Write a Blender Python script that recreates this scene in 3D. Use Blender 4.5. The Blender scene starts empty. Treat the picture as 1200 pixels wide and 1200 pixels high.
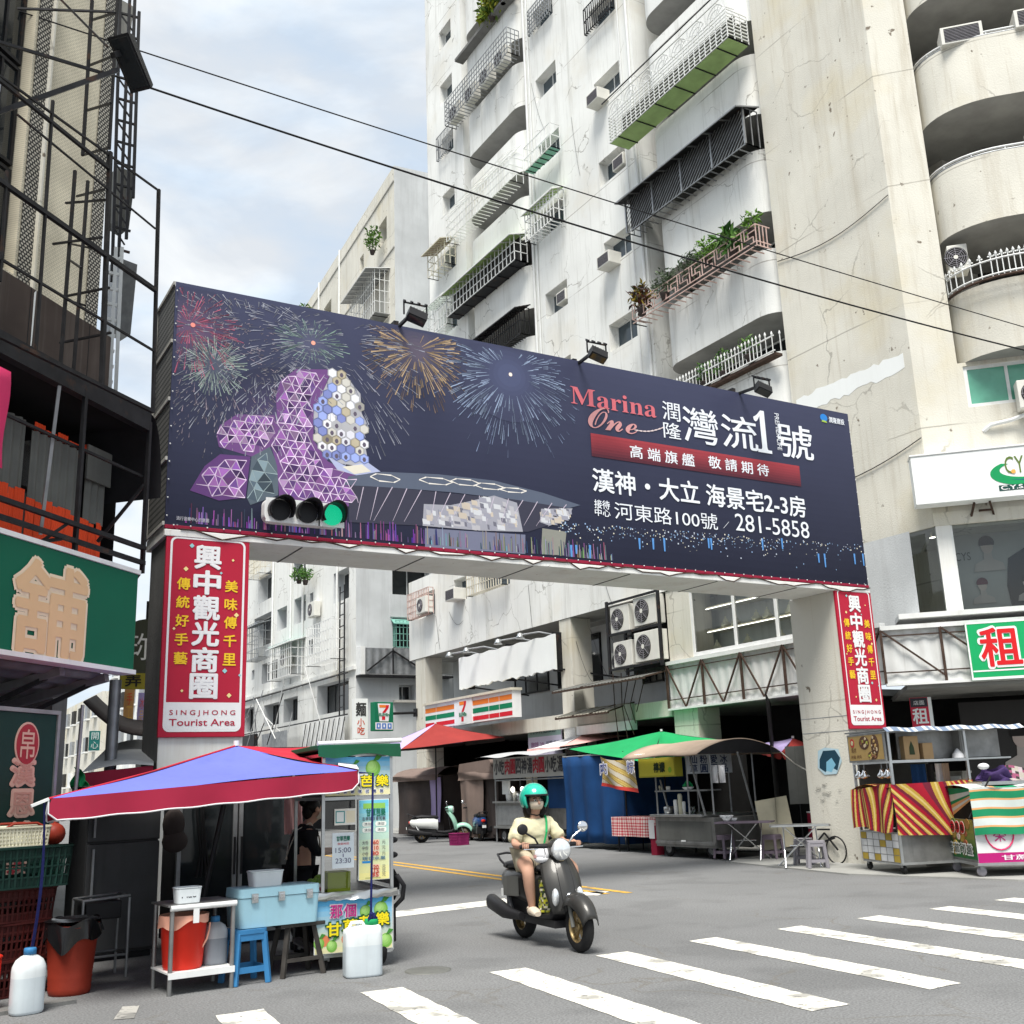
import bpy, math, random
import numpy as np
from mathutils import Vector, Matrix, noise as mnoise
random.seed(7)
SC = bpy.context.scene
COL = SC.collection
PI = math.pi
rad = math.radians
# ------------------------------------------------------------------ camera
F_PX, PITCH, ROLL, YAW, CAM_H = 1250., rad(14.36), rad(2.09), rad(30.6), 1.6
_fw = np.array([math.sin(YAW)*math.cos(PITCH), math.cos(YAW)*math.cos(PITCH), math.sin(PITCH)])
_r0 = np.array([math.cos(YAW), -math.sin(YAW), 0.]); _u0 = np.cross(_r0, _fw)
_R = math.cos(ROLL)*_r0 - math.sin(ROLL)*_u0
_U = math.cos(ROLL)*_u0 + math.sin(ROLL)*_r0
_C = np.array([0, 0, CAM_H])
cam = bpy.data.cameras.new('camera'); camo = bpy.data.objects.new('camera', cam); COL.objects.link(camo)
M = Matrix.Identity(4)
for i in range(3):
    M[i][0], M[i][1], M[i][2], M[i][3] = _R[i], _U[i], -_fw[i], _C[i]
camo.matrix_world = M
cam.sensor_width = 36; cam.lens = F_PX/1200*36; cam.clip_start = .1; cam.clip_end = 3000
SC.camera = camo
def ray(x, y): return _fw*F_PX + _R*(x-600) - _U*(y-600)
def g(x, y, z=0.):                       # measured picture point on a horizontal level
    d = ray(x, y); return _C + d*(z-CAM_H)/d[2]
def onX(x, y, X): d = ray(x, y); return _C + d*X/d[0]
def onY(x, y, Y): d = ray(x, y); return _C + d*Y/d[1]
# ------------------------------------------------------------------ sky and sun
SUN_EL, SUN_AZ = rad(63), rad(220)       # azimuth clockwise from +Y
w = bpy.data.worlds.new('World'); SC.world = w; w.use_nodes = True
nt = w.node_tree; nt.nodes.clear()
N = nt.nodes.new; L = nt.links.new
out = N('ShaderNodeOutputWorld'); bg = N('ShaderNodeBackground'); sky = N('ShaderNodeTexSky')
sky.sky_type = 'NISHITA'; sky.sun_disc = False; sky.sun_elevation = SUN_EL; sky.sun_rotation = SUN_AZ
sky.air_density = 1.0; sky.dust_density = 1.2
tc = N('ShaderNodeTexCoord'); mp = N('ShaderNodeMapping'); mp.inputs['Scale'].default_value = (1.0, 1.0, 2.6)
n1 = N('ShaderNodeTexNoise'); n1.inputs['Scale'].default_value = 4.5; n1.inputs['Detail'].default_value = 9; n1.inputs['Roughness'].default_value = .55; n1.inputs['Distortion'].default_value = .5
rp = N('ShaderNodeValToRGB'); rp.color_ramp.elements[0].position = .40; rp.color_ramp.elements[1].position = .60
rp.color_ramp.elements[0].color = (.76, .76, .76, 1); rp.color_ramp.elements[1].color = (1, 1, 1, 1)
n2 = N('ShaderNodeTexNoise'); n2.inputs['Scale'].default_value = 9; n2.inputs['Detail'].default_value = 6
r2 = N('ShaderNodeValToRGB'); r2.color_ramp.elements[0].position = .3; r2.color_ramp.elements[1].position = .65
r2.color_ramp.elements[0].color = (6.9, 8.0, 9.2, 1); r2.color_ramp.elements[1].color = (8.4, 8.7, 8.9, 1)
mx = N('ShaderNodeMixRGB')
L(tc.outputs['Generated'], mp.inputs['Vector']); L(mp.outputs[0], n1.inputs['Vector']); L(mp.outputs[0], n2.inputs['Vector'])
L(n1.outputs['Fac'], rp.inputs[0]); L(n2.outputs['Fac'], r2.inputs[0])
L(rp.outputs[0], mx.inputs['Fac']); L(sky.outputs[0], mx.inputs['Color1']); L(r2.outputs[0], mx.inputs['Color2'])
L(mx.outputs[0], bg.inputs['Color']); bg.inputs['Strength'].default_value = .058
L(bg.outputs[0], out.inputs['Surface'])
sl = bpy.data.lights.new('sun', 'SUN'); sl.energy = 3.0; sl.angle = rad(24); sl.color = (1, .96, .89)
so = bpy.data.objects.new('sun', sl); COL.objects.link(so)
sd = Vector((math.sin(SUN_AZ)*math.cos(SUN_EL), math.cos(SUN_AZ)*math.cos(SUN_EL), math.sin(SUN_EL)))
so.rotation_euler = sd.to_track_quat('Z', 'Y').to_euler(); so.location = (0, -20, 60)
SC.view_settings.view_transform = 'Standard'; SC.view_settings.look = 'None'; SC.view_settings.exposure = 1.0; SC.view_settings.gamma = 1
# ------------------------------------------------------------------ materials
MT = {}
def mat(name, col, rough=.6, metal=0., var=.1, vs=3., det=5., bump=0., bs=40., streak=0., scol=(.25, .22, .18), speck=0., world=False, coat=0., attr=False, trans=0., emit=None, patch=None, blemish=None, crack=None, seam=0.):
    if name.startswith(('plastic', 'poly', 'canvas')) and not streak: streak = .28; scol = tuple(c*.5+.01 for c in col)      # everyday grime
    m = bpy.data.materials.new(name); m.use_nodes = True; nt = m.node_tree
    N = nt.nodes.new; L = nt.links.new
    b = nt.nodes['Principled BSDF']
    b.inputs['Roughness'].default_value = rough; b.inputs['Metallic'].default_value = metal
    b.inputs['Specular IOR Level'].default_value = .5 if (rough < .36 or metal > .5) else .18
    if coat: b.inputs['Coat Weight'].default_value = coat; b.inputs['Coat Roughness'].default_value = .08
    if trans: b.inputs['Transmission Weight'].default_value = trans
    if world: vec = N('ShaderNodeNewGeometry').outputs['Position']
    else: vec = N('ShaderNodeTexCoord').outputs['Object']
    if attr:
        a = N('ShaderNodeAttribute'); a.attribute_name = 'Col'; src = a.outputs['Color']
    else:
        rgb = N('ShaderNodeRGB'); rgb.outputs[0].default_value = (*col, 1); src = rgb.outputs[0]
    def nz(scale, detail=5., mapping=None, rgh=.55):
        n = N('ShaderNodeTexNoise'); n.inputs['Scale'].default_value = scale; n.inputs['Detail'].default_value = detail; n.inputs['Roughness'].default_value = rgh
        if mapping:
            mp = N('ShaderNodeMapping'); mp.inputs['Scale'].default_value = mapping; L(vec, mp.inputs['Vector']); L(mp.outputs[0], n.inputs['Vector'])
        else: L(vec, n.inputs['Vector'])
        return n.outputs['Fac']
    def rng(v, a, b_, lo, hi):
        r = N('ShaderNodeMapRange'); r.inputs[1].default_value = a; r.inputs[2].default_value = b_; r.inputs[3].default_value = lo; r.inputs[4].default_value = hi; L(v, r.inputs[0]); return r.outputs[0]
    def mixc(fac, c1, c2, mode='MIX'):
        x = N('ShaderNodeMixRGB'); x.blend_type = mode
        if isinstance(fac, float): x.inputs[0].default_value = fac
        else: L(fac, x.inputs[0])
        for k, c in ((1, c1), (2, c2)):
            if isinstance(c, tuple): x.inputs[k].default_value = (*c, 1)
            else: L(c, x.inputs[k])
        return x.outputs[0]
    if var:
        v = rng(nz(vs, det), .3, .7, 1-var, 1+var)
        cb = N('ShaderNodeCombineColor')
        for k in range(3): L(v, cb.inputs[k])
        src = mixc(1., src, cb.outputs[0], 'MULTIPLY')
    if patch:      # (colour, scale, threshold, width, amount)
        src = mixc(rng(nz(patch[1], 6.), patch[2], patch[2]+patch[3], 0., patch[4]), src, patch[0])
    if streak:
        src = mixc(rng(nz(2.2, 6., (1, 1, .07), .7), .52, .78, 0., streak), src, scol)
        src = mixc(rng(nz(9., 5., (1, 1, .035), .7), .56, .74, 0., streak*.7), src, scol)
    if blemish:    # small scattered spots (colour, scale, threshold, amount)
        src = mixc(rng(nz(blemish[1], 3.), blemish[2], blemish[2]+.05, 0., blemish[3]), src, blemish[0])
    if crack:      # (scale, width, amount): hairline cracks, broken up by noise
        vo = N('ShaderNodeTexVoronoi'); vo.feature = 'DISTANCE_TO_EDGE'; vo.inputs['Scale'].default_value = crack[0]
        wn = N('ShaderNodeTexNoise'); wn.inputs['Scale'].default_value = crack[0]*2.5; wn.inputs['Detail'].default_value = 6; L(vec, wn.inputs['Vector'])
        ad = N('ShaderNodeMixRGB'); ad.blend_type = 'ADD'; ad.inputs[0].default_value = .9/crack[0]; L(vec, ad.inputs[1]); L(wn.outputs['Color'], ad.inputs[2]); L(ad.outputs[0], vo.inputs['Vector'])
        lo = rng(vo.outputs['Distance'], crack[1]*.4, crack[1], crack[2], 0.); ms = rng(nz(crack[0]*1.3, 3.), .48, .60, 0., 1.)
        ml = N('ShaderNodeMath'); ml.operation = 'MULTIPLY'; L(lo, ml.inputs[0]); L(ms, ml.inputs[1]); src = mixc(ml.outputs[0], src, (.16, .145, .12))
    if seam:       # broken horizontal construction joints at every floor
        sp = N('ShaderNodeSeparateXYZ'); L(vec, sp.inputs[0]); ds = N('ShaderNodeMath'); ds.operation = 'PINGPONG'; ds.inputs[1].default_value = 1.475
        wb = N('ShaderNodeMath'); wb.operation = 'MULTIPLY_ADD'; wb.inputs[1].default_value = .06; L(nz(.8, 3.), wb.inputs[0]); L(sp.outputs['Z'], wb.inputs[2]); L(wb.outputs[0], ds.inputs[0])
        ml2 = N('ShaderNodeMath'); ml2.operation = 'MULTIPLY'; L(rng(ds.outputs[0], .006, .022, seam, 0.), ml2.inputs[0]); L(rng(nz(.5, 5.), .42, .58, 0., 1.), ml2.inputs[1]); src = mixc(ml2.outputs[0], src, (.2, .18, .15))
    if speck:
        src = mixc(rng(nz(bs*2.5, 2.), .35, .65, 0., speck), src, (.02, .02, .02))
    L(src, b.inputs['Base Color'])
    if emit:
        b.inputs['Emission Color'].default_value = (*emit[0], 1); b.inputs['Emission Strength'].default_value = emit[1]
    if bump:
        bp = N('ShaderNodeBump'); bp.inputs['Strength'].default_value = bump; bp.inputs['Distance'].default_value = .02
        L(nz(bs, 6.), bp.inputs['Height']); L(bp.outputs[0], b.inputs['Normal'])
    MT[name] = m
    return m
def pattern(m, node, scale, c1, c2, mapping=None, rot=None, kw={}, coord='Object'):   # overrides a material's base colour by brick / wave / checker
    nt = m.node_tree; N = nt.nodes.new; L = nt.links.new
    b = nt.nodes['Principled BSDF']; t = N(node)
    if coord == 'World': vec = N('ShaderNodeNewGeometry').outputs['Position']
    else: vec = N('ShaderNodeTexCoord').outputs[coord]
    mp = N('ShaderNodeMapping')
    if mapping: mp.inputs['Scale'].default_value = mapping
    if rot: mp.inputs['Rotation'].default_value = rot
    L(vec, mp.inputs[0]); L(mp.outputs[0], t.inputs['Vector']); t.inputs['Scale'].default_value = scale
    for k, v in kw.items():
        if k in t.inputs: t.inputs[k].default_value = v
        else: setattr(t, k, v)
    x = N('ShaderNodeMixRGB'); L(t.outputs['Fac'], x.inputs[0]); x.inputs[1].default_value = (*c1, 1); x.inputs[2].default_value = (*c2, 1)
    n = N('ShaderNodeTexNoise'); n.inputs['Scale'].default_value = 2.; n.inputs['Detail'].default_value = 6; L(vec, n.inputs['Vector'])
    r = N('ShaderNodeMapRange'); r.inputs[1].default_value = .3; r.inputs[2].default_value = .7; r.inputs[3].default_value = .78; r.inputs[4].default_value = 1.12; L(n.outputs['Fac'], r.inputs[0])
    h = N('ShaderNodeHueSaturation'); L(x.outputs[0], h.inputs['Color']); L(r.outputs[0], h.inputs['Value'])
    L(h.outputs[0], b.inputs['Base Color'])
    return m
# walls
mat('plaster_white', (.74, .745, .72), .85, var=.09, vs=.45, det=8, bump=.25, bs=25, streak=.6, scol=(.34, .33, .29), world=True, patch=((.60, .54, .42), .28, .55, .16, .5), blemish=((.28, .25, .2), 6, .73, .6), crack=(.55, .010, .6), seam=.7)
mat('plaster_cream', (.64, .62, .55), .88, var=.10, vs=.5, det=8, bump=.35, bs=30, streak=.52, scol=(.34, .28, .19), world=True, patch=((.60, .53, .36), .4, .53, .16, .55), blemish=((.14, .11, .08), 4.5, .69, .9), crack=(.4, .008, .45), seam=.6)
mat('plaster_grey', (.55, .57, .58), .88, var=.14, vs=.6, det=8, bump=.3, bs=25, streak=.45, scol=(.30, .30, .30), world=True)
mat('concrete', (.40, .39, .36), .9, var=.16, vs=1.2, det=8, bump=.3, bs=30, streak=.4, scol=(.17, .16, .14), world=True)
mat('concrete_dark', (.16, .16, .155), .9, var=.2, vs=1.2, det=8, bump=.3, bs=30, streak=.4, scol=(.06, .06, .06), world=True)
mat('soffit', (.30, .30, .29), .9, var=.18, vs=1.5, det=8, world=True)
mat('paint_white', (.78, .78, .75), .55, var=.06, vs=1.5, det=8, streak=.4, scol=(.45, .36, .28), world=True, blemish=((.25, .15, .1), 9, .72, .7))
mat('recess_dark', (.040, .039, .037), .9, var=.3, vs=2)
mat('shop_dark', (.010, .010, .010), .9, var=.4, vs=1.5)  # near-black, so the shade of unlit interiors sits in the colour
mat('brown_board', (.060, .046, .040), .7, var=.25, vs=1.4, det=8, streak=.5, scol=(.17, .15, .13))
mat('tile_cream', (.60, .56, .44), .6)
pattern(MT['tile_cream'], 'ShaderNodeTexBrick', 1., (.68, .62, .48), (.34, .31, .23), mapping=(17.0, 1., 34.), kw={'Mortar Size': .06, 'Brick Width': 1.0, 'Row Height': 1.0}, rot=(rad(90), 0, 0))
mat('tile_lattice', (.4, .38, .33), .7)
pattern(MT['tile_lattice'], 'ShaderNodeTexBrick', 1., (.50, .47, .40), (.03, .03, .03), mapping=(16., 1., 24.), kw={'Mortar Size': .2, 'Brick Width': 1.0, 'Row Height': 1.0}, rot=(rad(90), 0, 0))
mat('tile_small_white', (.7, .7, .68), .4)
pattern(MT['tile_small_white'], 'ShaderNodeTexBrick', 1., (.72, .72, .69), (.35, .34, .32), mapping=(10., 1., 20.), kw={'Mortar Size': .04, 'Brick Width': 1.0, 'Row Height': 1.0}, rot=(rad(90), 0, 0))
# metals, glass, plastics, fabric
mat('steel_black', (.022, .022, .024), .5, .3, var=.3, vs=6, patch=((.10, .05, .03), 5, .60, .1, .5))
mat('steel_rust', (.07, .045, .035), .8, .2, var=.35, vs=8)
mat('steel_grey', (.30, .31, .32), .45, .6, var=.2, vs=5)
mat('stainless', (.52, .53, .53), .30, .92, var=.14, vs=5, bump=.05, bs=10)
mat('stainless_dull', (.27, .27, .265), .45, .75, var=.25, vs=4, streak=.4, scol=(.1, .09, .08))
mat('chrome', (.75, .76, .78), .12, 1., var=.04)
mat('alu_white', (.72, .73, .72), .45, var=.06, vs=4, streak=.3, scol=(.4, .35, .3))
mat('alu_cream', (.60, .56, .46), .5, var=.1, vs=4)
mat('alu_pink', (.55, .40, .36), .6, var=.15, vs=4, patch=((.25, .12, .08), 6, .55, .1, .6))
mat('alu_teal', (.20, .42, .36), .5, var=.12)
mat('corr_green', (.36, .52, .20), .6, var=.12, vs=3)
mat('corr_grey', (.150, .152, .142), .6, .2, var=.22, vs=1.6, det=8, streak=.4, scol=(.055, .055, .05))
mat('corr_orange', (.80, .075, .018), .55, var=.15, vs=2)
mat('corr_white', (.66, .67, .66), .55, var=.1, vs=2, streak=.5, scol=(.28, .26, .24))
mat('glass_dark', (.015, .018, .02), .06, 0, var=.2, vs=1)
mat('glass_green', (.12, .36, .26), .10, 0, var=.15, vs=2)
mat('glass_blue', (.05, .07, .085), .07, 0, var=.25, vs=1)
mat('rubber', (.018, .018, .019), .75, var=.2, vs=9)
mat('black_plastic', (.020, .020, .022), .45, var=.15)
mat('cast_shadowless_grey', (.2, .2, .2), .6)
mat('plastic_grey', (.28, .27, .30), .5, var=.1)
mat('plastic_purple_grey', (.20, .16, .20), .5, var=.12)
mat('plastic_blue', (.045, .20, .42), .4, var=.08)
mat('plastic_light_blue', (.33, .56, .66), .35, var=.07, vs=4, streak=.3, scol=(.25, .38, .42))
mat('plastic_red', (.62, .028, .014), .38, var=.07)
mat('plastic_rust_red', (.24, .030, .016), .5, var=.15, vs=5)
mat('plastic_crate_red_shaded', (.055, .009, .008), .55, var=.25, vs=5)  # red darkened to carry the shade over the crate stack
mat('plastic_crate_green_shaded', (.007, .028, .022), .5, var=.25, vs=5)  # green darkened too, the stack's shade put into its colour
mat('plastic_cream', (.62, .60, .46), .45, var=.08)
mat('plastic_white', (.74, .75, .75), .35, var=.05)
mat('plastic_magenta', (.22, .02, .10), .5, var=.15)
mat('liner_pink', (.72, .36, .26), .4, var=.12)
mat('bin_bag', (.008, .008, .009), .22, var=.2)
mat('rope_blue', (.012, .015, .085), .8, var=.2, vs=30)
mat('rope_white', (.6, .57, .5), .8, var=.2, vs=30)
mat('cable_black', (.012, .012, .013), .6)
mat('wood_dark', (.055, .05, .045), .75, var=.3, vs=6)
mat('wood_worn', (.36, .34, .30), .8, var=.22, vs=2, det=8, streak=.6, scol=(.12, .10, .08))
mat('cardboard', (.42, .28, .15), .85, var=.1)
mat('board_cream', (.50, .46, .34), .75, var=.1)
mat('canvas_blue', (.135, .16, .58), .75, var=.05, vs=2, bump=.15, bs=3)
mat('canvas_red', (.46, .024, .045), .72, var=.07, vs=2, bump=.15, bs=3)
mat('canvas_dark_red', (.27, .014, .040), .72, var=.10, vs=2, bump=.15, bs=3)
mat('canvas_red_faded', (.27, .036, .032), .78, var=.12, vs=1.5)
mat('canvas_lilac', (.46, .38, .66), .78, var=.06, vs=1.5)
mat('canvas_white', (.66, .66, .68), .78, var=.06, vs=1.5)
mat('canvas_grey', (.42, .43, .44), .8, var=.08, vs=1.2)
mat('canvas_pink', (.72, .40, .37), .78, var=.06, vs=1.5)
mat('canvas_green', (.015, .30, .10), .72, var=.08, vs=1.2, bump=.12, bs=3)
mat('canvas_dark_green', (.012, .09, .045), .75, var=.15, vs=2)
mat('canvas_brown', (.060, .048, .045), .8, var=.18, vs=1.8)
mat('canvas_brown_top', (.20, .15, .13), .8, var=.14, vs=1.8)
mat('canvas_navy', (.010, .050, .155), .75, var=.25, vs=1.2)
mat('canvas_tan', (.40, .31, .24), .8, var=.12, vs=1.5)
mat('canvas_black', (.018, .018, .02), .8, var=.2)
mat('cloth_black', (.014, .014, .016), .85, var=.2)
mat('cloth_purple', (.06, .035, .12), .85, var=.2)
mat('print', (1, 1, 1), .55, var=.035, vs=3, attr=True)
mat('print_gloss', (1, 1, 1), .42, var=.05, vs=.8, attr=True, bump=.06, bs=.9)
mat('fabric_print', (1, 1, 1), .85, var=.08, vs=3, attr=True)
mat('leaf', (1, 1, 1), .55, var=.1, attr=True)
mat('sign_white', (.80, .82, .81), .5, var=.03, vs=1, streak=.14, scol=(.5, .48, .44))
mat('sign_green', (.003, .115, .062), .45, var=.07, vs=1.2, streak=.15, scol=(.02, .06, .05))
mat('sign_deep_green', (.010, .040, .033), .5, var=.1)
mat('sign_pink', (.75, .045, .16), .6, var=.05)
mat('skin', (.50, .29, .205), .55, var=.06, vs=9)
mat('hair', (.012, .010, .009), .5, var=.2)
mat('tee_cream', (.60, .56, .38), .9, var=.06, vs=8, bump=.5, bs=9)
mat('shorts_khaki', (.42, .37, .27), .9, var=.08, vs=6)
mat('mask_beige', (.58, .50, .40), .85, var=.04)
mat('helmet_green', (.015, .44, .315), .22, var=.03, coat=.8)
mat('scooter_grey', (.050, .049, .047), .38, .4, var=.06, coat=.25)
mat('scooter_white', (.70, .72, .70), .3, var=.05, coat=.5)
mat('scooter_mint', (.33, .60, .48), .35, var=.05, coat=.4)
mat('scooter_blue', (.015, .06, .20), .3, var=.08, coat=.5)
mat('gold_alloy', (.34, .25, .12), .4, .7, var=.1)
mat('lens', (.80, .82, .84), .08, .6, var=.08, vs=25)
mat('lamp_green', (.01, .22, .12), .4, emit=((.01, .55, .28), .42))
mat('lamp_white', (.9, .9, .85), .4, emit=((1, .95, .85), 2.2))
mat('ac_cream', (.66, .65, .60), .5, var=.06, vs=3, streak=.35, scol=(.35, .3, .24))
mat('fridge_grey_shaded', (.075, .077, .08), .5, .5, var=.15, vs=2, streak=.3, scol=(.04, .04, .04))  # dark copy of the dull steel, parasol shade put into its colour
mat('terrazzo_light', (.30, .30, .285), .8, var=.16, vs=1.2, det=9, bump=.15, bs=30, world=True)
def glassm(name, tint, refl):
    m = bpy.data.materials.new(name); m.use_nodes = True; nt = m.node_tree; nt.nodes.clear()
    o = nt.nodes.new('ShaderNodeOutputMaterial'); mx = nt.nodes.new('ShaderNodeMixShader'); t = nt.nodes.new('ShaderNodeBsdfTransparent'); gl = nt.nodes.new('ShaderNodeBsdfGlossy'); fr = nt.nodes.new('ShaderNodeFresnel')
    ad = nt.nodes.new('ShaderNodeMath'); ad.operation = 'ADD'; ad.inputs[1].default_value = refl
    fr.inputs[0].default_value = 1.5; t.inputs[0].default_value = (*tint, 1); gl.inputs['Roughness'].default_value = .03
    nt.links.new(fr.outputs[0], ad.inputs[0]); nt.links.new(ad.outputs[0], mx.inputs[0]); nt.links.new(t.outputs[0], mx.inputs[1]); nt.links.new(gl.outputs[0], mx.inputs[2]); nt.links.new(mx.outputs[0], o.inputs[0])
    MT[name] = m
glassm('glass_clear', (.82, .88, .86), .03)
glassm('film_clear', (.86, .87, .87), .08)
def asphalt():
    m = mat('asphalt', (.215, .218, .22), .88, var=.13, vs=.35, det=10, bump=.6, bs=22, speck=.42, world=True, patch=((.125, .126, .128), .8, .53, .09, .32), crack=(.45, .010, .45), blemish=((.42, .42, .40), 30, .69, .5))
    return m
asphalt()
def worn(name, col, thr, under=(.10, .10, .10)):
    return mat(name, col, .75, var=.08, vs=2, world=True, patch=(under, 2.6, thr, .08, .6), blemish=(under, 16, .585, .7), bump=.2, bs=60)
worn('road_white', (.70, .68, .61), .545); worn('road_yellow', (.62, .36, .06), .60)
worn('road_old_white', (.40, .39, .36), .5)
# ------------------------------------------------------------------ mesh builder
class MB:
    def __init__(s): s.v = []; s.f = []; s.mt = []; s.c = []; s.sm = []; s.names = []; s.T = None
    def mi(s, m):
        if m not in s.names: s.names.append(m)
        return s.names.index(m)
    def add(s, vs, fs, m, col=None, smooth=False):
        o = len(s.v)
        if s.T is not None: vs = [tuple(s.T @ Vector(v)) for v in vs]
        s.v += [tuple(map(float, v)) for v in vs]; k = s.mi(m)
        for f in fs: s.f.append([o+i for i in f]); s.mt.append(k); s.c.append(col or (1, 1, 1)); s.sm.append(smooth)
    def box(s, x0, x1, y0, y1, z0, z1, m, col=None):
        vs = [(x, y, z) for z in (z0, z1) for y in (y0, y1) for x in (x0, x1)]
        s.add(vs, [(0, 2, 3, 1), (4, 5, 7, 6), (0, 1, 5, 4), (1, 3, 7, 5), (3, 2, 6, 7), (2, 0, 4, 6)], m, col)
    def quad(s, a, b, c, d, m, col=None): s.add([a, b, c, d], [(0, 1, 2, 3)], m, col)
    def rect(s, x0, z0, x1, z1, y, m, col=None): s.quad((x0, y, z0), (x1, y, z0), (x1, y, z1), (x0, y, z1), m, col)
    def bar(s, p, q, w, m, h=None, col=None):
        p, q = Vector(p), Vector(q); d = (q-p)
        if d.length < 1e-6: return
        d.normalize(); h = h or w
        a = d.cross(Vector((0, 0, 1)))
        if a.length < .05: a = d.cross(Vector((0, 1, 0)))
        a.normalize(); b = a.cross(d)
        vs = []
        for e in (p, q):
            for i, j in ((-1, -1), (1, -1), (1, 1), (-1, 1)): vs.append(e + a*(i*w/2) + b*(j*h/2))
        s.add(vs, [(3, 2, 1, 0), (4, 5, 6, 7), (0, 1, 5, 4), (1, 2, 6, 5), (2, 3, 7, 6), (3, 0, 4, 7)], m, col)
    def path(s, pts, r, m, n=8, col=None, cap=True):
        pts = [Vector(p) for p in pts]; k = len(pts)
        rs = r if isinstance(r, (list, tuple)) else [r]*k
        vs = []; ref = None
        for i, p in enumerate(pts):
            t = (pts[min(i+1, k-1)] - pts[max(i-1, 0)])
            t = t.normalized() if t.length > 1e-7 else Vector((0, 0, 1))
            if ref is None:
                ref = t.cross(Vector((0, 0, 1)))
                if ref.length < .1: ref = t.cross(Vector((0, 1, 0)))
            ref = (ref - t*ref.dot(t)); ref = ref.normalized() if ref.length > 1e-6 else t.orthogonal().normalized()
            b = t.cross(ref)
            for j in range(n):
                a = 2*PI*j/n; vs.append(p + (ref*math.cos(a) + b*math.sin(a))*rs[i])
        fs = [(i*n+j, i*n+(j+1) % n, (i+1)*n+(j+1) % n, (i+1)*n+j) for i in range(k-1) for j in range(n)]
        s.add(vs, fs, m, col, True)
        if cap:
            s.add(vs[:n], [tuple(range(n-1, -1, -1))], m, col); s.add(vs[-n:], [tuple(range(n))], m, col)
    def tube(s, p, q, r, m, n=10, r2=None, col=None): s.path([p, q], [r, r if r2 is None else r2], m, n, col)
    def lathe(s, prof, c, m, n=20, col=None, axis='z', smooth=True):
        vs = []; k = len(prof)
        for r, z in prof:
            for j in range(n):
                a = 2*PI*j/n; x, y = r*math.cos(a), r*math.sin(a)
                v = (x, y, z) if axis == 'z' else ((z, x, y) if axis == 'x' else (y, z, x))
                vs.append((v[0]+c[0], v[1]+c[1], v[2]+c[2]))
        fs = [(i*n+j, i*n+(j+1) % n, (i+1)*n+(j+1) % n, (i+1)*n+j) for i in range(k-1) for j in range(n)]
        s.add(vs, fs, m, col, smooth)
    def disc(s, c, r, m, n=20, axis='z', col=None):
        vs = []
        for j in range(n):
            a = 2*PI*j/n; x, y = r*math.cos(a), r*math.sin(a)
            v = (x, y, 0) if axis == 'z' else ((0, x, y) if axis == 'x' else (x, 0, y)); vs.append((v[0]+c[0], v[1]+c[1], v[2]+c[2]))
        s.add(vs, [tuple(range(n))], m, col)
    def ell(s, c, r, m, nu=14, nv=9, col=None):
        if not isinstance(r, (tuple, list)): r = (r, r, r)
        vs = []
        for i in range(nv+1):
            t = PI*i/nv
            for j in range(nu):
                a = 2*PI*j/nu; vs.append((c[0]+r[0]*math.sin(t)*math.cos(a), c[1]+r[1]*math.sin(t)*math.sin(a), c[2]+r[2]*math.cos(t)))
        fs = [(i*nu+j, (i+1)*nu+j, (i+1)*nu+(j+1) % nu, i*nu+(j+1) % nu) for i in range(nv) for j in range(nu)]
        s.add(vs, fs, m, col, True)
    def prism(s, poly, a, b, m, axis='y', col=None, smooth=False):   # poly 2D, extruded along axis from a to b
        if isinstance(axis, tuple): col, axis = axis, 'y'
        def P(u, v, t): return (u, t, v) if axis == 'y' else ((t, u, v) if axis == 'x' else (u, v, t))
        n = len(poly); vs = [P(u, v, a) for u, v in poly] + [P(u, v, b) for u, v in poly]
        s.add(vs, [tuple(range(n)), tuple(range(2*n-1, n-1, -1))], m, col)
        s.add(vs, [(i, i+n, (i+1) % n+n, (i+1) % n) for i in range(n)], m, col, smooth)
    def grid(s, fn, nu, nv, m, col=None, smooth=True):
        vs = [fn(i/nu, j/nv) for j in range(nv+1) for i in range(nu+1)]
        fs = [(j*(nu+1)+i, j*(nu+1)+i+1, (j+1)*(nu+1)+i+1, (j+1)*(nu+1)+i) for j in range(nv) for i in range(nu)]
        if callable(col):
            o = len(s.v); s.add(vs, [], m)
            k = s.mi(m)
            for j in range(nv):
                for i in range(nu):
                    f = fs[j*nu+i]; s.f.append([o+q for q in f]); s.mt.append(k); s.c.append(col((i+.5)/nu, (j+.5)/nv)); s.sm.append(smooth)
        else: s.add(vs, fs, m, col, smooth)
    def corr(s, x0, x1, z0, z1, y, m, pitch=.12, amp=.018):        # corrugated sheet with a thickness step
        n = max(4, int((x1-x0)/pitch*6)); f = lambda u, v: (x0+u*(x1-x0), y+amp*math.sin(2*PI*u*(x1-x0)/pitch), z0+v*(z1-z0))
        s.grid(f, n, 1, m); s.grid(lambda u, v: (f(u, v)[0], f(u, v)[1]+.004, f(u, v)[2]), n, 1, m)
    def text(s, t, x0, z0, x1, z1, y, m='print', col=(1, 1, 1), bold=0., fit=True, sq=.0):   # lettering laid in the local XZ plane, facing -Y
        V, Fc = glyphs(t, 0.); W = max(v[0] for v in V); Hh = max(v[1] for v in V)
        if W < 1e-6 or Hh < 1e-6: return
        sx, sz = (x1-x0)/W, (z1-z0)/Hh
        if not fit: k = min(sx, sz); ox, oz = x0+(x1-x0-W*k)/2, z0+(z1-z0-Hh*k)/2; sx = sz = k
        else: ox, oz = x0, z0
        off = [(0, 0)]
        if bold > 0: n = 6 if bold < .03 else 10; off = [(bold*math.cos(2*PI*i/n), bold*math.sin(2*PI*i/n)) for i in range(n)] + ([(bold*.5*math.cos(2*PI*i/5), bold*.5*math.sin(2*PI*i/5)) for i in range(5)] if bold > .03 else [])
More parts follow.
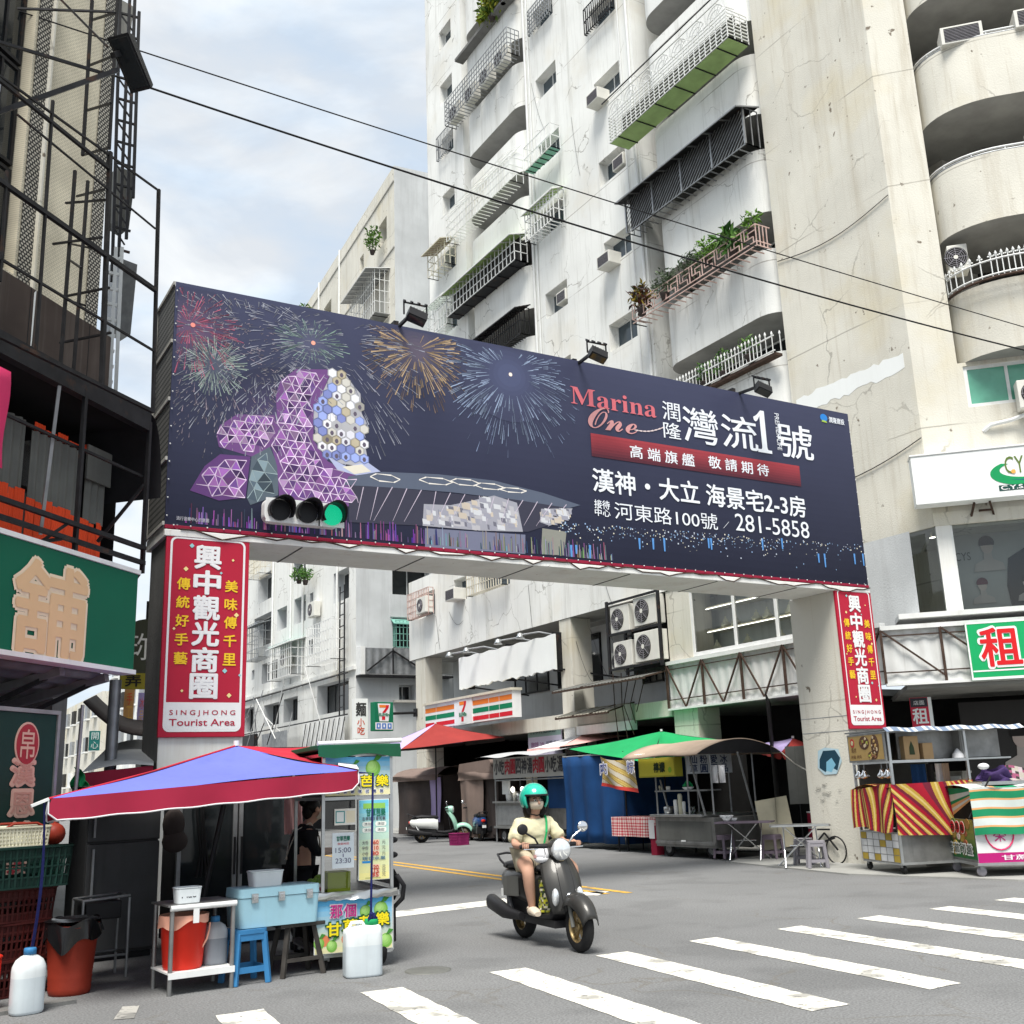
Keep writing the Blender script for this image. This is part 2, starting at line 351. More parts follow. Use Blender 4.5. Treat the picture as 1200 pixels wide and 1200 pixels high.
        for i, (a, b) in enumerate(off): s.add([(ox+(v[0]+a)*sx, y-.0003*i, oz+(v[1]+b)*sz) for v in V], Fc, m, col)
    def build(s, name, parent=None, frame=None, bevel=0, sub=0, solid=0, weld=False):
        me = bpy.data.meshes.new(name); me.from_pydata(s.v, [], s.f)
        for n in s.names: me.materials.append(MT[n])
        me.polygons.foreach_set('material_index', s.mt); me.polygons.foreach_set('use_smooth', s.sm)
        if any(c != (1, 1, 1) for c in s.c):
            at = me.color_attributes.new('Col', 'FLOAT_COLOR', 'CORNER')
            buf = []
            for f, c in zip(s.f, s.c): buf += [c[0], c[1], c[2], 1.]*len(f)
            at.data.foreach_set('color', buf)
        elif 'print' in s.names or 'leaf' in s.names:
            at = me.color_attributes.new('Col', 'FLOAT_COLOR', 'CORNER'); at.data.foreach_set('color', [1.]*(4*len(me.loops)))
        me.update()
        o = bpy.data.objects.new(name, me); COL.objects.link(o)
        place(o, parent, frame)
        if weld: md = o.modifiers.new('weld', 'WELD'); md.merge_threshold = 1e-4
        if solid: md = o.modifiers.new('solid', 'SOLIDIFY'); md.thickness = solid; md.offset = 0
        if bevel: md = o.modifiers.new('bevel', 'BEVEL'); md.width = bevel; md.segments = 2; md.limit_method = 'ANGLE'; md.angle_limit = rad(40)
        if sub: md = o.modifiers.new('sub', 'SUBSURF'); md.levels = sub; md.render_levels = sub
        return o
_gc = {}
def glyphs(t, bold):
    k = (t, bold)
    if k not in _gc:
        c = bpy.data.curves.new('lettering', 'FONT'); c.body = t; c.fill_mode = 'FRONT'; c.offset = bold; c.resolution_u = 3; c.space_line = 1.0
        o = bpy.data.objects.new('lettering', c); me = bpy.data.meshes.new_from_object(o)
        V = [(v.co.x, v.co.y) for v in me.vertices]; Fc = [tuple(p.vertices) for p in me.polygons]
        bpy.data.objects.remove(o); bpy.data.meshes.remove(me); bpy.data.curves.remove(c)
        if not V: V = [(0, 0), (1, 0), (1, 1)]; Fc = []
        mx_, mz_ = min(v[0] for v in V), min(v[1] for v in V)
        _gc[k] = ([(a-mx_, b-mz_) for a, b in V], Fc)
    return _gc[k]
def fmat(fr):            # frame (x, y, z, rotz [, rotx, roty]) -> matrix
    fr = tuple(fr)+(0,)*(6-len(fr))
    return Matrix.Translation(fr[:3]) @ Matrix.Rotation(fr[3], 4, 'Z') @ Matrix.Rotation(fr[5], 4, 'Y') @ Matrix.Rotation(fr[4], 4, 'X')
_wm = {}
def place(o, parent=None, frame=None):
    W = fmat(frame) if frame is not None else (_wm[parent.name] if parent else Matrix.Identity(4))
    if parent: o.parent = parent; o.matrix_local = _wm[parent.name].inverted() @ W
    else: o.matrix_world = W
    _wm[o.name] = W
def tag(o, label=None, cat=None, group=None, kind=None):
    for k, v in (('label', label), ('category', cat), ('group', group), ('kind', kind)):
        if v: o[k] = v
    return o
def thing(name, label, cat, frame, group=None):
    o = bpy.data.objects.new(name, None); COL.objects.link(o); o.empty_display_size = .2
    place(o, None, frame); return tag(o, label, cat, group)
def dup(o, frame=None, label=None, parent=None):        # a copy of a thing with its parts and sub-parts
    c = o.copy(); COL.objects.link(c)
    if parent: c.parent = parent
    if frame is not None: place(c, None, frame)
    if label: c['label'] = label
    for ch in list(o.children): dup(ch, None, None, c)
    return c
def arc(cx, cy, r, a0, a1, n, rz=None): return [(cx+r*math.cos(a0+(a1-a0)*i/n), cy+(rz or r)*math.sin(a0+(a1-a0)*i/n)) for i in range(n+1)]
def rrect(x0, z0, x1, z1, r, n=5):
    return arc(x1-r, z0+r, r, -PI/2, 0, n)+arc(x1-r, z1-r, r, 0, PI/2, n)+arc(x0+r, z1-r, r, PI/2, PI, n)+arc(x0+r, z0+r, r, PI, 1.5*PI, n)
def wall_open(mb, x0, x1, z0, z1, y, ops, depth, m, mrev=None):     # wall sheet facing -Y with rectangular openings and their reveals
    xs = sorted({x0, x1, *[a for o in ops for a in (o[0], o[2])]}); zs = sorted({z0, z1, *[a for o in ops for a in (o[1], o[3])]})
    xs = [x for x in xs if x0 <= x <= x1]; zs = [z for z in zs if z0 <= z <= z1]
    for i in range(len(xs)-1):
        for j in range(len(zs)-1):
            cx, cz = (xs[i]+xs[i+1])/2, (zs[j]+zs[j+1])/2
            if not any(o[0] < cx < o[2] and o[1] < cz < o[3] for o in ops): mb.rect(xs[i], zs[j], xs[i+1], zs[j+1], y, m)
    for a, b, c, d in ops:
        r = mrev or m; e = y+depth
        mb.quad((a, y, b), (a, e, b), (c, e, b), (c, y, b), r); mb.quad((a, y, d), (c, y, d), (c, e, d), (a, e, d), r)
        mb.quad((a, y, b), (a, y, d), (a, e, d), (a, e, b), r); mb.quad((c, y, b), (c, e, b), (c, e, d), (c, y, d), r)
def window(parent, frame, x0, z0, x1, z1, y, fm='alu_white', gm='glass_dark', nv=1, fw=.05, nh=0, back=True):
    mb = MB(); mb.box(x0, x1, y, y+.06, z0, z0+fw, fm); mb.box(x0, x1, y, y+.06, z1-fw, z1, fm)
    mb.box(x0, x0+fw, y, y+.06, z0+fw, z1-fw, fm); mb.box(x1-fw, x1, y, y+.06, z0+fw, z1-fw, fm)
    for k in range(nv):
        x = x0+(x1-x0)*(k+1)/(nv+1); mb.box(x-fw*.4, x+fw*.4, y+.004, y+.056, z0+fw, z1-fw, fm)
    for k in range(nh):
        z = z0+(z1-z0)*(k+1)/(nh+1); mb.box(x0+fw, x1-fw, y+.006, y+.054, z-fw*.4, z+fw*.4, fm)
    w = mb.build('window', parent, frame)
    p = MB(); p.box(x0+fw*.5, x1-fw*.5, y+.026, y+.034, z0+fw*.5, z1-fw*.5, gm); p.build('pane', w, frame)
    return w
def clump(mb, c, r, n, size, cols, m='leaf', up=.3):                # many leaf faces spread through a volume
    for _ in range(n):
        d = Vector((random.gauss(0, 1), random.gauss(0, 1), random.gauss(0, 1)))
        d = d.normalized()*random.random()**.4
        p = Vector((c[0]+d.x*r[0], c[1]+d.y*r[1], c[2]+d.z*r[2]))
        a = Vector((random.gauss(0, 1), random.gauss(0, 1), random.gauss(up, .7))).normalized(); b = a.orthogonal().normalized()
        b.rotate(Matrix.Rotation(random.random()*6.3, 3, a)); l = size*random.uniform(.6, 1.4); wd = l*.38
        k = random.choice(cols); e = random.uniform(.7, 1.25); q = a.cross(b)*wd*.5
        mb.add([p, p+b*l*.5+q, p+b*l-a*l*.2, p+b*l*.5-q], [(0, 1, 2, 3)], m, tuple(x*e for x in k))
GREENS = [(.045, .12, .02), (.07, .17, .03), (.03, .085, .02), (.11, .20, .05)]
# frames of the facades (local x runs to the viewer's right, local y goes into the building)
SF = (19., 0., 0., -PI/2)                    # street side: local x = -Y
PF = (17.8, 0., 0., -PI/2)                   # lower floors, 1.2 m further out
CF = (19., 14.5, 0., -PI/4)                  # chamfered corner of the right-hand building
LF = (2.36, 12.85, 0., PI/4)                 # chamfered corner of the left-hand building
# ------------------------------------------------------------------ ground, road and markings
mb = MB(); mb.quad((-500, -400, 0), (900, -400, 0), (900, 1200, 0), (-500, 1200, 0), 'asphalt')
tag(mb.build('ground'), kind='structure')
mb = MB()
mb.box(17.0, 26, 17.2, 70, -.1, .03, 'terrazzo_light')
mb.prism([(14.42, 16.6), (13.75, 13.0), (14.4, 10.4), (18.5, 6.2), (34, -8), (34, 17.2), (17.0, 17.2), (16.2, 22), (17.0, 30), (17.0, 17.3), (17, 17.25), (15.2, 17.2)], -.1, .026, 'terrazzo_light', axis='z')
tag(mb.build('pavement'), kind='structure')
mb = MB(); mb.prism([(1.6, 12.1), (2.6, 12.9), (2.6, 60), (-8, 60), (-8, 2.2)], -.1, .02, 'concrete_dark', axis='z')
tag(mb.build('footpath'), kind='structure')
def stripe(i, x, w=.37, x2=None, y0=5.95, y1=9.14):
    mb = MB(); n = 14; e = -.30
    def fn(u, v): return (x+e*(1-v)+u*w+.008*math.sin(v*40+i), y0+v*(y1-y0)+.01*math.sin(u*9+i), .004)
    mb.grid(fn, 2, n, 'road_white', smooth=False)
    return tag(mb.build('crossing_stripe'), kind='structure')
for i in range(12): stripe(i, 2.43+1.222*i - (.05 if i < 2 else 0), y1=8.68+min(.5, .12*i))
for nm, m, pts in (('stop_line', 'road_white', [(4.6, 13.25), (7.9, 13.75), (8.12, 14.35), (4.6, 13.85)]),
                   ('old_marking', 'road_white', [(8.75, 14.05), (9.25, 13.60), (9.75, 14.0), (9.1, 14.4)]),
                   ('left_marking', 'road_old_white', [(1.72, 9.05), (1.86, 9.0), (2.0, 9.5), (1.88, 9.55)])):
    mb = MB(); mb.add([(x, y, .004) for x, y in pts], [(0, 1, 2, 3)], m); tag(mb.build(nm), kind='structure')
for k, dx in enumerate((0, .30)):
    mb = MB(); mb.grid(lambda u, v: (9.42+dx+u*.13+.086*(v*46.)*1.0 if False else 9.42+dx+u*.13+v*46*.062, 13.7+v*46-.5*dx, .004), 1, 30, 'road_yellow', smooth=False)
    tag(mb.build('centre_line'), kind='structure')
mb = MB(); mb.lathe([(.0, .006), (.15, .006), (.155, .003), (.17, .003), (.18, .007), (.21, .007), (.215, -.02)], (4.5, 9.4, 0), 'corr_grey', 28)
tag(mb.build('manhole_cover'), 'small round manhole cover in the road in front of the guava cart', 'manhole cover')
# ------------------------------------------------------------------ the long white apartment building on the right
APT = thing('apartment_building', 'tall grimy white apartment block with curved balconies behind the billboard', 'building', (19, 14.5, 0, 0))
TOP = 41
winA = [(-37.1, z, -35.95, z+1.0) for z in (11.4, 14.3, 17.2, 20.05, 22.75, 25.55, 28.3, 31.05, 33.85, 36.7)]
winB = [(-29.25, z, -27.85, z+.95) for z in (11.7, 14.7, 17.5, 20.65, 23.45, 26.25, 29.2, 32.1, 35.0)]
winC = [(-25.6, z, -24.15, z+.92) for z in (11.9, 14.85, 17.75, 20.72, 23.75, 26.65, 29.6, 32.6, 35.5)]
mb = MB()
wall_open(mb, -38.5, -35.05, 9.3, TOP, 0, winA, .4, 'plaster_white'); wall_open(mb, -30.0, -23.4, 9.3, TOP, 0, winB+winC, .4, 'plaster_white')
mb.rect(-18.15, 6.9, -14.5, TOP, 0, 'plaster_cream')
for x in (-35.05, -30.0, -23.4, -18.15):
    mb.quad((x, 0, 9.3), (x, 0, TOP), (x, 1.6, TOP), (x, 1.6, 9.3), 'plaster_white')
mb.quad((-38.5, 0, 6), (-38.5, 0, TOP), (-38.5, 14, TOP), (-38.5, 14, 6), 'plaster_white')
mb.quad((-38.5, 0, TOP), (-14.5, 0, TOP), (-14.5, 14, TOP), (-38.5, 14, TOP), 'concrete')
mb.build('wall', APT, SF)
for x0, x1 in ((-35.05, -30), (-23.4, -18.15)):
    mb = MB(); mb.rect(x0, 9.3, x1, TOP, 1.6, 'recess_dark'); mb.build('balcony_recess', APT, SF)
def band(x0, x1, z0, z1, r, yf=-.12, yb=1.55, m='plaster_white', lip=True):
    p = [(x0, yb), (x1, yb)] + arc(x1-r, yf+r, r, 0, -PI/2, 8) + arc(x0+r, yf+r, r, -PI/2, -PI, 8)
    mb = MB(); n = len(p)
    V = [(a, b, z0) for a, b in p]+[(a, b, z1) for a, b in p]
    mb.add(V, [(i, (i+1) % n, (i+1) % n+n, i+n) for i in range(1, n)], m, None, True)
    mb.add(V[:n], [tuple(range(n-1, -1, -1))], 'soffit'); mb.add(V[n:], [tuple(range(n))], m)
    return mb.build('balcony', APT, SF)
B1 = [9.3, 11.4, 14.35, 17.3, 20.1, 22.95, 25.75, 28.75, 31.65, 34.5, 37.4]
B2 = [9.3, 12.15, 15.05, 18.0, 20.98, 23.95, 26.95, 29.9, 32.9, 35.9]
for Bz, x0, x1 in ((B1, -34.85, -30.02), (B2, -22.95, -18.17)):
    for k, b in enumerate(Bz):
        if k == 0: continue
        lo = Bz[k-1]+1.08 if k > 1 else 9.3
        band(x0, x1, lo, b, .75)
        window(APT, SF, x0+.9, b+.05, x1-.7, b+1.05, 1.4, 'alu_white', 'glass_dark', nv=3)
for ops, sty in ((winA, 'alu_white'), (winB, 'alu_white'), (winC, 'alu_white')):
    for o in ops:
        if o[1] > 8: window(APT, SF, o[0], o[1], o[2], o[3], .32, sty, 'glass_blue', nv=1, fw=.045)
# tower: chamfered face, edge return, curved corner balconies
mb = MB(); mb.rect(0, 6.9, .92, TOP, 0, 'plaster_cream'); mb.quad((.92, 0, 10.2), (.92, 0, TOP), (.92, 2.2, TOP), (.92, 2.2, 10.2), 'plaster_cream')
wall_open(mb, .92, 8, 6.9, 10.2, .0, [(1.02, 9.17, 2.75, 10.12), (4.2, 9.17, 5.9, 10.12)], .25, 'plaster_cream'); mb.build('corner_wall', APT, CF)
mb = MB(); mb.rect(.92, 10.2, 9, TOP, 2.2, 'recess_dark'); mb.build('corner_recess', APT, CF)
window(APT, CF, 1.02, 9.17, 2.75, 10.12, .04, 'alu_white', 'glass_green', nv=1, fw=.08)
window(APT, CF, 4.2, 9.17, 5.9, 10.12, .04, 'alu_white', 'glass_green', nv=1, fw=.08)
for k, (lo, hi) in enumerate(((10.2, 11.78), (13.2, 14.8), (16.15, 17.75), (19.2, 20.8), (22.2, 23.8), (25.2, 26.8), (28.2, 29.8))):
    mb = MB(); p = [(9, 2.15), (.95, 2.15), (.95, .9)] + [(2.45-1.5*math.cos(t), .45-1.1*math.sin(t)) for t in [i*PI/2/10 for i in range(1, 11)]] + [(9, -.65)]
    n = len(p); V = [(a, b, lo) for a, b in p]+[(a, b, hi) for a, b in p]
    mb.add(V, [(i, (i+1) % n, (i+1) % n+n, i+n) for i in range(2, n-1)], 'plaster_cream', None, True)
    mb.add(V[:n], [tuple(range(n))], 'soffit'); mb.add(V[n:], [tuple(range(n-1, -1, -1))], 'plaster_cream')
    ob = mb.build('corner_balcony', APT, CF)
    rail = [(a, b+.06, hi+.12) for a, b in p[3:]]
    if k:
        mb = MB(); mb.path(rail, .028, 'alu_white', 6); mb.path([(a, b+.03, hi+.02) for a, b in p[3:]], .03, 'steel_grey', 6)
        for q in rail[::3]+[(4.2, -.6, hi+.12), (5.8, -.6, hi+.12)]: mb.tube(q, (q[0], q[1], hi), .018, 'alu_white', 6)
        mb.build('handrail', ob, CF)
    else:      # ornate white fence with spear tops
        mb = MB(); q = [(a, b-.18) for a, b in p[3:]]
        for h in (.08, .42): mb.path([(a, b, hi+h) for a, b in q], .022, 'alu_white', 5)
        pts = []
        for i in range(len(q)-1):
            l = math.dist(q[i], q[i+1]); m_ = max(1, round(l/.15))
            pts += [(q[i][0]+(q[i+1][0]-q[i][0])*j/m_, q[i][1]+(q[i+1][1]-q[i][1])*j/m_) for j in range(m_)]
        for a, b in pts:
            mb.tube((a, b, hi), (a, b, hi+.5), .013, 'alu_white', 5); mb.lathe([(.0, hi+.62), (.035, hi+.55), (.012, hi+.50)], (a, b, 0), 'alu_white', 6)
            mb.ell((a-.04, b, hi+.5), (.025, .012, .02), 'alu_white', 6, 4); mb.ell((a+.04, b, hi+.5), (.025, .012, .02), 'alu_white', 6, 4)
        mb.path([(a, b-.06, hi-.02) for a, b in q], .03, 'steel_rust', 5); mb.build('fence', ob, CF)
# stain-coloured scraped strip left by an old sign
mb = MB(); random.seed(3)
up = []; dn = []
for i in range(25):
    t = i/24; x = -18.0+t*3.3; up.append((x, 10.68+random.uniform(-.05, .05)-.03*t)); dn.append((x, 10.25+random.uniform(-.05, .06)+.02*t))
mb.prism(up+dn[::-1], -.004, -.001, 'sign_white'); mb.build('paint_scrap', APT, SF)
# lower floors: projecting third-floor band, recessed second floor, arcade
ops = [(-37.6, 8.0, -36.1, 8.95), (-34.5, 8.15, -33.5, 9.0), (-32.75, 8.15, -30.4, 9.0), (-27.5, 8.15, -26.3, 9.0)]
mb = MB(); wall_open(mb, -38.45, -17.7, 6.48, 9.6, 0, ops, .35, 'plaster_white')
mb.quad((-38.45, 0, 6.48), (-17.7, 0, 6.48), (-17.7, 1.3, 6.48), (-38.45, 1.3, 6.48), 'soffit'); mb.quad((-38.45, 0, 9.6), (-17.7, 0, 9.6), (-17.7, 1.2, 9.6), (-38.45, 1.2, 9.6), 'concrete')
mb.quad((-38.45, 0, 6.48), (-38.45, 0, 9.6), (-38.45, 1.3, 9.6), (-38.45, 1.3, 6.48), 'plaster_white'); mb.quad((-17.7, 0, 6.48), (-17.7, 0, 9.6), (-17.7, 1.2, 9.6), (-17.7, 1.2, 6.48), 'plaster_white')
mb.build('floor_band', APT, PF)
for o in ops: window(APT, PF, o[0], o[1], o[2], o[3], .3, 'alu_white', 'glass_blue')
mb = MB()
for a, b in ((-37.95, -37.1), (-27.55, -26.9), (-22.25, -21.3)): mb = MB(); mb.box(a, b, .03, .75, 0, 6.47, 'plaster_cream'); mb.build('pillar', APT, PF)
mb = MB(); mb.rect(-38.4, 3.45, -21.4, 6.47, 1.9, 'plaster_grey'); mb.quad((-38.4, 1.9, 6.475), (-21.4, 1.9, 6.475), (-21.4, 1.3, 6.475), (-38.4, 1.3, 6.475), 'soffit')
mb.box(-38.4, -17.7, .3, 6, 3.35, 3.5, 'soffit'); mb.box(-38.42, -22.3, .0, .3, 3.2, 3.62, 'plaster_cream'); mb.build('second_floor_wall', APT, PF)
for x0, x1, z0, z1 in ((-33.5, -31.2, 4.7, 6.2), (-30.6, -28.0, 4.7, 6.25), (-25.9, -24.9, 4.4, 5.9)): window(APT, PF, x0, z0, x1, z1, 1.84, 'steel_black', 'glass_dark', nv=2)
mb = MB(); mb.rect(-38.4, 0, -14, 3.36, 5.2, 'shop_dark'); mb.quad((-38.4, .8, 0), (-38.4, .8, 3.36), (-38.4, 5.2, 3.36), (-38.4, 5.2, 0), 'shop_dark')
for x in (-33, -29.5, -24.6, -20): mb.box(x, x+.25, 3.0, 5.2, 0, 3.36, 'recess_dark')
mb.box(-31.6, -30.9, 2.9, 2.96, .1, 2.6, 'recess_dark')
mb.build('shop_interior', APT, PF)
mb = MB(); mb.rect(-27.5, 2.1, -26.93, 3.2, .026, 'tile_small_white'); mb.build('tile_facing', APT, PF)
# house interior block behind the facades
mb = MB(); mb.box(-38.4, -14.6, 2.3, 13.9, 9.3, TOP-.1, 'concrete'); mb.build('core', APT, SF)
# glazed shop on the second floor (street side) with shelves of jars
mb = MB(); mb.box(-21.3, -17.2, .04, .12, 4.62, 4.72, 'alu_white')
for x in (-21.3, -19.72, -18.28, -17.75): mb.box(x, x+.07, .04, .12, 4.72, 6.47, 'alu_white')
f = mb.build('shop_window', APT, PF); mb = MB(); mb.rect(-21.25, 4.72, -17.2, 6.47, .08, 'glass_clear'); mb.build('pane', f, PF)
mb = MB()
mb.rect(-21.3, 4.6, -15, 6.6, 1.0, 'plaster_grey')
for z, y in ((5.25, .75), (5.85, .75)):
    mb.box(-21.2, -17.0, .5, .95, z, z+.05, 'alu_cream'); mb.box(-21.2, -17.0, .47, .49, z-.01, z+.005, 'lamp_white')
mb.build('display_shelf', APT, PF)
mb = MB()
for i in range(11):
    x = -21.0+i*.38; z = (5.30, 4.75)[i % 3 == 0]
    mb.lathe([(.07, 0), (.12, .03), (.13, .1), (.06, .16), (.06, .2), (.015, .24), (.03, .27), (0, .29)], (x, .6, z), 'plastic_cream', 10)
mb.build('display_jars', APT, PF)
# corner shop on the second floor: column, glass, sills, fascia
mb = MB(); mb.box(-17.6, -14.5, .0, .06, 6.62, 6.9, 'plaster_cream'); mb.build('fascia', APT, SF); mb = MB(); mb.box(-17.6, -14.5, -.1, .3, 4.55, 4.75, 'plaster_cream'); mb.build('ledge', APT, SF)
mb = MB(); mb.box(0, 8, -.03, .05, 6.62, 6.9, 'plaster_cream'); mb.build('fascia', APT, CF); mb = MB(); mb.box(-1.0, 8, -.62, .3, 4.62, 4.72, 'alu_white'); mb.build('ledge', APT, CF); mb = MB(); mb.box(.02, .30, -.0, .2, 4.75, 6.62, 'paint_white'); mb.build('corner_column', APT, CF)
mb = MB()
for x in (.30, 2.9, 5.6): mb.box(x, x+.05, .02, .08, 4.75, 6.62, 'alu_white')
f = mb.build('shop_window', APT, CF); mb = MB(); mb.rect(.3, 4.75, 8, 6.62, .05, 'glass_clear'); mb.build('pane', f, CF)
mb = MB(); mb.rect(-17.6, 4.75, -14.5, 6.62, .05, 'glass_clear'); mb.build('pane', f, SF)
mb = MB(); mb.box(.05, 8, .3, 4, 6.6, 6.7, 'plaster_cream'); mb.rect(.32, 4.7, 8, 6.6, 1.1, 'print', (.34, .34, .33)); mb.box(.3, 8, .3, 3.9, 4.5, 4.6, 'recess_dark')
mb.build('shop_room', APT, CF)
mb = MB(); mb.rect(-17.5, 4.7, -14.6, 6.6, 2.0, 'plaster_cream'); mb.rect(-15.6, 4.72, -14.75, 6.35, 1.5, 'recess_dark')
for x, y in ((-15.2, .8), (-16.5, .9)): mb.disc((x, y, 6.59), .07, 'lamp_white', 12)
mb.build('shop_room', APT, SF)
def bust(mb, x, z, s, hair, y, bust_=True):
    mb.prism([(x-.32*s, z), (x-.28*s, z+.16*s), (x-.09*s, z+.26*s), (x-.075*s, z+.42*s), (x+.075*s, z+.42*s), (x+.09*s, z+.26*s), (x+.28*s, z+.16*s), (x+.32*s, z)], y, y+.02, 'print', col=(.40, .36, .34))
    mb.prism(arc(x, z+.55*s, .125*s, 0, 2*PI, 16, .17*s)[:-1], y-.004, y+.01, 'print', col=(.46, .38, .35))
    mb.prism(arc(x, z+.62*s, .16*s, -.35, PI+.35, 14, .16*s), y-.008, y+.006, 'print', col=hair)
mb = MB(); bust(mb, 1.15, 5.75, 1.0, (.03, .02, .02), 1.05); bust(mb, .95, 5.05, .72, (.10, .02, .03), 1.04); bust(mb, 1.85, 5.05, .72, (.02, .02, .02), 1.04)
mb.prism([(1.5, 4.75), (1.45, 5.4), (1.55, 6.0), (1.9, 6.2), (2.2, 5.9), (2.35, 5.2), (2.9, 4.95), (2.9, 4.75)], 1.06, 1.08, 'print', col=(.035, .033, .033))
bust(mb, 3.9, 5.6, 1.0, (.05, .03, .02), 1.05)
mb.text('CYS', .48, 6.02, .80, 6.2, 1.07, col=(.1, .1, .1)); mb.build('shop_poster', APT, CF)
# white corrugated boards with the bare truss of old signs
def truss(mb, x0, x1, z0, z1, y, step, dirs):
    mb.corr(x0, x1, z0, z1, y, 'corr_white', .30, .014); n = round((x1-x0)/step); st = (x1-x0)/n
    mb.box(x0, x1, y-.12, y+.02, z0-.05, z0, 'alu_white'); mb.bar((x0, y-.05, z0+.22), (x1, y-.05, z0+.22), .025, 'steel_rust'); mb.bar((x0, y-.06, z1-.12), (x1, y-.06, z1-.12), .025, 'steel_rust')
    for i in range(n+1): mb.bar((x0+i*st, y-.08, z0), (x0+i*st, y-.08, z1), .05, 'steel_rust')
    for i in range(n):
        a, b = x0+i*st, x0+(i+1)*st
        if dirs == 'v': mb.bar((a, y-.09, z1), ((a+b)/2, y-.09, z0), .035, 'steel_rust'); mb.bar((b, y-.09, z1), ((a+b)/2, y-.09, z0), .035, 'steel_rust')
        elif dirs == 'd': mb.bar((a, y-.09, z1), (b, y-.09, z0+.1), .035, 'steel_rust')
        else: mb.bar((a, y-.09, z0), (b, y-.09, z1), .035, 'steel_rust')
    mb.box(x0, x1, y-.1, y+.06, z1, z1+.09, 'alu_white')
mb = MB(); truss(mb, -22.3, -15.15, 3.38, 4.5, 0., 1.55, 'v'); mb.build('sign_backing', APT, PF)
mb = MB(); truss(mb, -1.40, 7.8, 3.32, 4.40, -.58, 1.15, 'd'); mb.build('sign_backing', APT, CF)
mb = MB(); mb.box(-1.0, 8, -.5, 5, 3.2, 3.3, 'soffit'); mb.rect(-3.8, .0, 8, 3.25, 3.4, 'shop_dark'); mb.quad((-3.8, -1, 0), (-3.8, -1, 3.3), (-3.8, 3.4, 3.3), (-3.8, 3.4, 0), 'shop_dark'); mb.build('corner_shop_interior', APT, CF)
# window cages, sun shades and balcony grilles
def cage(frame, x0, x1, z0, z1, dep, m='alu_white', roof=None, floor=None, vb=.14, hb=4, parent=APT, r=.013, y=-.12, over=.25, diag=False, topslope=0.):
    mb = MB(); yo = y-dep; n = max(2, round((x1-x0)/vb)); nd = max(1, round(dep/vb))
    for z in [z0+(z1-z0)*k/hb for k in range(hb+1)]:
        for p, q in (((x0, yo, z), (x1, yo, z)), ((x0, yo, z), (x0, y, z)), ((x1, yo, z), (x1, y, z))): mb.bar(p, q, r*2, m)
    if diag:
        for k in range(n*2+8):
            a = x0+(x1-x0)*k/n*.55-(z1-z0); p, q = [a, z0], [a+(z1-z0), z1]
            if p[0] < x0: p = [x0, z0+(x0-a)]
            if q[0] > x1: q = [x1, z1-(q[0]-x1)]
            if p[0] < x1 and q[0] > x0 and p[1] < z1 and q[1] > z0: mb.bar((p[0], yo, p[1]), (q[0], yo, q[1]), r*1.5, m)
        for k in range(5): mb.bar((x0+(x1-x0)*k/4, yo-.02, z0), (x0+(x1-x0)*k/4, yo-.02, z1), .05, 'steel_grey')
    else:
        for k in range(n+1): mb.bar((x0+(x1-x0)*k/n, yo, z0), (x0+(x1-x0)*k/n, yo, z1), r*2, m)
    for k in range(1, nd+1):
        t = yo+(y-yo)*k/nd
        for x in (x0, x1): mb.bar((x, t, z0), (x, t, z1), r*2, m)
    for k in range(n+1): mb.bar((x0+(x1-x0)*k/n, yo, z0), (x0+(x1-x0)*k/n, y, z0), r*2, m)
    w = mb.build('window_grille', parent, frame)
    if floor:
        mb = MB(); mb.box(x0+.02, x1-.02, yo+.02, y-.02, z0-.03, z0-.018, floor)
        for k in range(6): mb.bar((x0+(x1-x0)*(k+.5)/6, yo, z0-.04), (x0+(x1-x0)*(k+.5)/6, y, z0-.04), .03, 'steel_black')
        mb.build('grille_floor', w, frame)
    if roof:
        mb = MB(); nx = 8
        mb.add([(x0-.1, y+.02, z1+.12), (x1+.1, y+.02, z1+.12), (x1+.1, yo-over, z1-.12+topslope), (x0-.1, yo-over, z1-.12+topslope)], [(0, 1, 2, 3)], roof)
        for k in range(nx+1):
            x = x0-.1+(x1-x0+.2)*k/nx; mb.bar((x, y, z1+.10), (x, yo-over, z1-.14+topslope), .03, m)
        mb.bar((x0-.1, yo-over, z1-.14+topslope), (x1+.1, yo-over, z1-.14+topslope), .03, m); mb.build('sun_shade', w, frame, solid=.012)
    return w
cage(SF, -35.4, -30.1, 28.82, 29.95, .55, 'steel_grey', hb=5, vb=.2)
cage(SF, -35.4, -30.2, 23.35, 24.35, .6, 'alu_white', hb=3, vb=.24, r=.011); 
mb = MB()
for k in range(12): mb.bar((-35.4+k*.47, -.15, 25.0), (-35.4+k*.47, -.95, 24.35), .02, 'alu_white')
for t in (0, .5, 1): mb.bar((-35.4, -.15-.8*t, 25.0-.65*t), (-30.2, -.15-.8*t, 25.0-.65*t), .02, 'alu_white')
mb.build('drying_rack', APT, SF)
cage(SF, -35.6, -30.15, 20.1, 21.15, .55, 'alu_white', roof='corr_green', floor='steel_black', vb=.28, hb=3)
cage(SF, -34.6, -30.2, 17.25, 18.3, .4, 'steel_black', roof='steel_black', vb=.16, hb=2)
cage(SF, -29.45, -27.65, 23.35, 24.3, .4, 'alu_white', vb=.3, hb=2, floor='alu_teal')
cage(SF, -29.5, -27.6, 20.5, 21.7, .45, 'alu_white', roof='corr_green', vb=.22, hb=3, over=.1)
cage(SF, -37.4, -35.8, 22.65, 23.8, .5, 'alu_cream', roof='canvas_tan', vb=.3, hb=3)
cage(SF, -37.5, -35.75, 19.9, 21.3, .5, 'alu_white', vb=.25, hb=3, roof='glass_clear', over=.2)
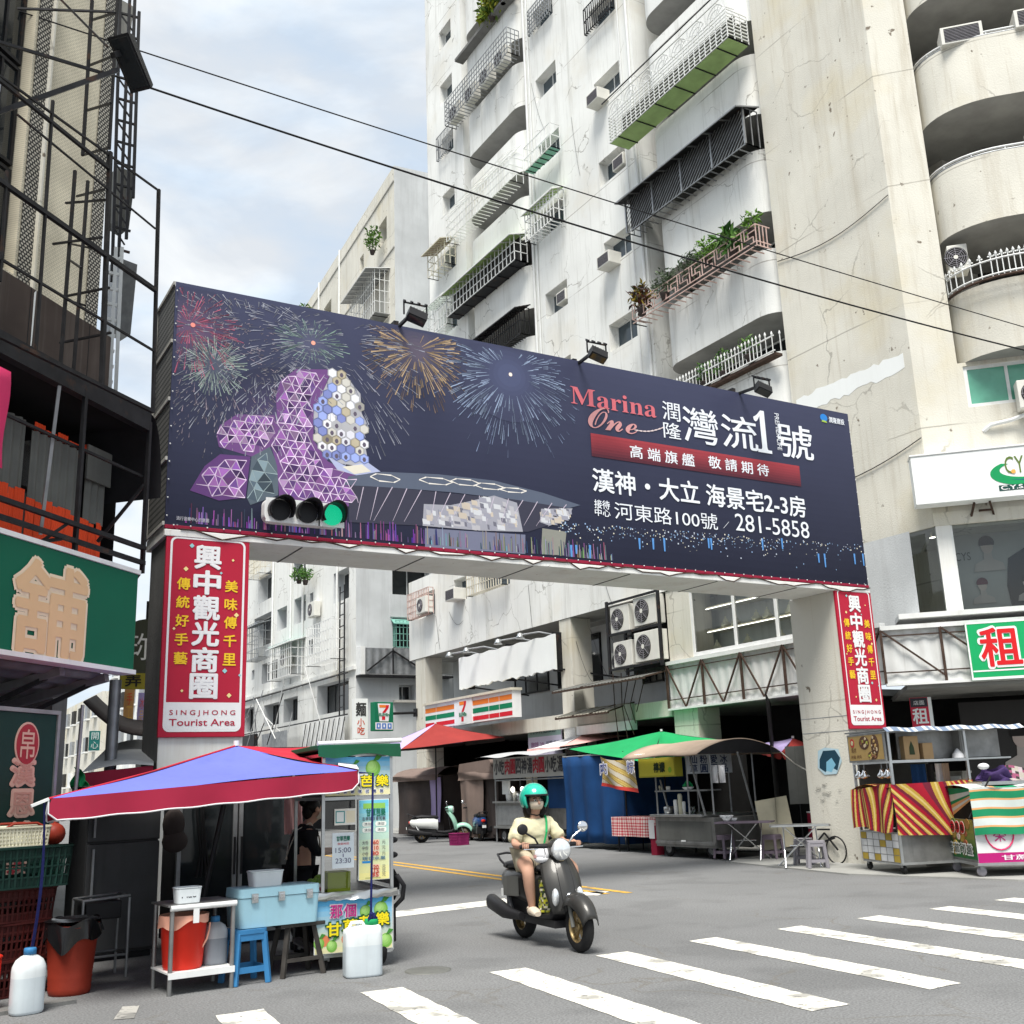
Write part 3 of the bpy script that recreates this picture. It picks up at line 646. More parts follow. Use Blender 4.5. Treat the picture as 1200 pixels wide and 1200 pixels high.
cage(SF, -29.3, -27.8, 29.15, 30.2, .08, 'steel_grey', vb=.15, hb=6); cage(SF, -37.15, -35.9, 28.25, 29.35, .1, 'steel_grey', vb=.14, hb=2); cage(SF, -25.65, -24.1, 26.6, 27.6, .1, 'steel_black', vb=.12, hb=2)
w = cage(SF, -23.75, -18.2, 21.05, 21.95, .75, 'alu_white', floor='corr_green', vb=.23, hb=8, y=-.14, r=.012)
mb = MB()
for k in range(7):
    cx = -23.35+k*.79
    for rr in (.36, .22): mb.path([(cx+rr*math.cos(a), -.89, 21.95+rr*math.sin(a)) for a in [i*PI/8 for i in range(9)]], .011, 'alu_white', 4)
    for i in range(1, 6): a = i*PI/6; mb.bar((cx, -.89, 21.95), (cx+.36*math.cos(a), -.89, 21.95+.36*math.sin(a)), .014, 'alu_white')
    mb.bar((cx+.39, -.89, 21.95), (cx+.39, -.89, 22.35), .02, 'alu_white'); mb.bar((cx, -.89, 22.42), (cx, -.14, 22.5), .02, 'alu_white')
mb.bar((-23.75, -.89, 22.4), (-18.2, -.89, 22.4), .03, 'alu_white'); mb.bar((-23.9, -1.0, 22.5), (-18.2, -1.0, 22.5), .03, 'steel_black'); mb.build('arched_top', w, SF)
for x0, x1, z0, z1, y in ((-23.6, -18.3, 21.1, 21.98, -.5), (-23.4, -18.25, 17.88, 18.92, -.55), (-35.5, -30.2, 20.15, 21.1, -.4)): mb = MB(); mb.box(x0, x1, y, y+.03, z0, z1, 'recess_dark'); mb.build('shade_backing', APT, SF)
cage(SF, -23.5, -18.2, 17.85, 18.95, .5, 'steel_grey', roof='steel_black', vb=.30, hb=1, diag=True, r=.012, over=.35)
def meander(frame, x0, x1, z0, z1, y, dep, m):
    mb = MB()
    for z in (z0, z0+.12, z1): 
        for p, q in (((x0, y, z), (x1, y, z)), ((x0, y, z), (x0, y+dep, z)), ((x1, y, z), (x1, y+dep, z))): mb.bar(p, q, .025, m)
    n = round((x1-x0)/.55); st = (x1-x0)/n; h = z1-z0-.12; zz = z0+.12
    for k in range(n):
        a = x0+k*st
        for p, q in (((a, 0), (a, 1)), ((a+.2*st, .35), (a+.8*st, .35)), ((a+.2*st, .35), (a+.2*st, 1)), ((a+.8*st, 0), (a+.8*st, .35)), ((a+.45*st, .68), (a+st, .68)), ((a+.45*st, .35), (a+.45*st, .68))): mb.bar((p[0], y, zz+p[1]*h), (q[0], y, zz+q[1]*h), .022, m)
    for k in range(n*2): mb.bar((x0+k*st/2, y, z0), (x0+k*st/2, y+dep, z0), .025, m)
    for k in range(4): mb.bar((x1, y+dep*k/4, z0), (x1, y+dep*k/4, z1), .022, m)
    return mb.build('planter_rail', APT, frame)
meander(SF, -23.5, -18.15, 14.85, 15.45, -.65, .5, 'alu_pink')
mb = MB(); n = 34
for k in range(n):
    x = -22.6+4.45*k/(n-1); yy = -.35+.5*max(0, (k/(n-1)-.86)/.14)**2
    mb.tube((x, yy, 12.0), (x, yy, 12.52), .014, 'alu_white', 5); mb.lathe([(.0, 12.66), (.035, 12.58), (.012, 12.52)], (x, yy, 0), 'alu_white', 6)
for z in (12.02, 12.42): mb.bar((-22.6, -.35, z), (-18.2, -.35, z), .03, 'alu_white')
mb.box(-22.6, -18.2, -.34, -.1, 11.9, 11.97, 'steel_rust'); mb.build('spear_fence', APT, SF)
mb = MB(); mb.box(-34.7, -30.1, -.5, -.1, 31.55, 31.68, 'concrete_dark'); mb.build('planter_ledge', APT, SF)
cage(PF, -37.9, -36.0, 8.0, 9.0, .2, 'alu_pink', vb=.15, hb=4); cage(PF, -32.8, -30.35, 8.1, 9.0, .25, 'alu_cream', vb=.18, hb=3)
# drain pipes and hanging cables on the facade
mb = MB()
for x, r in ((-29.85, .05), (-23.55, .05), (-29.6, .03), (-24.0, .02)): mb.tube((x, -.05, 9.6), (x, -.05, TOP), r, 'alu_white', 6)
for k in range(9):
    x = random.choice((-29.5, -27.0, -23.8, -26.6, -38.2)); z = random.uniform(11, 30); x2 = x+random.uniform(.1, .8); sg = random.uniform(-.1, .5)
    mb.path([(x+(x2-x)*t, -.03, z-sg*4*t*(1-t)-2.5*t) for t in [i/8 for i in range(9)]], .006, 'cable_black', 4)
mb.path([(-18.1+3.6*t, -.03, 14.5-.25*math.sin(PI*t)) for t in [i/10 for i in range(11)]], .012, 'cable_black', 4)
mb.path([(-18.1+3.6*t, -.03, 8.25-.1*math.sin(PI*t)+.35*t*t) for t in [i/10 for i in range(11)]], .012, 'cable_black', 4)
mb.build('cable', APT, SF)
mb = MB()
for k in range(5):
    x = (-36, -34.9, -29.2, -25.1, -22.4)[k]; mb.path([(x+(.3, 1.1, .15, .5, .1)[k]*t, -.02, 7.9-(1.3, .5, 1.5, 1.4, 1.2)[k]*t-(.1, .3, .05, .2, 0)[k]*math.sin(PI*t)) for t in [i/8 for i in range(9)]], .006, 'cable_black', 4)
for k in range(6):
    x = -27+k*.9; mb.path([(x+1.4*t, .2, 6.0-1.6*t-.6*math.sin(PI*t)) for t in [i/8 for i in range(9)]], .007, 'cable_black', 4)
mb.build('cable', APT, PF)
# ------------------------------------------------------------------ neighbouring buildings down the street
def px(frameX): return lambda x, y: (-onX(x, y, frameX)[1], onX(x, y, frameX)[2])
NB = thing('apartment_building', 'pale apartment block with a bluish grey end wall, its roof against the sky', 'building', (20, 44.4, 0, 0))
_a = rad(4.9); UF = (20-44.4*math.sin(_a), 44.4-44.4*math.cos(_a), 0., -PI/2-_a)   # this block stands slightly turned
mb = MB(); o2 = [(-46.9, 29.0, -45.6, 30.3), (-57.5, 28.9, -55.9, 30.3), (-52.6, 28.0, -52.0, 29.0), (-52.6, 24.2, -52.0, 25.2), (-61, 26.0, -59.2, 27.4), (-47.2, 21.5, -45.4, 22.9), (-56.5, 24.9, -54.6, 26.2), (-50.2, 29.2, -49.5, 30.1), (-50.2, 22.0, -49.5, 23.0), (-62, 29.2, -60.4, 30.4), (-66.5, 28.4, -64.8, 29.8)]
wall_open(mb, -78, -44.4, 4, 32.5, 0, o2, .5, 'plaster_cream')
mb.quad((-44.4, 0, 4), (-44.4, 12, 4), (-44.4, 12, 32.5), (-44.4, 0, 32.5), 'plaster_grey'); mb.quad((-78, 0, 32.5), (-44.4, 0, 32.5), (-44.4, 12, 32.5), (-78, 12, 32.5), 'concrete')
mb.quad((-78, 0, 4), (-78, 12, 4), (-78, 12, 32.5), (-78, 0, 32.5), 'plaster_grey')
for x in (-54, -58.5, -64): mb.tube((x, -.06, 6), (x, -.06, 32.5), .07, 'alu_white', 6)
mb.build('wall', NB, UF)
for o in o2: window(NB, UF, o[0], o[1], o[2], o[3], .45, 'alu_white', 'glass_blue')
mb = MB(); [mb.box(-78, -44.4, -.05, -.0, z, z+.07, 'concrete') for z in (31.6, 27.9)]; mb.build('string_course', NB, UF)
mb = MB(); p_ = [(-48.9, .4), (-45.2, .4)]+arc(-45.9, -.1, .7, 0, -PI/2, 6)+arc(-48.2, -.1, .7, -PI/2, -PI, 6); n_ = len(p_); V_ = [(a, b, z) for z in (22.6, 24.0) for a, b in p_]; mb.add(V_, [(i, (i+1) % n_, (i+1) % n_+n_, i+n_) for i in range(n_)]+[tuple(range(n_)), tuple(range(2*n_-1, n_-1, -1))], 'plaster_cream'); mb.build('balcony', NB, UF)
cage(UF, -58.4, -54.2, 25.0, 26.6, .6, 'steel_grey', roof='steel_grey', parent=NB, vb=.3, hb=3, y=0)
cage(UF, -49.4, -45.2, 24.6, 27.0, .8, 'alu_white', roof='steel_grey', parent=NB, vb=.3, hb=4, y=0, over=.5, floor='steel_grey')
mb = MB(); mb.box(.8, 3.4, -.5, -.02, 23.0, 23.2, 'steel_grey'); mb.build('ledge', NB, (20, 44.4, 0, 0))
cage((20, 44.4, 0, 0), .9, 3.4, 22.0, 23.1, .6, 'alu_white', roof='glass_green', parent=NB, vb=.25, hb=3, y=0, over=.4, topslope=-.1)
LB = thing('low_apartment_building', 'lower white block with barred balconies seen under the billboard beam', 'building', (17.3, 42.8, 0, 0))
DF = (17.3, 0., 0., -PI/2); EF = (17.3, 42.8, 0., 0.)
q = px(17.3)
o3 = []
for (x0, y0, x1, y1) in ((391, 674, 409, 700), (345, 704, 358, 727), (325, 716, 336, 735), (344, 660, 358, 675), (298, 727, 318, 753), (363, 697, 367, 709), (361, 752, 367, 766), (295, 787, 298, 796), (307, 780, 325, 796), (303, 678, 318, 700)):
    a, z1 = q(x0, y0); b, z0 = q(x1, y1); z0, z1 = min(z0, z1), max(z0, z1); o3.append((a, z0, b, z1+.05))
fl = [(-55.5, 5.0, -53.0, 6.1), (-52.3, 5.0, -50.2, 6.15), (-47.5, 5.0, -43.6, 6.35), (-59.5, 4.9, -57.3, 6.2)]
def clean(l): return [(min(a, c), min(b, d), max(a, c), max(b, d)) for a, b, c, d in l]
o3 = clean(o3)
mb = MB(); wall_open(mb, -75, -42.8, 0, 13.6, 0, o3+fl, .6, 'plaster_white', 'plaster_grey')
mb.quad((-75, 0, 13.6), (-42.8, 0, 13.6), (-42.8, 2.6, 13.6), (-75, 2.6, 13.6), 'concrete')
for x in (-49.5, -51.3, -54.2, -44.9): mb.tube((x, -.06, 6.5), (x, -.06, 13.6), .06, 'alu_white', 6)
mb.box(-75, -42.8, -.12, .0, 6.62, 6.78, 'plaster_white'); mb.build('wall', LB, DF)
for o in o3+fl: window(LB, DF, o[0], o[1], o[2], o[3], .5, 'steel_black' if o in fl else 'alu_white', 'glass_dark' , nv=3 if o in fl else 1)
mb = MB(); wall_open(mb, 0, 4.6, 0, 13.6, 0, [(1.72, 9.9, 3.6, 11.3), (1.72, 7.65, 3.6, 8.9), (2.0, 5.35, 2.75, 6.0), (2.85, 4.0, 3.6, 6.1)], .8, 'plaster_grey')
mb.box(1.6, 4.5, -.06, 0, 8.95, 9.95, 'plaster_grey'); mb.box(1.7, 2.95, -.3, 0, 5.22, 5.32, 'concrete'); mb.build('end_wall', LB, EF)
for o in ((1.72, 9.9, 3.6, 11.3), (1.72, 7.65, 3.6, 8.9), (2.0, 5.35, 2.75, 6.0), (2.85, 4.0, 3.6, 6.1)): window(LB, EF, o[0], o[1], o[2], o[3], .5, 'alu_white', 'glass_dark', nv=1)
cage(EF, 1.75, 4.0, 7.6, 8.75, .3, 'alu_teal', roof='alu_teal', parent=LB, vb=.17, hb=4, y=0, over=.05)
mb = MB(); mb.corr(.25, 4.4, 6.4, 7.5, -.45, 'steel_grey', .35, .02); mb.box(.0, .22, -.5, 0, 6.35, 7.55, 'alu_white'); mb.box(0, 4.4, -.5, 0, 6.28, 6.36, 'steel_black')
for a, b in (((.3, 6.5), (1.5, 7.4)), ((1.5, 7.4), (2.9, 6.6)), ((2.9, 6.6), (4.2, 7.4))): mb.bar((a[0], -.52, a[1]), (b[0], -.52, b[1]), .06, 'steel_black')
for x in (1.5, 2.9): mb.bar((x, -.52, 6.4), (x, -.52, 7.5), .05, 'steel_black')
mb.build('old_sign_panel', LB, EF)
for (x0, y0, x1, y1, m, rf) in ((376, 742, 405, 772, 'alu_white', None), (330, 764, 357, 790, 'alu_white', 'alu_teal'), (305, 655, 318, 672, 'alu_cream', None), (303, 740, 318, 770, 'steel_grey', 'steel_grey')):
    a, z1 = q(x0, y0); b, z0 = q(x1, y1); cage(DF, min(a, b), max(a, b), z0, z1+.2, .7, m, roof=rf, parent=LB, vb=.32, hb=4, y=0, over=.1)
# ladder, bare sign frames and clutter on the low block's front
mb = MB(); yl = -.25
for x in (-44.05, -43.5): mb.bar((x, yl, 4.5), (x, yl, 10.4), .05, 'steel_black')
for k in range(12): mb.bar((-44.05, yl, 4.6+k*.5), (-43.5, yl, 4.6+k*.5), .04, 'steel_black')
for k in range(16):
    a = random.uniform(-60, -44); b = a+random.uniform(-2.5, 2.5); mb.bar((a, random.uniform(-1.2, -.1), random.uniform(3.6, 4.6)), (b, random.uniform(-1, -.1), random.uniform(4.8, 7.2)), .035, random.choice(('steel_black', 'steel_grey', 'alu_white')))
for z in (4.75, 6.5): mb.bar((-60, -.3, z), (-43, -.3, z), .05, 'steel_black')
mb.build('sign_frame', LB, DF)
mb = MB(); mb.corr(-48.4, -43.2, 3.55, 4.7, -.35, 'corr_white', .4, .02); mb.corr(-53.5, -49.6, 3.4, 4.5, -.7, 'steel_grey', .3, .02)
for k in range(9): x = -48.3+k*.6; mb.bar((x, -.42, 3.6), (x+.5, -.42, 4.65), .03, 'steel_black')
mb.box(-58, -54.5, -.8, -.6, 4.0, 4.6, 'steel_black'); mb.box(-62, -43, -1.1, -.1, 3.3, 3.42, 'steel_black'); mb.build('sign_backing', LB, DF)
mb = MB(); mb.rect(-75, 0, -42.8, 3.3, -.02, 'shop_dark'); mb.build('shop_front', LB, DF)
mb = MB(); mb.quad((-50.5, -1.1, 3.35), (-47.2, -1.1, 3.35), (-47.2, -2.2, 2.95), (-50.5, -2.2, 2.95), 'sign_white'); mb.quad((-47.0, -1.1, 3.2), (-43.6, -1.1, 3.35), (-43.6, -2.4, 2.9), (-47, -2.4, 2.8), 'canvas_white'); mb.build('awning', LB, DF, solid=.02)
# far blocks closing the street
for i, (x0, x1, y0, y1, h, m, lb) in enumerate(((17.5, 30, 76, 100, 15, 'plaster_white', 'far white block on the right side of the street beyond the barred balconies'), (16.8, 30, 101, 130, 11, 'plaster_cream', 'far cream block at the street end seen left of the gantry post'), (13.2, 40, 131, 160, 9, 'plaster_white', 'low white block closing the far end of the street'))):
    b = thing('distant_building', lb, 'building', (x0, y0, 0, 0)); mb = MB(); mb.box(x0, x1, y0, y1, 0, h, m); mb.build('wall', b, (0, 0, 0, 0))
    k = 0
    for z in range(3, int(h)-1, 3):
        for j in range(int((y1-y0)/4)):
            mb = MB(); a = -(y0+2+j*4); mb.box(a-1.4, a, -.25, .02, z, z+1.3, random.choice(('steel_grey', 'glass_dark', 'alu_white', 'recess_dark'))); mb.box(a-1.5, a+.1, -.35, .02, z-.15, z-.004, 'alu_white'); mb.build('window', b, (x0, 0, 0, -PI/2))
# ------------------------------------------------------------------ billboard gantry over the street
GA = thing('billboard_gantry', 'large dark blue billboard on a white gantry spanning the whole street', 'billboard', (3.0, 14.11, 0, 0))
BF = (3.0, 14.11, 5.1, 0.)
mat('perforated', (.2, .2, .2), .7)
pattern(MT['perforated'], 'ShaderNodeTexBrick', 1., (.20, .195, .18), (.045, .045, .045), mapping=(14., 1., 12.), kw={'Mortar Size': .22, 'Brick Width': 1.0, 'Row Height': 1.0}, rot=(rad(90), 0, 0))
mb = MB(); mb.box(0, 13.3, .03, 1.1, -.15, .0, 'paint_white'); mb.box(0.02, 13.28, .06, 1.08, .0, 3.5, 'concrete_dark')
for k in range(1, 7): mb.box(k*1.9-.012, k*1.9+.012, .02, 1.11, -.156, -.148, 'steel_black')
beam = mb.build('beam', GA, BF)
mb = MB(); mb.box(0, 13.3, -.02, .03, -.045, .005, 'canvas_dark_red'); mb.box(0, 13.3, -.03, .028, -.15, -.06, 'paint_white'); mb.build('trim', GA, BF, bevel=.008)
mb = MB(); mb.rect(-1.1, .0, 0, 3.5, -.004, 'perforated')
for z in (0, .9, 1.75, 2.6, 3.47): mb.box(-1.1, 0, -.03, -.002, z, z+.05, 'concrete')
mb.box(-1.1, -1.04, -.03, -.006, 0, 3.5, 'concrete'); mb.build('side_panel', GA, (3.0, 14.11, 5.1, -PI/2))
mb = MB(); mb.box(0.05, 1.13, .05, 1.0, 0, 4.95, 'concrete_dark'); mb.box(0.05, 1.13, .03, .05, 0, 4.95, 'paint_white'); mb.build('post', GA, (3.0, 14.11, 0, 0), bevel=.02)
mb = MB(); mb.box(12.36, 13.3, .04, 1.2, 0, 4.95, 'plaster_cream')
for z in (2.35, 2.62): mb.box(12.355, 13.305, .035, 1.2, z, z+.015, 'steel_grey')
mb.build('post', GA, (3.0, 14.11, 0, 0), bevel=.02)
def bp(x, y): P = onY(x, y, 14.11); return P[0]-3.0, P[2]-5.1
NAVY = lambda u, v: tuple(a*(1-v)*(1-.35*u)+b*v*(1-.18*u) for a, b in zip((.017, .019, .041), (.060, .066, .122)))
rnd = random.Random(11)
mb = MB()
def bulge(u, v): return (13.3*u, 0., 3.52*v)
mb.grid(bulge, 80, 24, 'print_gloss', NAVY); pan = mb.build('poster', GA, BF)
mb = MB()
def Q(pts, col, y=-.010): y = y*.32-rnd.random()*.0016; mb.add([(a, y, b) for a, b in pts], [tuple(range(len(pts)))], 'print', col)
def pq(pts, col, y=-.010, z=None):       # printed polygon given in picture points of the flat poster
    Q([bp(*p) for p in pts], col, y)
def streak(a, b, wd, col, y=-.014):
    ax, az = a; bx, bz = b; d = math.hypot(bx-ax, bz-az)
    if d < 1e-5: return
    nx, nz = -(bz-az)/d*wd/2, (bx-ax)/d*wd/2
    Q([(ax+nx*.3, az+nz*.3), (bx+nx, bz+nz), (bx-nx, bz-nz), (ax-nx*.3, az-nz*.3)], col, y)
def inside(x, z): return .03 < x < 13.27 and .05 < z < 3.46
def burst(px_, py_, r0, r1, n, col, wd, ln, curve=0., up=1., grav=.0):
    n = int(n*2.); ln *= .62; wd *= .8; r1 *= .94
    cx, cz = bp(px_, py_)
    for _ in range(n):
        a = rnd.random()*2*PI; r = rnd.uniform(r0, r1); l = ln*rnd.uniform(.5, 1.3)
        p = (cx+r*math.cos(a), cz+r*math.sin(a)*up-grav*r*r); q2 = (cx+(r+l)*math.cos(a), cz+(r+l)*math.sin(a)*up-grav*(r+l)**2)
        if inside(*p) and inside(*q2):
            k = rnd.uniform(.25, 1.05); streak(p, q2, wd*rnd.uniform(.4, .9), tuple(min(1, c*k*.85) for c in col))
burst(222, 381, .05, .62, 130, (.62, .16, .26), .022, .26, grav=.2)
burst(235, 395, .3, 1.3, 210, (.50, .40, .46), .018, .10, grav=.15)
burst(250, 428, .08, .36, 110, (.50, .62, .56), .018, .22)
burst(300, 400, .5, 1.5, 330, (.48, .50, .58), .020, .16, grav=.1)
burst(265, 440, .5, 1.2, 200, (.46, .42, .46), .018, .07, grav=.1)
burst(365, 402, .12, .50, 70, (.36, .52, .46), .018, .26, up=.6)
burst(385, 400, .5, 1.6, 300, (.44, .46, .56), .022, .24, grav=.12)
burst(488, 411, .12, .62, 95, (.62, .45, .28), .036, .36, grav=.1)
burst(488, 411, .3, .85, 130, (.46, .31, .20), .018, .22, grav=.2)
burst(597, 440, .35, 1.05, 150, (.40, .50, .70), .026, .36, up=.85, grav=.18)
burst(597, 440, .7, 1.35, 90, (.30, .38, .58), .018, .20, up=.85, grav=.18)
for x, y, c in ((226, 381, (.9, .3, .25)), (598, 439, (.95, .8, .7)), (367, 402, (.9, .4, .3))):
    a, b = bp(x, y); Q(arc(a, b, .035, 0, 2*PI, 10), c, -.018)
def zA(l): return [(180+a/3.53, 300+b/3.53) for a, b in l]
def zB(l): return [(420+a/3.53, 340+b/3.53) for a, b in l]
def inpoly(p, poly):
    r = False; j = len(poly)-1
    for i in range(len(poly)):
        if (poly[i][1] > p[1]) != (poly[j][1] > p[1]) and p[0] < (poly[j][0]-poly[i][0])*(p[1]-poly[i][1])/(poly[j][1]-poly[i][1])+poly[i][0]: r = not r
        j = i
    return r
def lattice(poly, fill, step, cols, line, lw):
    P = [bp(*p) for p in poly]; Q(P, fill, -.012)
    x0, x1 = min(p[0] for p in P), max(p[0] for p in P); z0, z1 = min(p[1] for p in P), max(p[1] for p in P)
    nx, nz = int((x1-x0)/step)+2, int((z1-z0)/step)+2
    pt = {(i, j): (x0+(i-.5+.5*(j % 2))*step+rnd.uniform(-.2, .2)*step, z0+(j-.5)*step*.9+rnd.uniform(-.15, .15)*step) for i in range(nx+1) for j in range(nz+1)}
    for i in range(nx):
        for j in range(nz):
            tr = (((i, j), (i+1, j), (i+j % 2, j+1)), ((i, j+1), (i+1, j+1), (i+1-j % 2, j)))
            for t in tr:
                v = [pt[q] for q in t]
                if all(inpoly(p, P) for p in v):
                    k = rnd.uniform(.3, 1.1); c = rnd.choice(cols); Q(v, tuple(a*k for a in c), -.014)
                    for m_ in range(3):
                        if rnd.random() < .8: k2 = rnd.uniform(.5, 1.1); streak(v[m_], v[(m_+1) % 3], lw, tuple(min(1, a*k2) for a in line), -.017)
PUR = [(.26, .10, .40), (.42, .18, .50), (.15, .07, .26), (.55, .34, .62), (.10, .05, .17), (.36, .14, .46)]
lattice(zA([(275, 700), (345, 655), (500, 660), (510, 720), (485, 790), (405, 830), (270, 790), (260, 740)]), (.16, .07, .22), .125, PUR, (.85, .68, .88), .016)
lattice(zA([(275, 820), (400, 830), (380, 1000), (270, 1012), (150, 970), (210, 870)]), (.12, .05, .18), .15, PUR, (.82, .64, .86), .017)
for hx, hy, hr, hc in ((225, 385, .75, (.10, .035, .06)), (252, 428, .5, (.05, .06, .06)), (365, 402, .6, (.05, .05, .07)), (488, 411, .65, (.08, .05, .04)), (597, 440, .9, (.035, .045, .085)), (330, 500, 1.0, (.06, .03, .09))):
    a, b = bp(hx, hy)
    for k in range(9):
        t = (k+1)/9; r = hr*(1-.85*k/9); base = NAVY(a/13.3, b/3.52); pts = [(a+r*math.cos(q), b+r*.9*math.sin(q)) for q in [i*2*PI/28 for i in range(28)]]; pts = [(min(13.25, max(.04, p)), min(3.47, max(.04, q))) for p, q in pts]; mb.add([(p, -.0006-.0001*k-4.6e-6*hx, q) for p, q in pts], [tuple(range(28))], 'print_gloss', tuple(c+d_*t*t*.8 for c, d_ in zip(base, hc)))
lattice(zA([(590, 468), (738, 470), (700, 560), (662, 640), (660, 760), (720, 850), (840, 910), (850, 1040), (520, 1010), (510, 870), (485, 780), (510, 660), (505, 575), (525, 515)]), (.16, .07, .22), .135, PUR, (.86, .70, .90), .016)
lattice(zA([(405, 830), (480, 790), (515, 870), (515, 990), (400, 1030), (385, 1000)]), (.10, .13, .16), .16, [(.22, .30, .34), (.10, .14, .18)], (.40, .50, .52), .012)
W4 = [bp(*p) for p in zA([(740, 475), (790, 485), (825, 535), (855, 570), (860, 650), (878, 690), (870, 760), (885, 840), (860, 870), (780, 860), (720, 830), (670, 740), (660, 650), (700, 560)])]
Q(W4, (.42, .42, .46), -.012)
z0 = min(p[1] for p in W4); x0 = min(p[0] for p in W4); st = .145
for j in range(14):
    for i in range(9):
        c = (x0+(i+.5*(j % 2))*st, z0+j*st*.8)
        if inpoly(c, W4):
            k = rnd.choice([(.62, .60, .55), (.72, .72, .78), (.34, .42, .80), (.50, .44, .32), (.80, .80, .84), (.22, .26, .55)])
            Q([(c[0]+.085*math.cos(a), c[1]+.085*math.sin(a)) for a in [PI/6+i2*PI/3 for i2 in range(6)]], tuple(v*.55 for v in k), -.015)
            Q([(c[0]+.068*math.cos(a), c[1]+.068*math.sin(a)) for a in [PI/6+i2*PI/3 for i2 in range(6)]], k, -.017)
            if rnd.random() < .5: Q([(c[0]+.03*math.cos(a), c[1]-.01+.04*math.sin(a)) for a in [i2*PI/3 for i2 in range(6)]], (.12, .10, .14), -.019)
pq(zA([(720, 830), (800, 872), (880, 850), (938, 892), (840, 908), (760, 885)]), (.42, .46, .66), -.016)
pq(zA([(780, 872), (862, 862), (900, 892), (830, 903)]), (.72, .68, .58), -.018)
pq(zB([(-40, 770), (100, 752), (330, 762), (560, 788), (760, 838), (918, 890), (870, 902), (640, 866), (380, 836), (150, 818), (-60, 806)]), (.10, .12, .17), -.014)
pq(zB([(-40, 806), (150, 818), (640, 866), (870, 902), (860, 950), (700, 1000), (265, 975), (-40, 960)]), (.045, .045, .07), -.012)
for hx, hy, ws, hs in ((110, 778, 62, 17), (320, 790, 70, 15), (440, 795, 60, 14), (540, 812, 60, 13), (640, 828, 55, 10)):
    pts = [(hx+ws*math.cos(a)+6*math.sin(a), hy+hs*math.sin(a)+hs*.4*math.cos(a)) for a in [i2*PI/3 for i2 in range(7)]]
    for i in range(6): streak(bp(*zB([pts[i]])[0]), bp(*zB([pts[i+1]])[0]), .022, (.80, .76, .70), -.020)
for poly in ([(270, 885), (380, 890), (440, 878), (560, 850), (655, 880), (680, 1000), (500, 995), (265, 975)], [(755, 905), (885, 903), (870, 940), (790, 975), (750, 960)]):
    P = zB(poly); pq(P, (.34, .34, .39), -.016); L_ = [bp(*p) for p in P]
    for _ in range(260):
        p = (rnd.uniform(min(a for a, b in L_), max(a for a, b in L_)), rnd.uniform(min(b for a, b in L_), max(b for a, b in L_))); s2 = rnd.uniform(.05, .14)
        if inpoly(p, L_) and inpoly((p[0]+s2, p[1]+.08), L_): Q([p, (p[0]+s2, p[1]-.005), (p[0]+s2*.9, p[1]+.07), (p[0]-.01, p[1]+.08)], rnd.choice([(.60, .61, .64), (.46, .45, .48), (.32, .32, .38), (.55, .48, .40), (.16, .16, .20)]), -.018)
for k in range(15):
    a = bp(*zB([(20+60*k, 815+max(0, k-2)*6)])[0]); b = bp(*zB([(-20+60*k+rnd.uniform(-40, 60), 950+k*2)])[0]); streak(b, a, .014, (.55, .48, .58), -.020)
x0, z0 = bp(*zB([(-60, 965)])[0]); x1, z1 = bp(*zB([(250, 980)])[0])
pq(zB([(275, 985), (690, 1012), (690, 1092), (275, 1062)]), (.17, .18, .26), -.012); pq(zB([(760, 985), (860, 1000), (850, 1098), (755, 1092)]), (.25, .25, .22), -.012)
for k in range(260):
    x = rnd.uniform(215, 720); zt = rnd.uniform(.18, .46); h = rnd.uniform(.06, .30); a = bp(x, 620)[0]
    c = rnd.choice([(.35, .12, .50), (.45, .20, .55), (.55, .35, .65), (.16, .08, .28)]) if x < 500 else rnd.choice([(.5, .52, .62), (.3, .3, .4), (.45, .42, .38), (.10, .10, .2)])
    Q([(a, .05), (a+rnd.uniform(.006, .03), .05), (a+.012, .05+h), (a, .05+h)], tuple(v*rnd.uniform(.2, .75) for v in c), -.018)
for k in range(420):
    x = rnd.gauss(830, 100) if k % 2 else rnd.uniform(655, 1012)
    if not 650 < x < 1012: continue
    y = 612+(x-650)*.075+abs(rnd.gauss(0, 9)); a, b = bp(x, y); s2 = rnd.uniform(.008, .026)
    if inside(a, b): Q([(a, b), (a+s2, b), (a+s2, b+s2), (a, b+s2)], rnd.choice([(.55, .6, .7), (.3, .45, .7), (.7, .66, .55), (.2, .3, .45)]), -.020)
for x in (748, 764, 777, 829, 832, 892, 915, 958, 965, 1000, 1010, 668, 674, 690):
    a, b = bp(x, 650 if x > 940 else (632 if x > 700 else 640)); h = rnd.uniform(.12, .26); Q([(a, max(.05, b-h)), (a+.03, max(.05, b-h)), (a+.04, b+.02), (a-.005, b+.02)], (.10, .28, .62), -.021)
mb.build('printed_picture', pan, BF)
mb = MB()
def zC(x, y): return (660+x/3.158, 400+y/3.158)
def bt(t, lb, rt, col=(.80, .83, .88), bold=0., fit=True):
    a, b = bp(*zC(*lb)), bp(*zC(*rt)); mb.text(t, a[0], a[1], b[0], b[1], -.0105, col=col, bold=bold, fit=fit)
def bq(lb, rt, col, y=-.02): a, b = bp(*zC(*lb)), bp(*zC(*rt)); Q([a, (b[0], a[1]), b, (a[0], b[1])], col, y)
ROSE = (.62, .15, .18)
bt('\U0001d400'.replace('\U0001d400', '\U0001d40c\U0001d41a\U0001d42b\U0001d422\U0001d427\U0001d41a'), (28, 230), (340, 222), ROSE)
bt('\U0001d4de\U0001d4f7\U0001d4ee', (92, 318), (268, 268), (.62, .30, .30))
a, b = bp(*zC(262, 328)), bp(*zC(372, 318))
pts = [(a[0]+(b[0]-a[0])*t, a[1]+(b[1]-a[1])*t-.05*math.sin(PI*t)) for t in [i/8 for i in range(9)]]
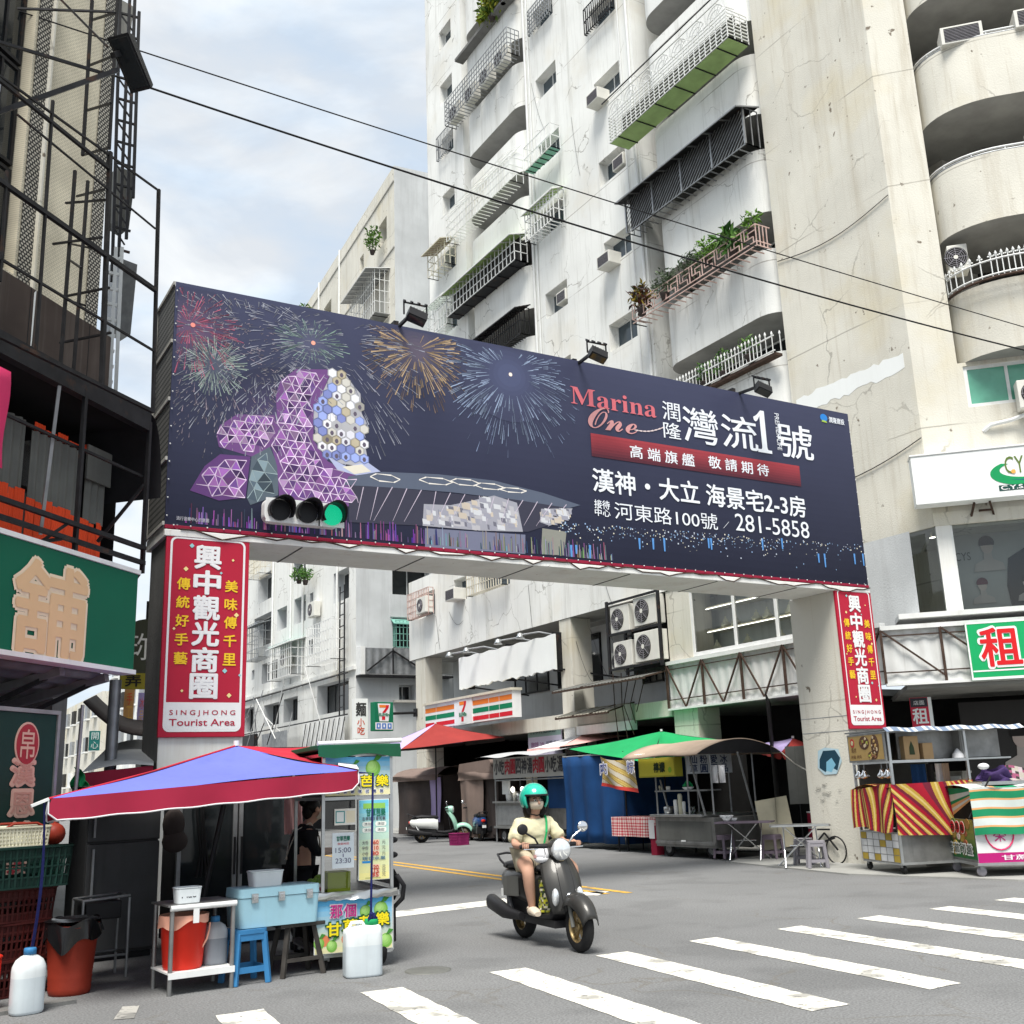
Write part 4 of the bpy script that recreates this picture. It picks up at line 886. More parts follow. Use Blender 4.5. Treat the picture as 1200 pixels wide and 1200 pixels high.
for i in range(8): streak(pts[i], pts[i+1], .028, (.75, .62, .62), -.027)
bt('潤', (368, 288), (428, 232), bold=.004); bt('隆', (372, 356), (432, 308), bold=.004)
bt('灣', (448, 368), (565, 262), bold=.008); bt('流', (590, 388), (710, 290), bold=.008); bt('\U0001d7cf', (714, 408), (757, 262)); bt('號', (800, 424), (914, 322), bold=.008)
# red ribbon, deeper towards its lower edge as printed
a, b = bp(*zC(105, 425)), bp(*zC(872, 462))
for k in range(8): t = k/8; Q([(a[0], a[1]+(b[1]-a[1])*t), (b[0], a[1]+(b[1]-a[1])*t), (b[0], a[1]+(b[1]-a[1])*(t+.125)), (a[0], a[1]+(b[1]-a[1])*(t+.125))], (.09+.30*t, .022+.03*t, .035+.03*t), -.022)
bt('高 端 旗 艦', (248, 430), (482, 420), bold=.012); bt('敬 請 期 待', (538, 468), (757, 458), bold=.012)
bt('漢神・大立 海景宅2-3房', (110, 554), (890, 577), bold=.018)
bt('接待', (115, 617), (170, 592), bold=.015); bt('中心', (117, 645), (172, 624), bold=.015)
bt('河東路100號', (190, 657), (567, 640)); bt('／', (592, 692), (612, 668)); bt('281-5858', (638, 700), (905, 670))
bt('潤隆建設', (983, 300), (1037, 290), bold=.02)
a = bp(*zC(963, 283)); Q(arc(a[0], a[1], .10, 0, 2*PI, 14, .08), (.03, .22, .62), -.022); Q([(a[0]-.07, a[1]-.09), (a[0]+.08, a[1]-.1), (a[0]+.06, a[1]-.06), (a[0]-.05, a[1]-.05)], (.35, .5, .08), -.024)
P1 = bp(*zC(93*.0+93, 0)); a = bp(*zA([(93, 1092)])[0]); b = bp(*zA([(228, 1088)])[0]); mb.text('流行音樂中心示意圖', a[0], a[1], b[0], b[1], -.0105, col=(.5, .5, .55), bold=.01)
a = bp(*zC(757, 262)); b = bp(*zC(790, 402))
mb.T = Matrix.Translation((a[0]+.15, -.0160, a[1])) @ Matrix.Rotation(rad(90), 4, 'Y')
mb.text('PREMIER LIFE', 0, 0, a[1]-b[1], .11, 0, col=(.8, .83, .88)); mb.T = None
mb.build('lettering', pan, BF)
mb = MB()
for k in range(60): x = 13.3*(k+.5)/60; mb.ell((x, -.035, -.0), (.012, .012, .012), 'alu_white', 6, 4)
for k in range(14):
    for x in (.02, 13.28): mb.ell((x, -.02, 3.5*(k+.5)/14), (.012, .012, .012), 'alu_white', 6, 4)
mb.build('eyelets', pan, BF)
mb = MB()
for k in range(9):
    x = .2+k*1.45; pts = [(x+1.5*t, -.04, -.02-.12*math.sin(PI*t)*rnd.random()-.03) for t in [i/8 for i in range(9)]]; mb.path(pts, .010, 'steel_rust', 4)
mb.build('lamp_cable', GA, BF)
# red street signs on the two posts
def post_sign(x, w, z0, h, label):
    F = (x, 14.09, z0, 0.); t = thing('post_sign', label, 'sign', F, 'red signs on the gantry posts')
    mb = MB(); mb.box(0, w, 0, .05, 0, h, 'print', (.44, .018, .045)); p = mb.build('panel', t, F, bevel=.006)
    mb = MB(); sx = lambda u: u*w; sz = lambda v: (1-v)*h
    r0, r1 = rrect(.05*w, .025*h, .95*w, .98*h, .055*w*1.3), rrect(.075*w, .034*h, .925*w, .972*h, .045*w*1.3); n = len(r0); WH = (.80, .80, .80)
    mb.add([(a, -.004, b) for a, b in r0]+[(a, -.004, b) for a, b in r1], [(i, (i+1) % n, (i+1) % n+n, i+n) for i in range(n)], 'print', WH)
    q = [(a, b) for a, b in r1 if b < .1*h]; low = [(.075*w, .165*h)] + [c for c in arc(.075*w+.06*w, .034*h+.06*w, .06*w, PI, 1.5*PI, 5)] + [c for c in arc(.925*w-.06*w, .034*h+.06*w, .06*w, -PI/2, 0, 5)] + [(.925*w, .165*h)]
    mb.add([(a, -.0045, b) for a, b in low], [tuple(range(len(low)))], 'print', WH)
    for i, c in enumerate('興中觀光商圈'): mb.text(c, sx(.345), sz(.056+.1285*i+.116), sx(.65), sz(.056+.1285*i), -.006, col=WH, bold=.035)
    for i, c in enumerate('傳統好手藝'): mb.text(c, sx(.145), sz(.226+.092*i+.058), sx(.295), sz(.226+.092*i), -.006, col=(.85, .55, .03), bold=.025)
    for i, c in enumerate('美味傳千里'): mb.text(c, sx(.715), sz(.226+.092*i+.058), sx(.865), sz(.226+.092*i), -.006, col=(.85, .55, .03), bold=.025)
    mb.text('S I N G J H O N G', sx(.12), sz(.902), sx(.88), sz(.872), -.007, col=(.45, .02, .05), bold=.01); mb.text('Tourist Area', sx(.12), sz(.946), sx(.88), sz(.914), -.007, col=(.45, .02, .05), bold=.012)
    for k, (u, v) in enumerate(((.30, .06), (.80, .12), (.24, .18), (.66, .19), (.86, .40), (.13, .48), (.74, .68), (.25, .78), (.8, .8), (.92, .7))):
        c = (.85, .7, .3) if k % 3 else (.3, .6, .62); s = .018*w if k % 2 else .03*w; mb.add([(sx(u)-s, -.006, sz(v)), (sx(u), -.006, sz(v)-s), (sx(u)+s, -.006, sz(v)), (sx(u), -.006, sz(v)+s)], [(0, 1, 2, 3)], 'print', c)
    mb.build('lettering', p, F)
    mb = MB()
    for u in (.12, .88): mb.bar((sx(u), .02, h), (sx(u), .02, h+.12), .02, 'steel_grey')
    mb.build('bracket', t, F)
post_sign(3.03, 1.11, 2.34, 2.66, 'red vertical sign with white lettering on the left gantry post beside the blue parasol')
post_sign(15.35, .96, 2.38, 2.64, 'red vertical sign with white lettering on the right gantry post beside the skewed food cart')
# floodlights on arms above the billboard
for (bx, by, lx, ly, lb) in ((463, 380, 484, 366, 'black floodlight on an arm above the orange firework'), (672, 424, 697, 411, 'black floodlight on an arm above the start of the red lettering'), (858, 458, 891, 452, 'black floodlight on an arm above the right part of the billboard')):
    P = onY(bx, by, 14.3); Lp = onY(lx, ly, 13.55); t = thing('floodlight', lb, 'floodlight', (P[0], P[1], P[2], 0), 'floodlights above the billboard')
    d = Vector(Lp)-Vector(P); mb = MB(); mb.bar((0, 0, -.1), tuple(d), .045, 'steel_black'); mb.bar((0, .1, 0), (0, -.05, 0), .08, 'steel_black'); mb.build('arm', t)
    mb = MB(); mb.T = Matrix.Translation(d+Vector((.06, 0, -.06))) @ Matrix.Rotation(rad(-25), 4, 'X') @ Matrix.Rotation(rad(20), 4, 'Y'); mb.box(-.15, .15, -.08, .08, -.09, .08, 'black_plastic'); mb.box(-.13, .13, -.06, .06, -.10, -.092, 'glass_dark')
    for k in range(6): mb.box(-.14+k*.05, -.128+k*.05, -.07, .07, .08, .11, 'black_plastic')
    mb.build('lamp', t, bevel=.01)
    mb = MB(); mb.T = None; mb.bar(tuple(d+Vector((-.14, 0, .14))), tuple(d+Vector((.22, 0, .14))), .022, 'steel_black'); mb.bar(tuple(d+Vector((-.15, 0, .16))), tuple(d+Vector((-.15, 0, -.06))), .02, 'steel_black'); mb.bar(tuple(d+Vector((.23, 0, .16))), tuple(d+Vector((.23, 0, -.06))), .02, 'steel_black')
    for k in range(4): mb.bar(tuple(d+Vector((-.15+k*.12, -.05, .13))), tuple(d+Vector((-.12+k*.12, .06, .2))), .03, 'steel_black')
    mb.build('yoke', t)
# traffic light hung in front of the board
P = onY(358, 601, 13.75); t = thing('traffic_light', 'horizontal traffic light showing green in front of the billboard', 'traffic light', (P[0], P[1], P[2], 0))
mb = MB(); mb.prism(rrect(-.58, -.17, .52, .17, .10), .0, .14, 'alu_white'); mb.bar((-.45, .14, 0), (-.45, .4, 0), .06, 'steel_grey'); mb.build('housing', t, bevel=.015)
for k, x in enumerate((-.37, .02, .38)):
    mb = MB(); r = .165; n = 18; V = []
    for j in range(n+1):
        a = -.62+(PI+1.24)*j/n; c, s = math.cos(a), math.sin(a); dep = -.30*(0.55+.45*max(0, s))
        V += [(x+r*c, -.005, r*s), (x+r*c*1.02, dep, r*s*1.02-.02)]
    mb.add(V, [(2*j, 2*j+2, 2*j+3, 2*j+1) for j in range(n)], 'black_plastic', None, True); o = mb.build('visor', t, solid=.012)
    mb = MB(); mb.lathe([(.0, -.055), (.07, -.05), (.12, -.032), (.15, -.004)], (x, 0, 0), 'lamp_green' if k == 2 else 'black_plastic', 20, axis='y' if False else 'z') if False else None
    mb.prism(arc(x, 0, .148, 0, 2*PI, 22)[:-1], -.03, -.003, 'lamp_green' if k == 2 else 'black_plastic')
    if k == 2:
        for i in range(-5, 6):
            for j in range(-5, 6):
                if i*i+j*j < 27: mb.ell((x+i*.025+(j % 2)*.012, -.032, j*.025), (.009, .006, .009), 'lamp_green', 6, 4)
    mb.build('lens', t)
    mb = MB(); mb.box(x-.19, x+.19, -.001, .012, -.168, .168, 'alu_white'); mb.build('backplate', t)
# overhead wires
def at(x, y, hd): d = ray(x, y); return Vector(_C + d*hd/math.hypot(d[0], d[1]))
for nm, a, b, sag, r, lb in (('overhead_wire', at(-60, -14, 13), at(1300, 412, 25), .12, .010, 'thin black cable crossing the sky from the steel frame, the upper one'), ('overhead_wire', at(120, 84, 13.6), at(1300, 434, 25), .26, .016, 'thick black cable crossing the street below the thin one')):
    mb = MB(); mb.path([a.lerp(b, i/40) - Vector((0, 0, 4*sag*(i/40)*(1-i/40))) for i in range(41)], r, 'cable_black', 5); tag(mb.build(nm), lb, 'cable', 'cables over the street')
# ------------------------------------------------------------------ dark corner building on the left
LD = np.array([1, 1])/2**.5; LN = np.array([-1, 1])/2**.5; LO = np.array([2.36, 12.85])
def onL(x, y, off=0.):       # picture point on the chamfer plane (off metres behind the sign) -> local x, z
    d = ray(x, y); p = LO+LN*off; t = p.dot(LN)/(d[0]*LN[0]+d[1]*LN[1]); P = _C+d*t
    return (P[:2]-LO).dot(LD), P[2]
CB = thing('corner_building', 'dark corner building with beige tiles and a black canopy above the left stalls', 'building', (2.36, 12.85, 0, PI/4))
mb = MB(); Y1 = 1.1
wall_open(mb, -9, .56, 7.5, 18, Y1, [(-1.66, 7.7, -1.02, 17.5), (-5.5, 7.7, -4.6, 17.5)], .3, 'tile_cream')
mb.quad((.56, Y1, 6), (.56, Y1, 18), (.56, 9, 18), (.56, 9, 6), 'concrete'); mb.quad((-9, Y1, 18), (.56, Y1, 18), (.56, 9, 18), (-9, 9, 18), 'concrete'); mb.build('tiled_wall', CB, LF)
mb = MB(); mb.rect(-.98, 7.5, -.74, 18, Y1-.012, 'tile_lattice'); mb.rect(.30, 7.5, .555, 18, Y1-.012, 'tile_lattice'); mb.box(-.745, -.715, Y1-.06, Y1, 7.4, 18, 'plaster_cream'); mb.build('lattice_tiles', CB, LF)
for k in range(7):
    z = 7.75+k*1.42
    for x0 in (-1.66, -5.5): window(CB, LF, x0+.02, z, x0+.62, z+1.36, Y1+.14, 'steel_black', 'glass_dark', nv=1, fw=.045)
    if k in (1, 3): mb = MB(); mb.T = Matrix.Translation((-1.4, Y1+.12, z)) @ Matrix.Rotation(rad(55), 4, 'Z'); [mb.bar(p, q, .04, 'steel_grey') for p, q in (((0, 0, 0), (.5, 0, 0)), ((0, 0, 1), (.5, 0, 1)), ((0, 0, 0), (0, 0, 1)), ((.5, 0, 0), (.5, 0, 1)), ((0, 0, .4), (.5, 0, .4)))]; mb.build('open_sash', CB, LF)
mb = MB(); mb.box(-9, .55, Y1-.25, Y1+.1, 6.15, 7.5, 'brown_board')
for x in (-2.2, -1.0, .1): mb.box(x, x+.008, Y1-.255, Y1-.25, 6.2, 7.5, 'steel_black')
for x, z0, w_ in ((-.95, 6.55, .035), (-1.55, 7.0, .05)): mb.add([(x, Y1-.256, 7.45), (x+w_, Y1-.256, 7.5), (x+w_*.8, Y1-.256, z0+.3), (x+.01, Y1-.256, z0)], [(0, 1, 2, 3)], 'sign_white')
mb.build('brown_board', CB, LF)
# canopy, terrace recess and corrugated screens
mb = MB(); mb.box(-9, .2, .0, 1.4, 6.08, 6.2, 'steel_black'); mb.box(-9, .2, -.05, .06, 5.98, 6.22, 'steel_black')
mb.grid(lambda u, v: (.2+.28*math.sin(u*PI/2), -.05+v*1.45, 6.2-.75*(1-math.cos(u*PI/2))-.25*u*u), 8, 2, 'canvas_black'); mb.build('canopy', CB, LF)
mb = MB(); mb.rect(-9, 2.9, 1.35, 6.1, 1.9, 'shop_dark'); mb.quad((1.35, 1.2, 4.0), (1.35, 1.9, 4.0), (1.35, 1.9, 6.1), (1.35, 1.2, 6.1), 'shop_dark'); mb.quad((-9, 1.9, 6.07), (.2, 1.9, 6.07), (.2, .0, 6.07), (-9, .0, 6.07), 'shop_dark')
for z in (4.6, 5.4): mb.box(-5, .3, 1.7, 1.74, z, z+.06, 'steel_black')
mb.build('terrace', CB, LF)
mb = MB()
for x0, x1, t in ((-3.2, -1.7, 0), (-1.62, -1.17, .04), (-1.07, -.17, -.04), (-.1, .3, .05)): mb.corr(x0, x1, 4.85, 5.72+t, .62, 'corr_grey', .13, .02)
mb.box(-.15, .32, .56, .585, 5.35, 5.78, 'corr_grey'); mb.build('grey_sheet', CB, LF)
mb = MB(); rnd = random.Random(5)
for x0, x1 in ((-3.2, -1.66), (-1.64, -1.14), (-1.1, -.2), (-.18, .24)):
    x = x0
    while x < x1: w_ = min(rnd.uniform(.05, .16), x1-x); mb.corr(x, x+w_+.001, 4.15, 4.90+rnd.uniform(-.05, .06)-.08*(x > -.3), .60, 'corr_orange', .045, .006); x += w_
for k in range(5): mb.corr(-1.05+k*.2, -.87+k*.2, 5.68, 5.78-.04*(k % 2), .605, 'corr_orange', .045, .006)
mb.build('orange_sheet', CB, LF)
mb = MB()
for z, y in ((4.50, -.05), (4.32, -.05), (5.40, .02)): mb.bar((-9, y, z+.02), (.2, y, z), .05 if z < 5 else .03, 'steel_black')
for x in (.2, -1.05): mb.bar((x, -.03, 4.2), (x, -.03, 6.1), .045, 'steel_black')
for p, q in (((-1.45, .0, 6.0), (-1.2, .3, 4.4)), ((-1.9, .5, 5.9), (-1.95, .5, 4.3)), ((.2, .0, 4.2), (-.0, .3, 3.6)), ((.2, .0, 5.3), (.05, .5, 4.6)), ((-1.3, -.05, 4.3), (-1.6, .2, 4.2)), ((-1.2, -.05, 4.5), (-1.5, .2, 4.15))): mb.bar(p, q, .05 if p[0] > -1.8 and p[0] < -1.7 else .035, 'steel_grey' if p[2] > 5.8 else 'steel_black')
mb.build('railing', CB, LF)
# underside of the shop awning, ground floor
mb = MB(); mb.T = None
mb.grid(lambda u, v: (-6+6.0*u, .12+1.7*v, 2.98-.28*v+.018*math.sin(v*40)), 2, 46, 'steel_grey'); mb.grid(lambda u, v: (-6+6.0*u, .12+1.7*v, 3.05-.28*v), 2, 2, 'steel_grey')
for x in (-2.0, -.9, -.12): mb.bar((x, .14, 2.95), (x-.1, 1.7, 2.62), .09, 'steel_grey'); mb.bar((x, .3, 2.9), (x-.6, 1.6, 2.2), .05, 'steel_black')
mb.build('awning', CB, LF)
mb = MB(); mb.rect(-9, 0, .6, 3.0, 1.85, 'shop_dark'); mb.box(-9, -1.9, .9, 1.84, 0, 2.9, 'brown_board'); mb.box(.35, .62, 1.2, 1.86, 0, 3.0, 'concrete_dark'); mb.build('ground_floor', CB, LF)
mb = MB(); mb.box(-9, .6, 1.9, 8.9, 0, 17.9, 'concrete_dark'); mb.build('core', CB, LF)
# signs of the corner shop
GS = thing('shop_sign', 'long green shop sign with one cream coloured brush character under the terrace', 'sign', (2.36, 12.85, 3.0, PI/4))
mb = MB(); mb.box(-6, .0, -.12, .08, 3.03, 4.14, 'sign_green'); p = mb.build('panel', GS, LF, bevel=.01)
mb = MB(); mb.box(-6, .02, -.14, .09, 4.14, 4.19, 'alu_white'); mb.box(-6, .02, -.14, .09, 2.98, 3.03, 'alu_white'); mb.build('frame', GS, LF)
mb = MB(); a = onL(12, 762, -.12); b = onL(101, 682, -.12)
mb.text('舖', a[0], a[1], b[0], b[1]+.08, -.128, col=(.78, .64, .46), bold=.055); mb.text('舖', a[0], a[1], b[0], b[1]+.08, -.136, col=(.68, .46, .26), bold=.022)
mb.build('lettering', p, LF)
VS = thing('shop_sign', 'upright dark green sign with a round red seal and red brush characters', 'sign', (2.36, 12.85, .9, PI/4))
mb = MB(); mb.box(-3.1, -1.14, -.02, .06, .75, 2.48, 'sign_deep_green'); p = mb.build('panel', VS, LF); mb = MB()
for z0, z1, x0, x1 in ((.72, .76, -3.1, -1.1), (2.47, 2.51, -3.1, -1.1)): mb.box(x0, x1, -.04, .07, z0, z1, 'steel_grey')
mb.box(-1.14, -1.10, -.04, .07, .76, 2.47, 'steel_grey'); mb.build('frame', VS, LF)
mb = MB(); a = onL(31, 872, -.02); RED = (.34, .035, .05); CRM = (.62, .42, .34)
mb.prism(arc(a[0], a[1], .175, 0, 2*PI, 26, .215)[:-1], -.03, -.022, 'print', CRM); mb.prism(arc(a[0], a[1], .155, 0, 2*PI, 26, .195)[:-1], -.034, -.0305, 'print', RED)
mb.text('帛', a[0]-.1, a[1]-.14, a[0]+.1, a[1]+.14, -.037, col=CRM, bold=.01)
for c, (x0, y0, x1, y1), hot in (('漢', (11, 921, 41, 890), 0), ('恩', (9, 957, 40, 926), 0), ('舖', (7, 996, 36, 963), 1), ('老', (4, 1032, 30, 1000), 1)):
    q1, q2 = onL(x0, y0, -.02), onL(x1, y1, -.02); mb.text(c, q1[0], q1[1], q2[0], q2[1], -.026, col=CRM, bold=.07); mb.text(c, q1[0]+.02, q1[1]+.02, q2[0]-.02, q2[1]-.02, -.032, col=RED if hot else (.50, .28, .23), bold=.015)
mb.build('lettering', p, LF)
mb = MB(); q1, q2 = onL(-8, 545, -.5), onL(12, 436, -.5); mb.grid(lambda u, v: (q1[0]-1+(q2[0]-q1[0]+1)*u, -.5+.02*math.sin(6*v), q1[1]+(q2[1]-q1[1])*v), 3, 8, 'sign_pink')
tag(mb.build('banner', None, LF, solid=.006), 'plain pink banner hung at the terrace of the corner building', 'banner')
# bare steel sign frame standing off the facade
SFm = thing('steel_sign_frame', 'rusty black steel frame of an old sign fixed in front of the tiled facade', 'sign frame', (2.36, 12.85, 6, PI/4))
def fbar(mb, a, b, w_, off, off2=None, m='steel_black'):
    w_ *= .6
    p, q = onL(*a, off), onL(*b, off if off2 is None else off2); mb.bar((p[0], off, p[1]), (q[0], off if off2 is None else off2, q[1]), w_, m)
mb = MB()
for a, b, w_ in (((-40, 184), (182, 340), .08), ((-40, 60), (184, 222), .035), ((-30, 285), (180, 411), .04), ((-40, 374), (179, 482), .07), ((-30, 70), (127, 197), .06), ((20, 134), (182, 268), .03)): fbar(mb, a, b, w_, -.5)
for a, b, w_ in (((186, 222), (179, 484), .06), ((62, 118), (42, 412), .045), ((129, 178), (119, 452), .075), ((8, 200), (0, 330), .04)): fbar(mb, a, b, w_, -.5)
mb.build('outer_frame', SFm, LF)
for verts in ((((108, 0), (97, 182)), ((138, -5), (128, 175)), [(20, 10, 134, 14), (52, 105, 125, 60) if False else (106, 24, 135, 15), (104, 77, 132, 66), (100, 130, 130, 121), (96, 182, 128, 173)]), (((88, 200), (70, 440)), ((103, 212), (85, 450)), [(90, 230, 122, 222), (77, 238, 128, 234), (62, 286, 120, 278), (84, 286, 112, 292), (82, 305, 95, 314), (78, 347, 128, 337), (80, 352, 100, 358), (70, 402, 130, 390)])):
    mb = MB(); fbar(mb, *verts[0], .055, .45); fbar(mb, *verts[1], .05, .1)
    for x0, y0, x1, y1 in verts[2]: fbar(mb, (x0, y0), (x1, y1), .04, .7, -.1)
    mb.build('ladder_truss', SFm, LF)
mb = MB(); fbar(mb, (-20, 138), (138, 82), .085, -.1, -.6); fbar(mb, (-5, 48), (128, 88), .05, -.2, -.5); fbar(mb, (60, -12), (126, 55), .04, .4, -.6); fbar(mb, (-5, 72), (0, 128), .04, -.2)
mb.build('arm', SFm, LF)
a = onL(148, 72, -.6); FLd = thing('floodlight', 'flat black hooded floodlight at the end of an arm beside the tiled facade', 'floodlight', (2.36, 12.85, 9, PI/4))
mb = MB(); mb.T = Matrix.Translation((a[0], -.65, a[1])) @ Matrix.Rotation(rad(38), 4, 'Y') @ Matrix.Rotation(rad(-8), 4, 'X'); mb.prism([(-.30, -.05), (.34, -.05), (.32, .05), (-.24, .09)], -.13, .13, 'black_plastic'); mb.box(-.27, .3, -.11, .11, -.062, -.051, 'glass_dark'); mb.T = None; mb.build('hood', FLd, LF, bevel=.012)
mb = MB(); mb.bar((a[0]-.15, -.6, a[1]), (a[0]-.25, -.6, a[1]-.1), .06, 'steel_black'); mb.build('bracket', FLd, LF)
# tall hanging frames and sign boxes of the next houses
Fr = thing('sign_scaffold', 'tall narrow steel ladder frame with dark sign boxes seen edge-on behind the tiled facade', 'sign frame', (3.0, 17.2, 5, 0))
mb = MB(); Yq = 17.2
def yb(a, b, w_, m='steel_black', Y=Yq, Y2=None): P, Q_ = onY(*a, Y), onY(*b, Y2 or Y); mb.bar(tuple(P), tuple(Q_), w_, m)
for a, b in (((141, 0), (131, 330)), ((152, 0), (139, 300)), ((163, 14), (156, 232)), ((158, 0), (148, 280))): yb(a, b, .05)
for k in range(12): y = 15+k*25; yb((140-k*.8, y), (163-k, y+6), .035); yb((140-k*.8, y), (156-k, y+22), .025)
mb.build('ladder_frame', Fr, (0, 0, 0, 0))
mb = MB()
for (x0, y0, x1, y1, m) in ((139, 195, 159, 268, 'corr_grey'), (143, 0, 157, 70, 'corr_grey'), (140, 302, 161, 392, 'steel_grey')):
    P = [onY(x0, y0, 17.6), onY(x1, y0+8, 17.4), onY(x1-8, y1, 17.4), onY(x0-4, y1-10, 17.6)]; mb.add([tuple(p) for p in P]+[tuple(p+np.array([-.1, .35, 0])) for p in P], [(0, 1, 2, 3), (7, 6, 5, 4), (0, 4, 5, 1), (1, 5, 6, 2), (2, 6, 7, 3), (3, 7, 4, 0)], m); mb.build('sign_box', Fr, (0, 0, 0, 0)); mb = MB()
mb = MB()
for x in (124, 136, 143): yb((x, 290), (x-8, 470), .05, 'alu_white', 16.4)
for k in range(9): yb((122-k, 300+k*18), (140-k, 304+k*18), .045, 'alu_white', 16.4)
mb.build('white_ladder', Fr, (0, 0, 0, 0))
NL = thing('row_house', 'plain grey house row continuing the left side of the street behind the corner building', 'building', (2.0, 17, 0, 0)); mb = MB(); mb.box(-8, 0, 0, 45, 0, 8.5, 'concrete'); mb.box(0, .02, 0, 45, 0, 3, 'shop_dark'); mb.build('wall', NL, (2.0, 17, 0, 0))
# small signs and awnings glimpsed between the corner building and the gantry post
P = onY(172, 758, 16.6); t = thing('round_sign', 'round dark green hanging sign with one white brush character', 'sign', (P[0], P[1], P[2], 0))
mb = MB(); mb.prism(arc(0, 0, .42, 0, 2*PI, 30)[:-1], 0, .12, 'print', (.055, .06, .042)); mb.text('珎', -.27, -.2, .1, .2, -.004, col=(.7, .7, .68)); mb.build('disc', t); mb = MB(); mb.bar((0, .05, .42), (0, .05, .7), .04, 'steel_black'); mb.build('hanger', t)
P = onY(156, 798, 16.3); mb = MB(); mb.box(-.18, .18, 0, .06, -.115, .115, 'print', (.30, .26, .035)); mb.text('弄', -.11, -.08, .11, .08, -.004, col=(.02, .02, .02), bold=.02); tag(mb.build('small_sign', None, (P[0], P[1], P[2], 0)), 'small olive yellow sign with one black character under the round sign', 'sign')
for (x0, y0, x1, y1, c, tx, lb) in ((144, 806, 158, 846, (.62, .34, .13), '手工', 'orange vertical banner beside the grey pole left of the gantry post'), (160, 812, 171, 850, (.42, .36, .66), '冰品', 'lilac vertical banner next to the orange one')):
    a, b = onY(x0, y1, 17.5), onY(x1, y0, 17.5); w_, h_ = b[0]-a[0], b[2]-a[2]; mb = MB(); mb.grid(lambda u, v: (w_*u, .02*math.sin(5*v), h_*v), 2, 6, 'fabric_print', lambda u, v: c)
    for i, ch in enumerate(tx): mb.text(ch, w_*.2, h_*(.5-.4*i), w_*.8, h_*(.85-.4*i), -.03, col=(.75, .45, .1) if i else (.7, .1, .05))
    tag(mb.build('banner', None, (a[0], a[1], a[2], 0)), lb, 'banner')
a, b = onY(129, 880, 14.6), onY(133, 800, 14.6); mb = MB(); mb.tube((a[0], 14.6, 0), (a[0]+.02, 14.6, 3.1), .075, 'steel_grey', 12); mb.tube((a[0], 14.6, 1.9), (a[0], 14.6, 1.94), .085, 'steel_black', 12); tag(mb.build('pole'), 'grey steel pole holding the end of the shop sign left of the gantry post', 'pole')
mb = MB(); A = [onY(98, 822, 15.2), onY(172, 862, 15.2), onY(172, 845, 17.5), onY(112, 815, 17.5)]; mb.grid(lambda u, v: tuple((A[0]*(1-u)+A[1]*u)*(1-v)+(A[3]*(1-u)+A[2]*u)*v - np.array([0, 0, .12*math.sin(PI*u)])), 8, 3, 'canvas_brown'); tag(mb.build('awning', None, None, solid=.03), 'dark brown awning sloping behind the grey pole', 'awning')
def far_canopy(px4, Yn, Yf, m, nm, lb, val=None):
    mb = MB(); A = [onY(*px4[0], Yn), onY(*px4[1], Yn), onY(*px4[2], Yf), onY(*px4[3], Yf)]
    mb.grid(lambda u, v: tuple((A[0]*(1-u)+A[1]*u)*(1-v)+(A[3]*(1-u)+A[2]*u)*v + np.array([0, 0, .05*math.sin(PI*u)])), 8, 4, m)
    if val: mb.grid(lambda u, v: tuple(A[0]*(1-u)+A[1]*u - np.array([0, -.02, .22*(1-v)])), 8, 1, val)
    mb.tube(tuple(A[0]+np.array([.3, .3, -.02])), tuple(np.array([A[0][0]+.3, A[0][1]+.3, 0])), .02, 'steel_grey')
    return tag(mb.build(nm, None, None), lb, 'parasol')
far_canopy([(95, 906), (180, 897), (182, 868), (128, 874)], 14.0, 16.2, 'canvas_grey', 'parasol', 'grey canopy with dark red edge behind the blue parasol', 'canvas_dark_red')
mb = MB(); A = np.array(onY(98, 905, 13.2)); mb.grid(lambda u, v: (A[0]-.10+.22*u*(.5+.7*v)+.03*math.sin(9*v), A[1]+.1*math.sin(9*u+2*v), A[2]+.06-.34*v-.14*u*u), 8, 8, 'canvas_green'); tag(mb.build('cloth', None, None, solid=.01), 'crumpled green cloth hung behind the blue parasol', 'cloth')
mb = MB(); A = onY(111, 868, 30.); mb.box(-.13, .13, 0, .1, -.25, .25, 'print', (.02, .16, .15))
for i, c in enumerate('開心'): mb.text(c, -.09, .03-.23*i, .09, .21-.23*i, -.01, col=(.6, .7, .7))
tag(mb.build('small_sign', None, (A[0], A[1], A[2], 0)), 'small teal upright sign far down the street left of the gantry post', 'sign')
mb = MB(); a = onY(92, 870, 12.9); b = onY(88, 935, 12.9); mb.tube(tuple(onY(97, 826, 12.4)), tuple(onY(87, 945, 12.4)), .02, 'steel_grey'); tag(mb.build('pole'), 'thin leaning steel tube between the upright green sign and the blue parasol', 'pole')
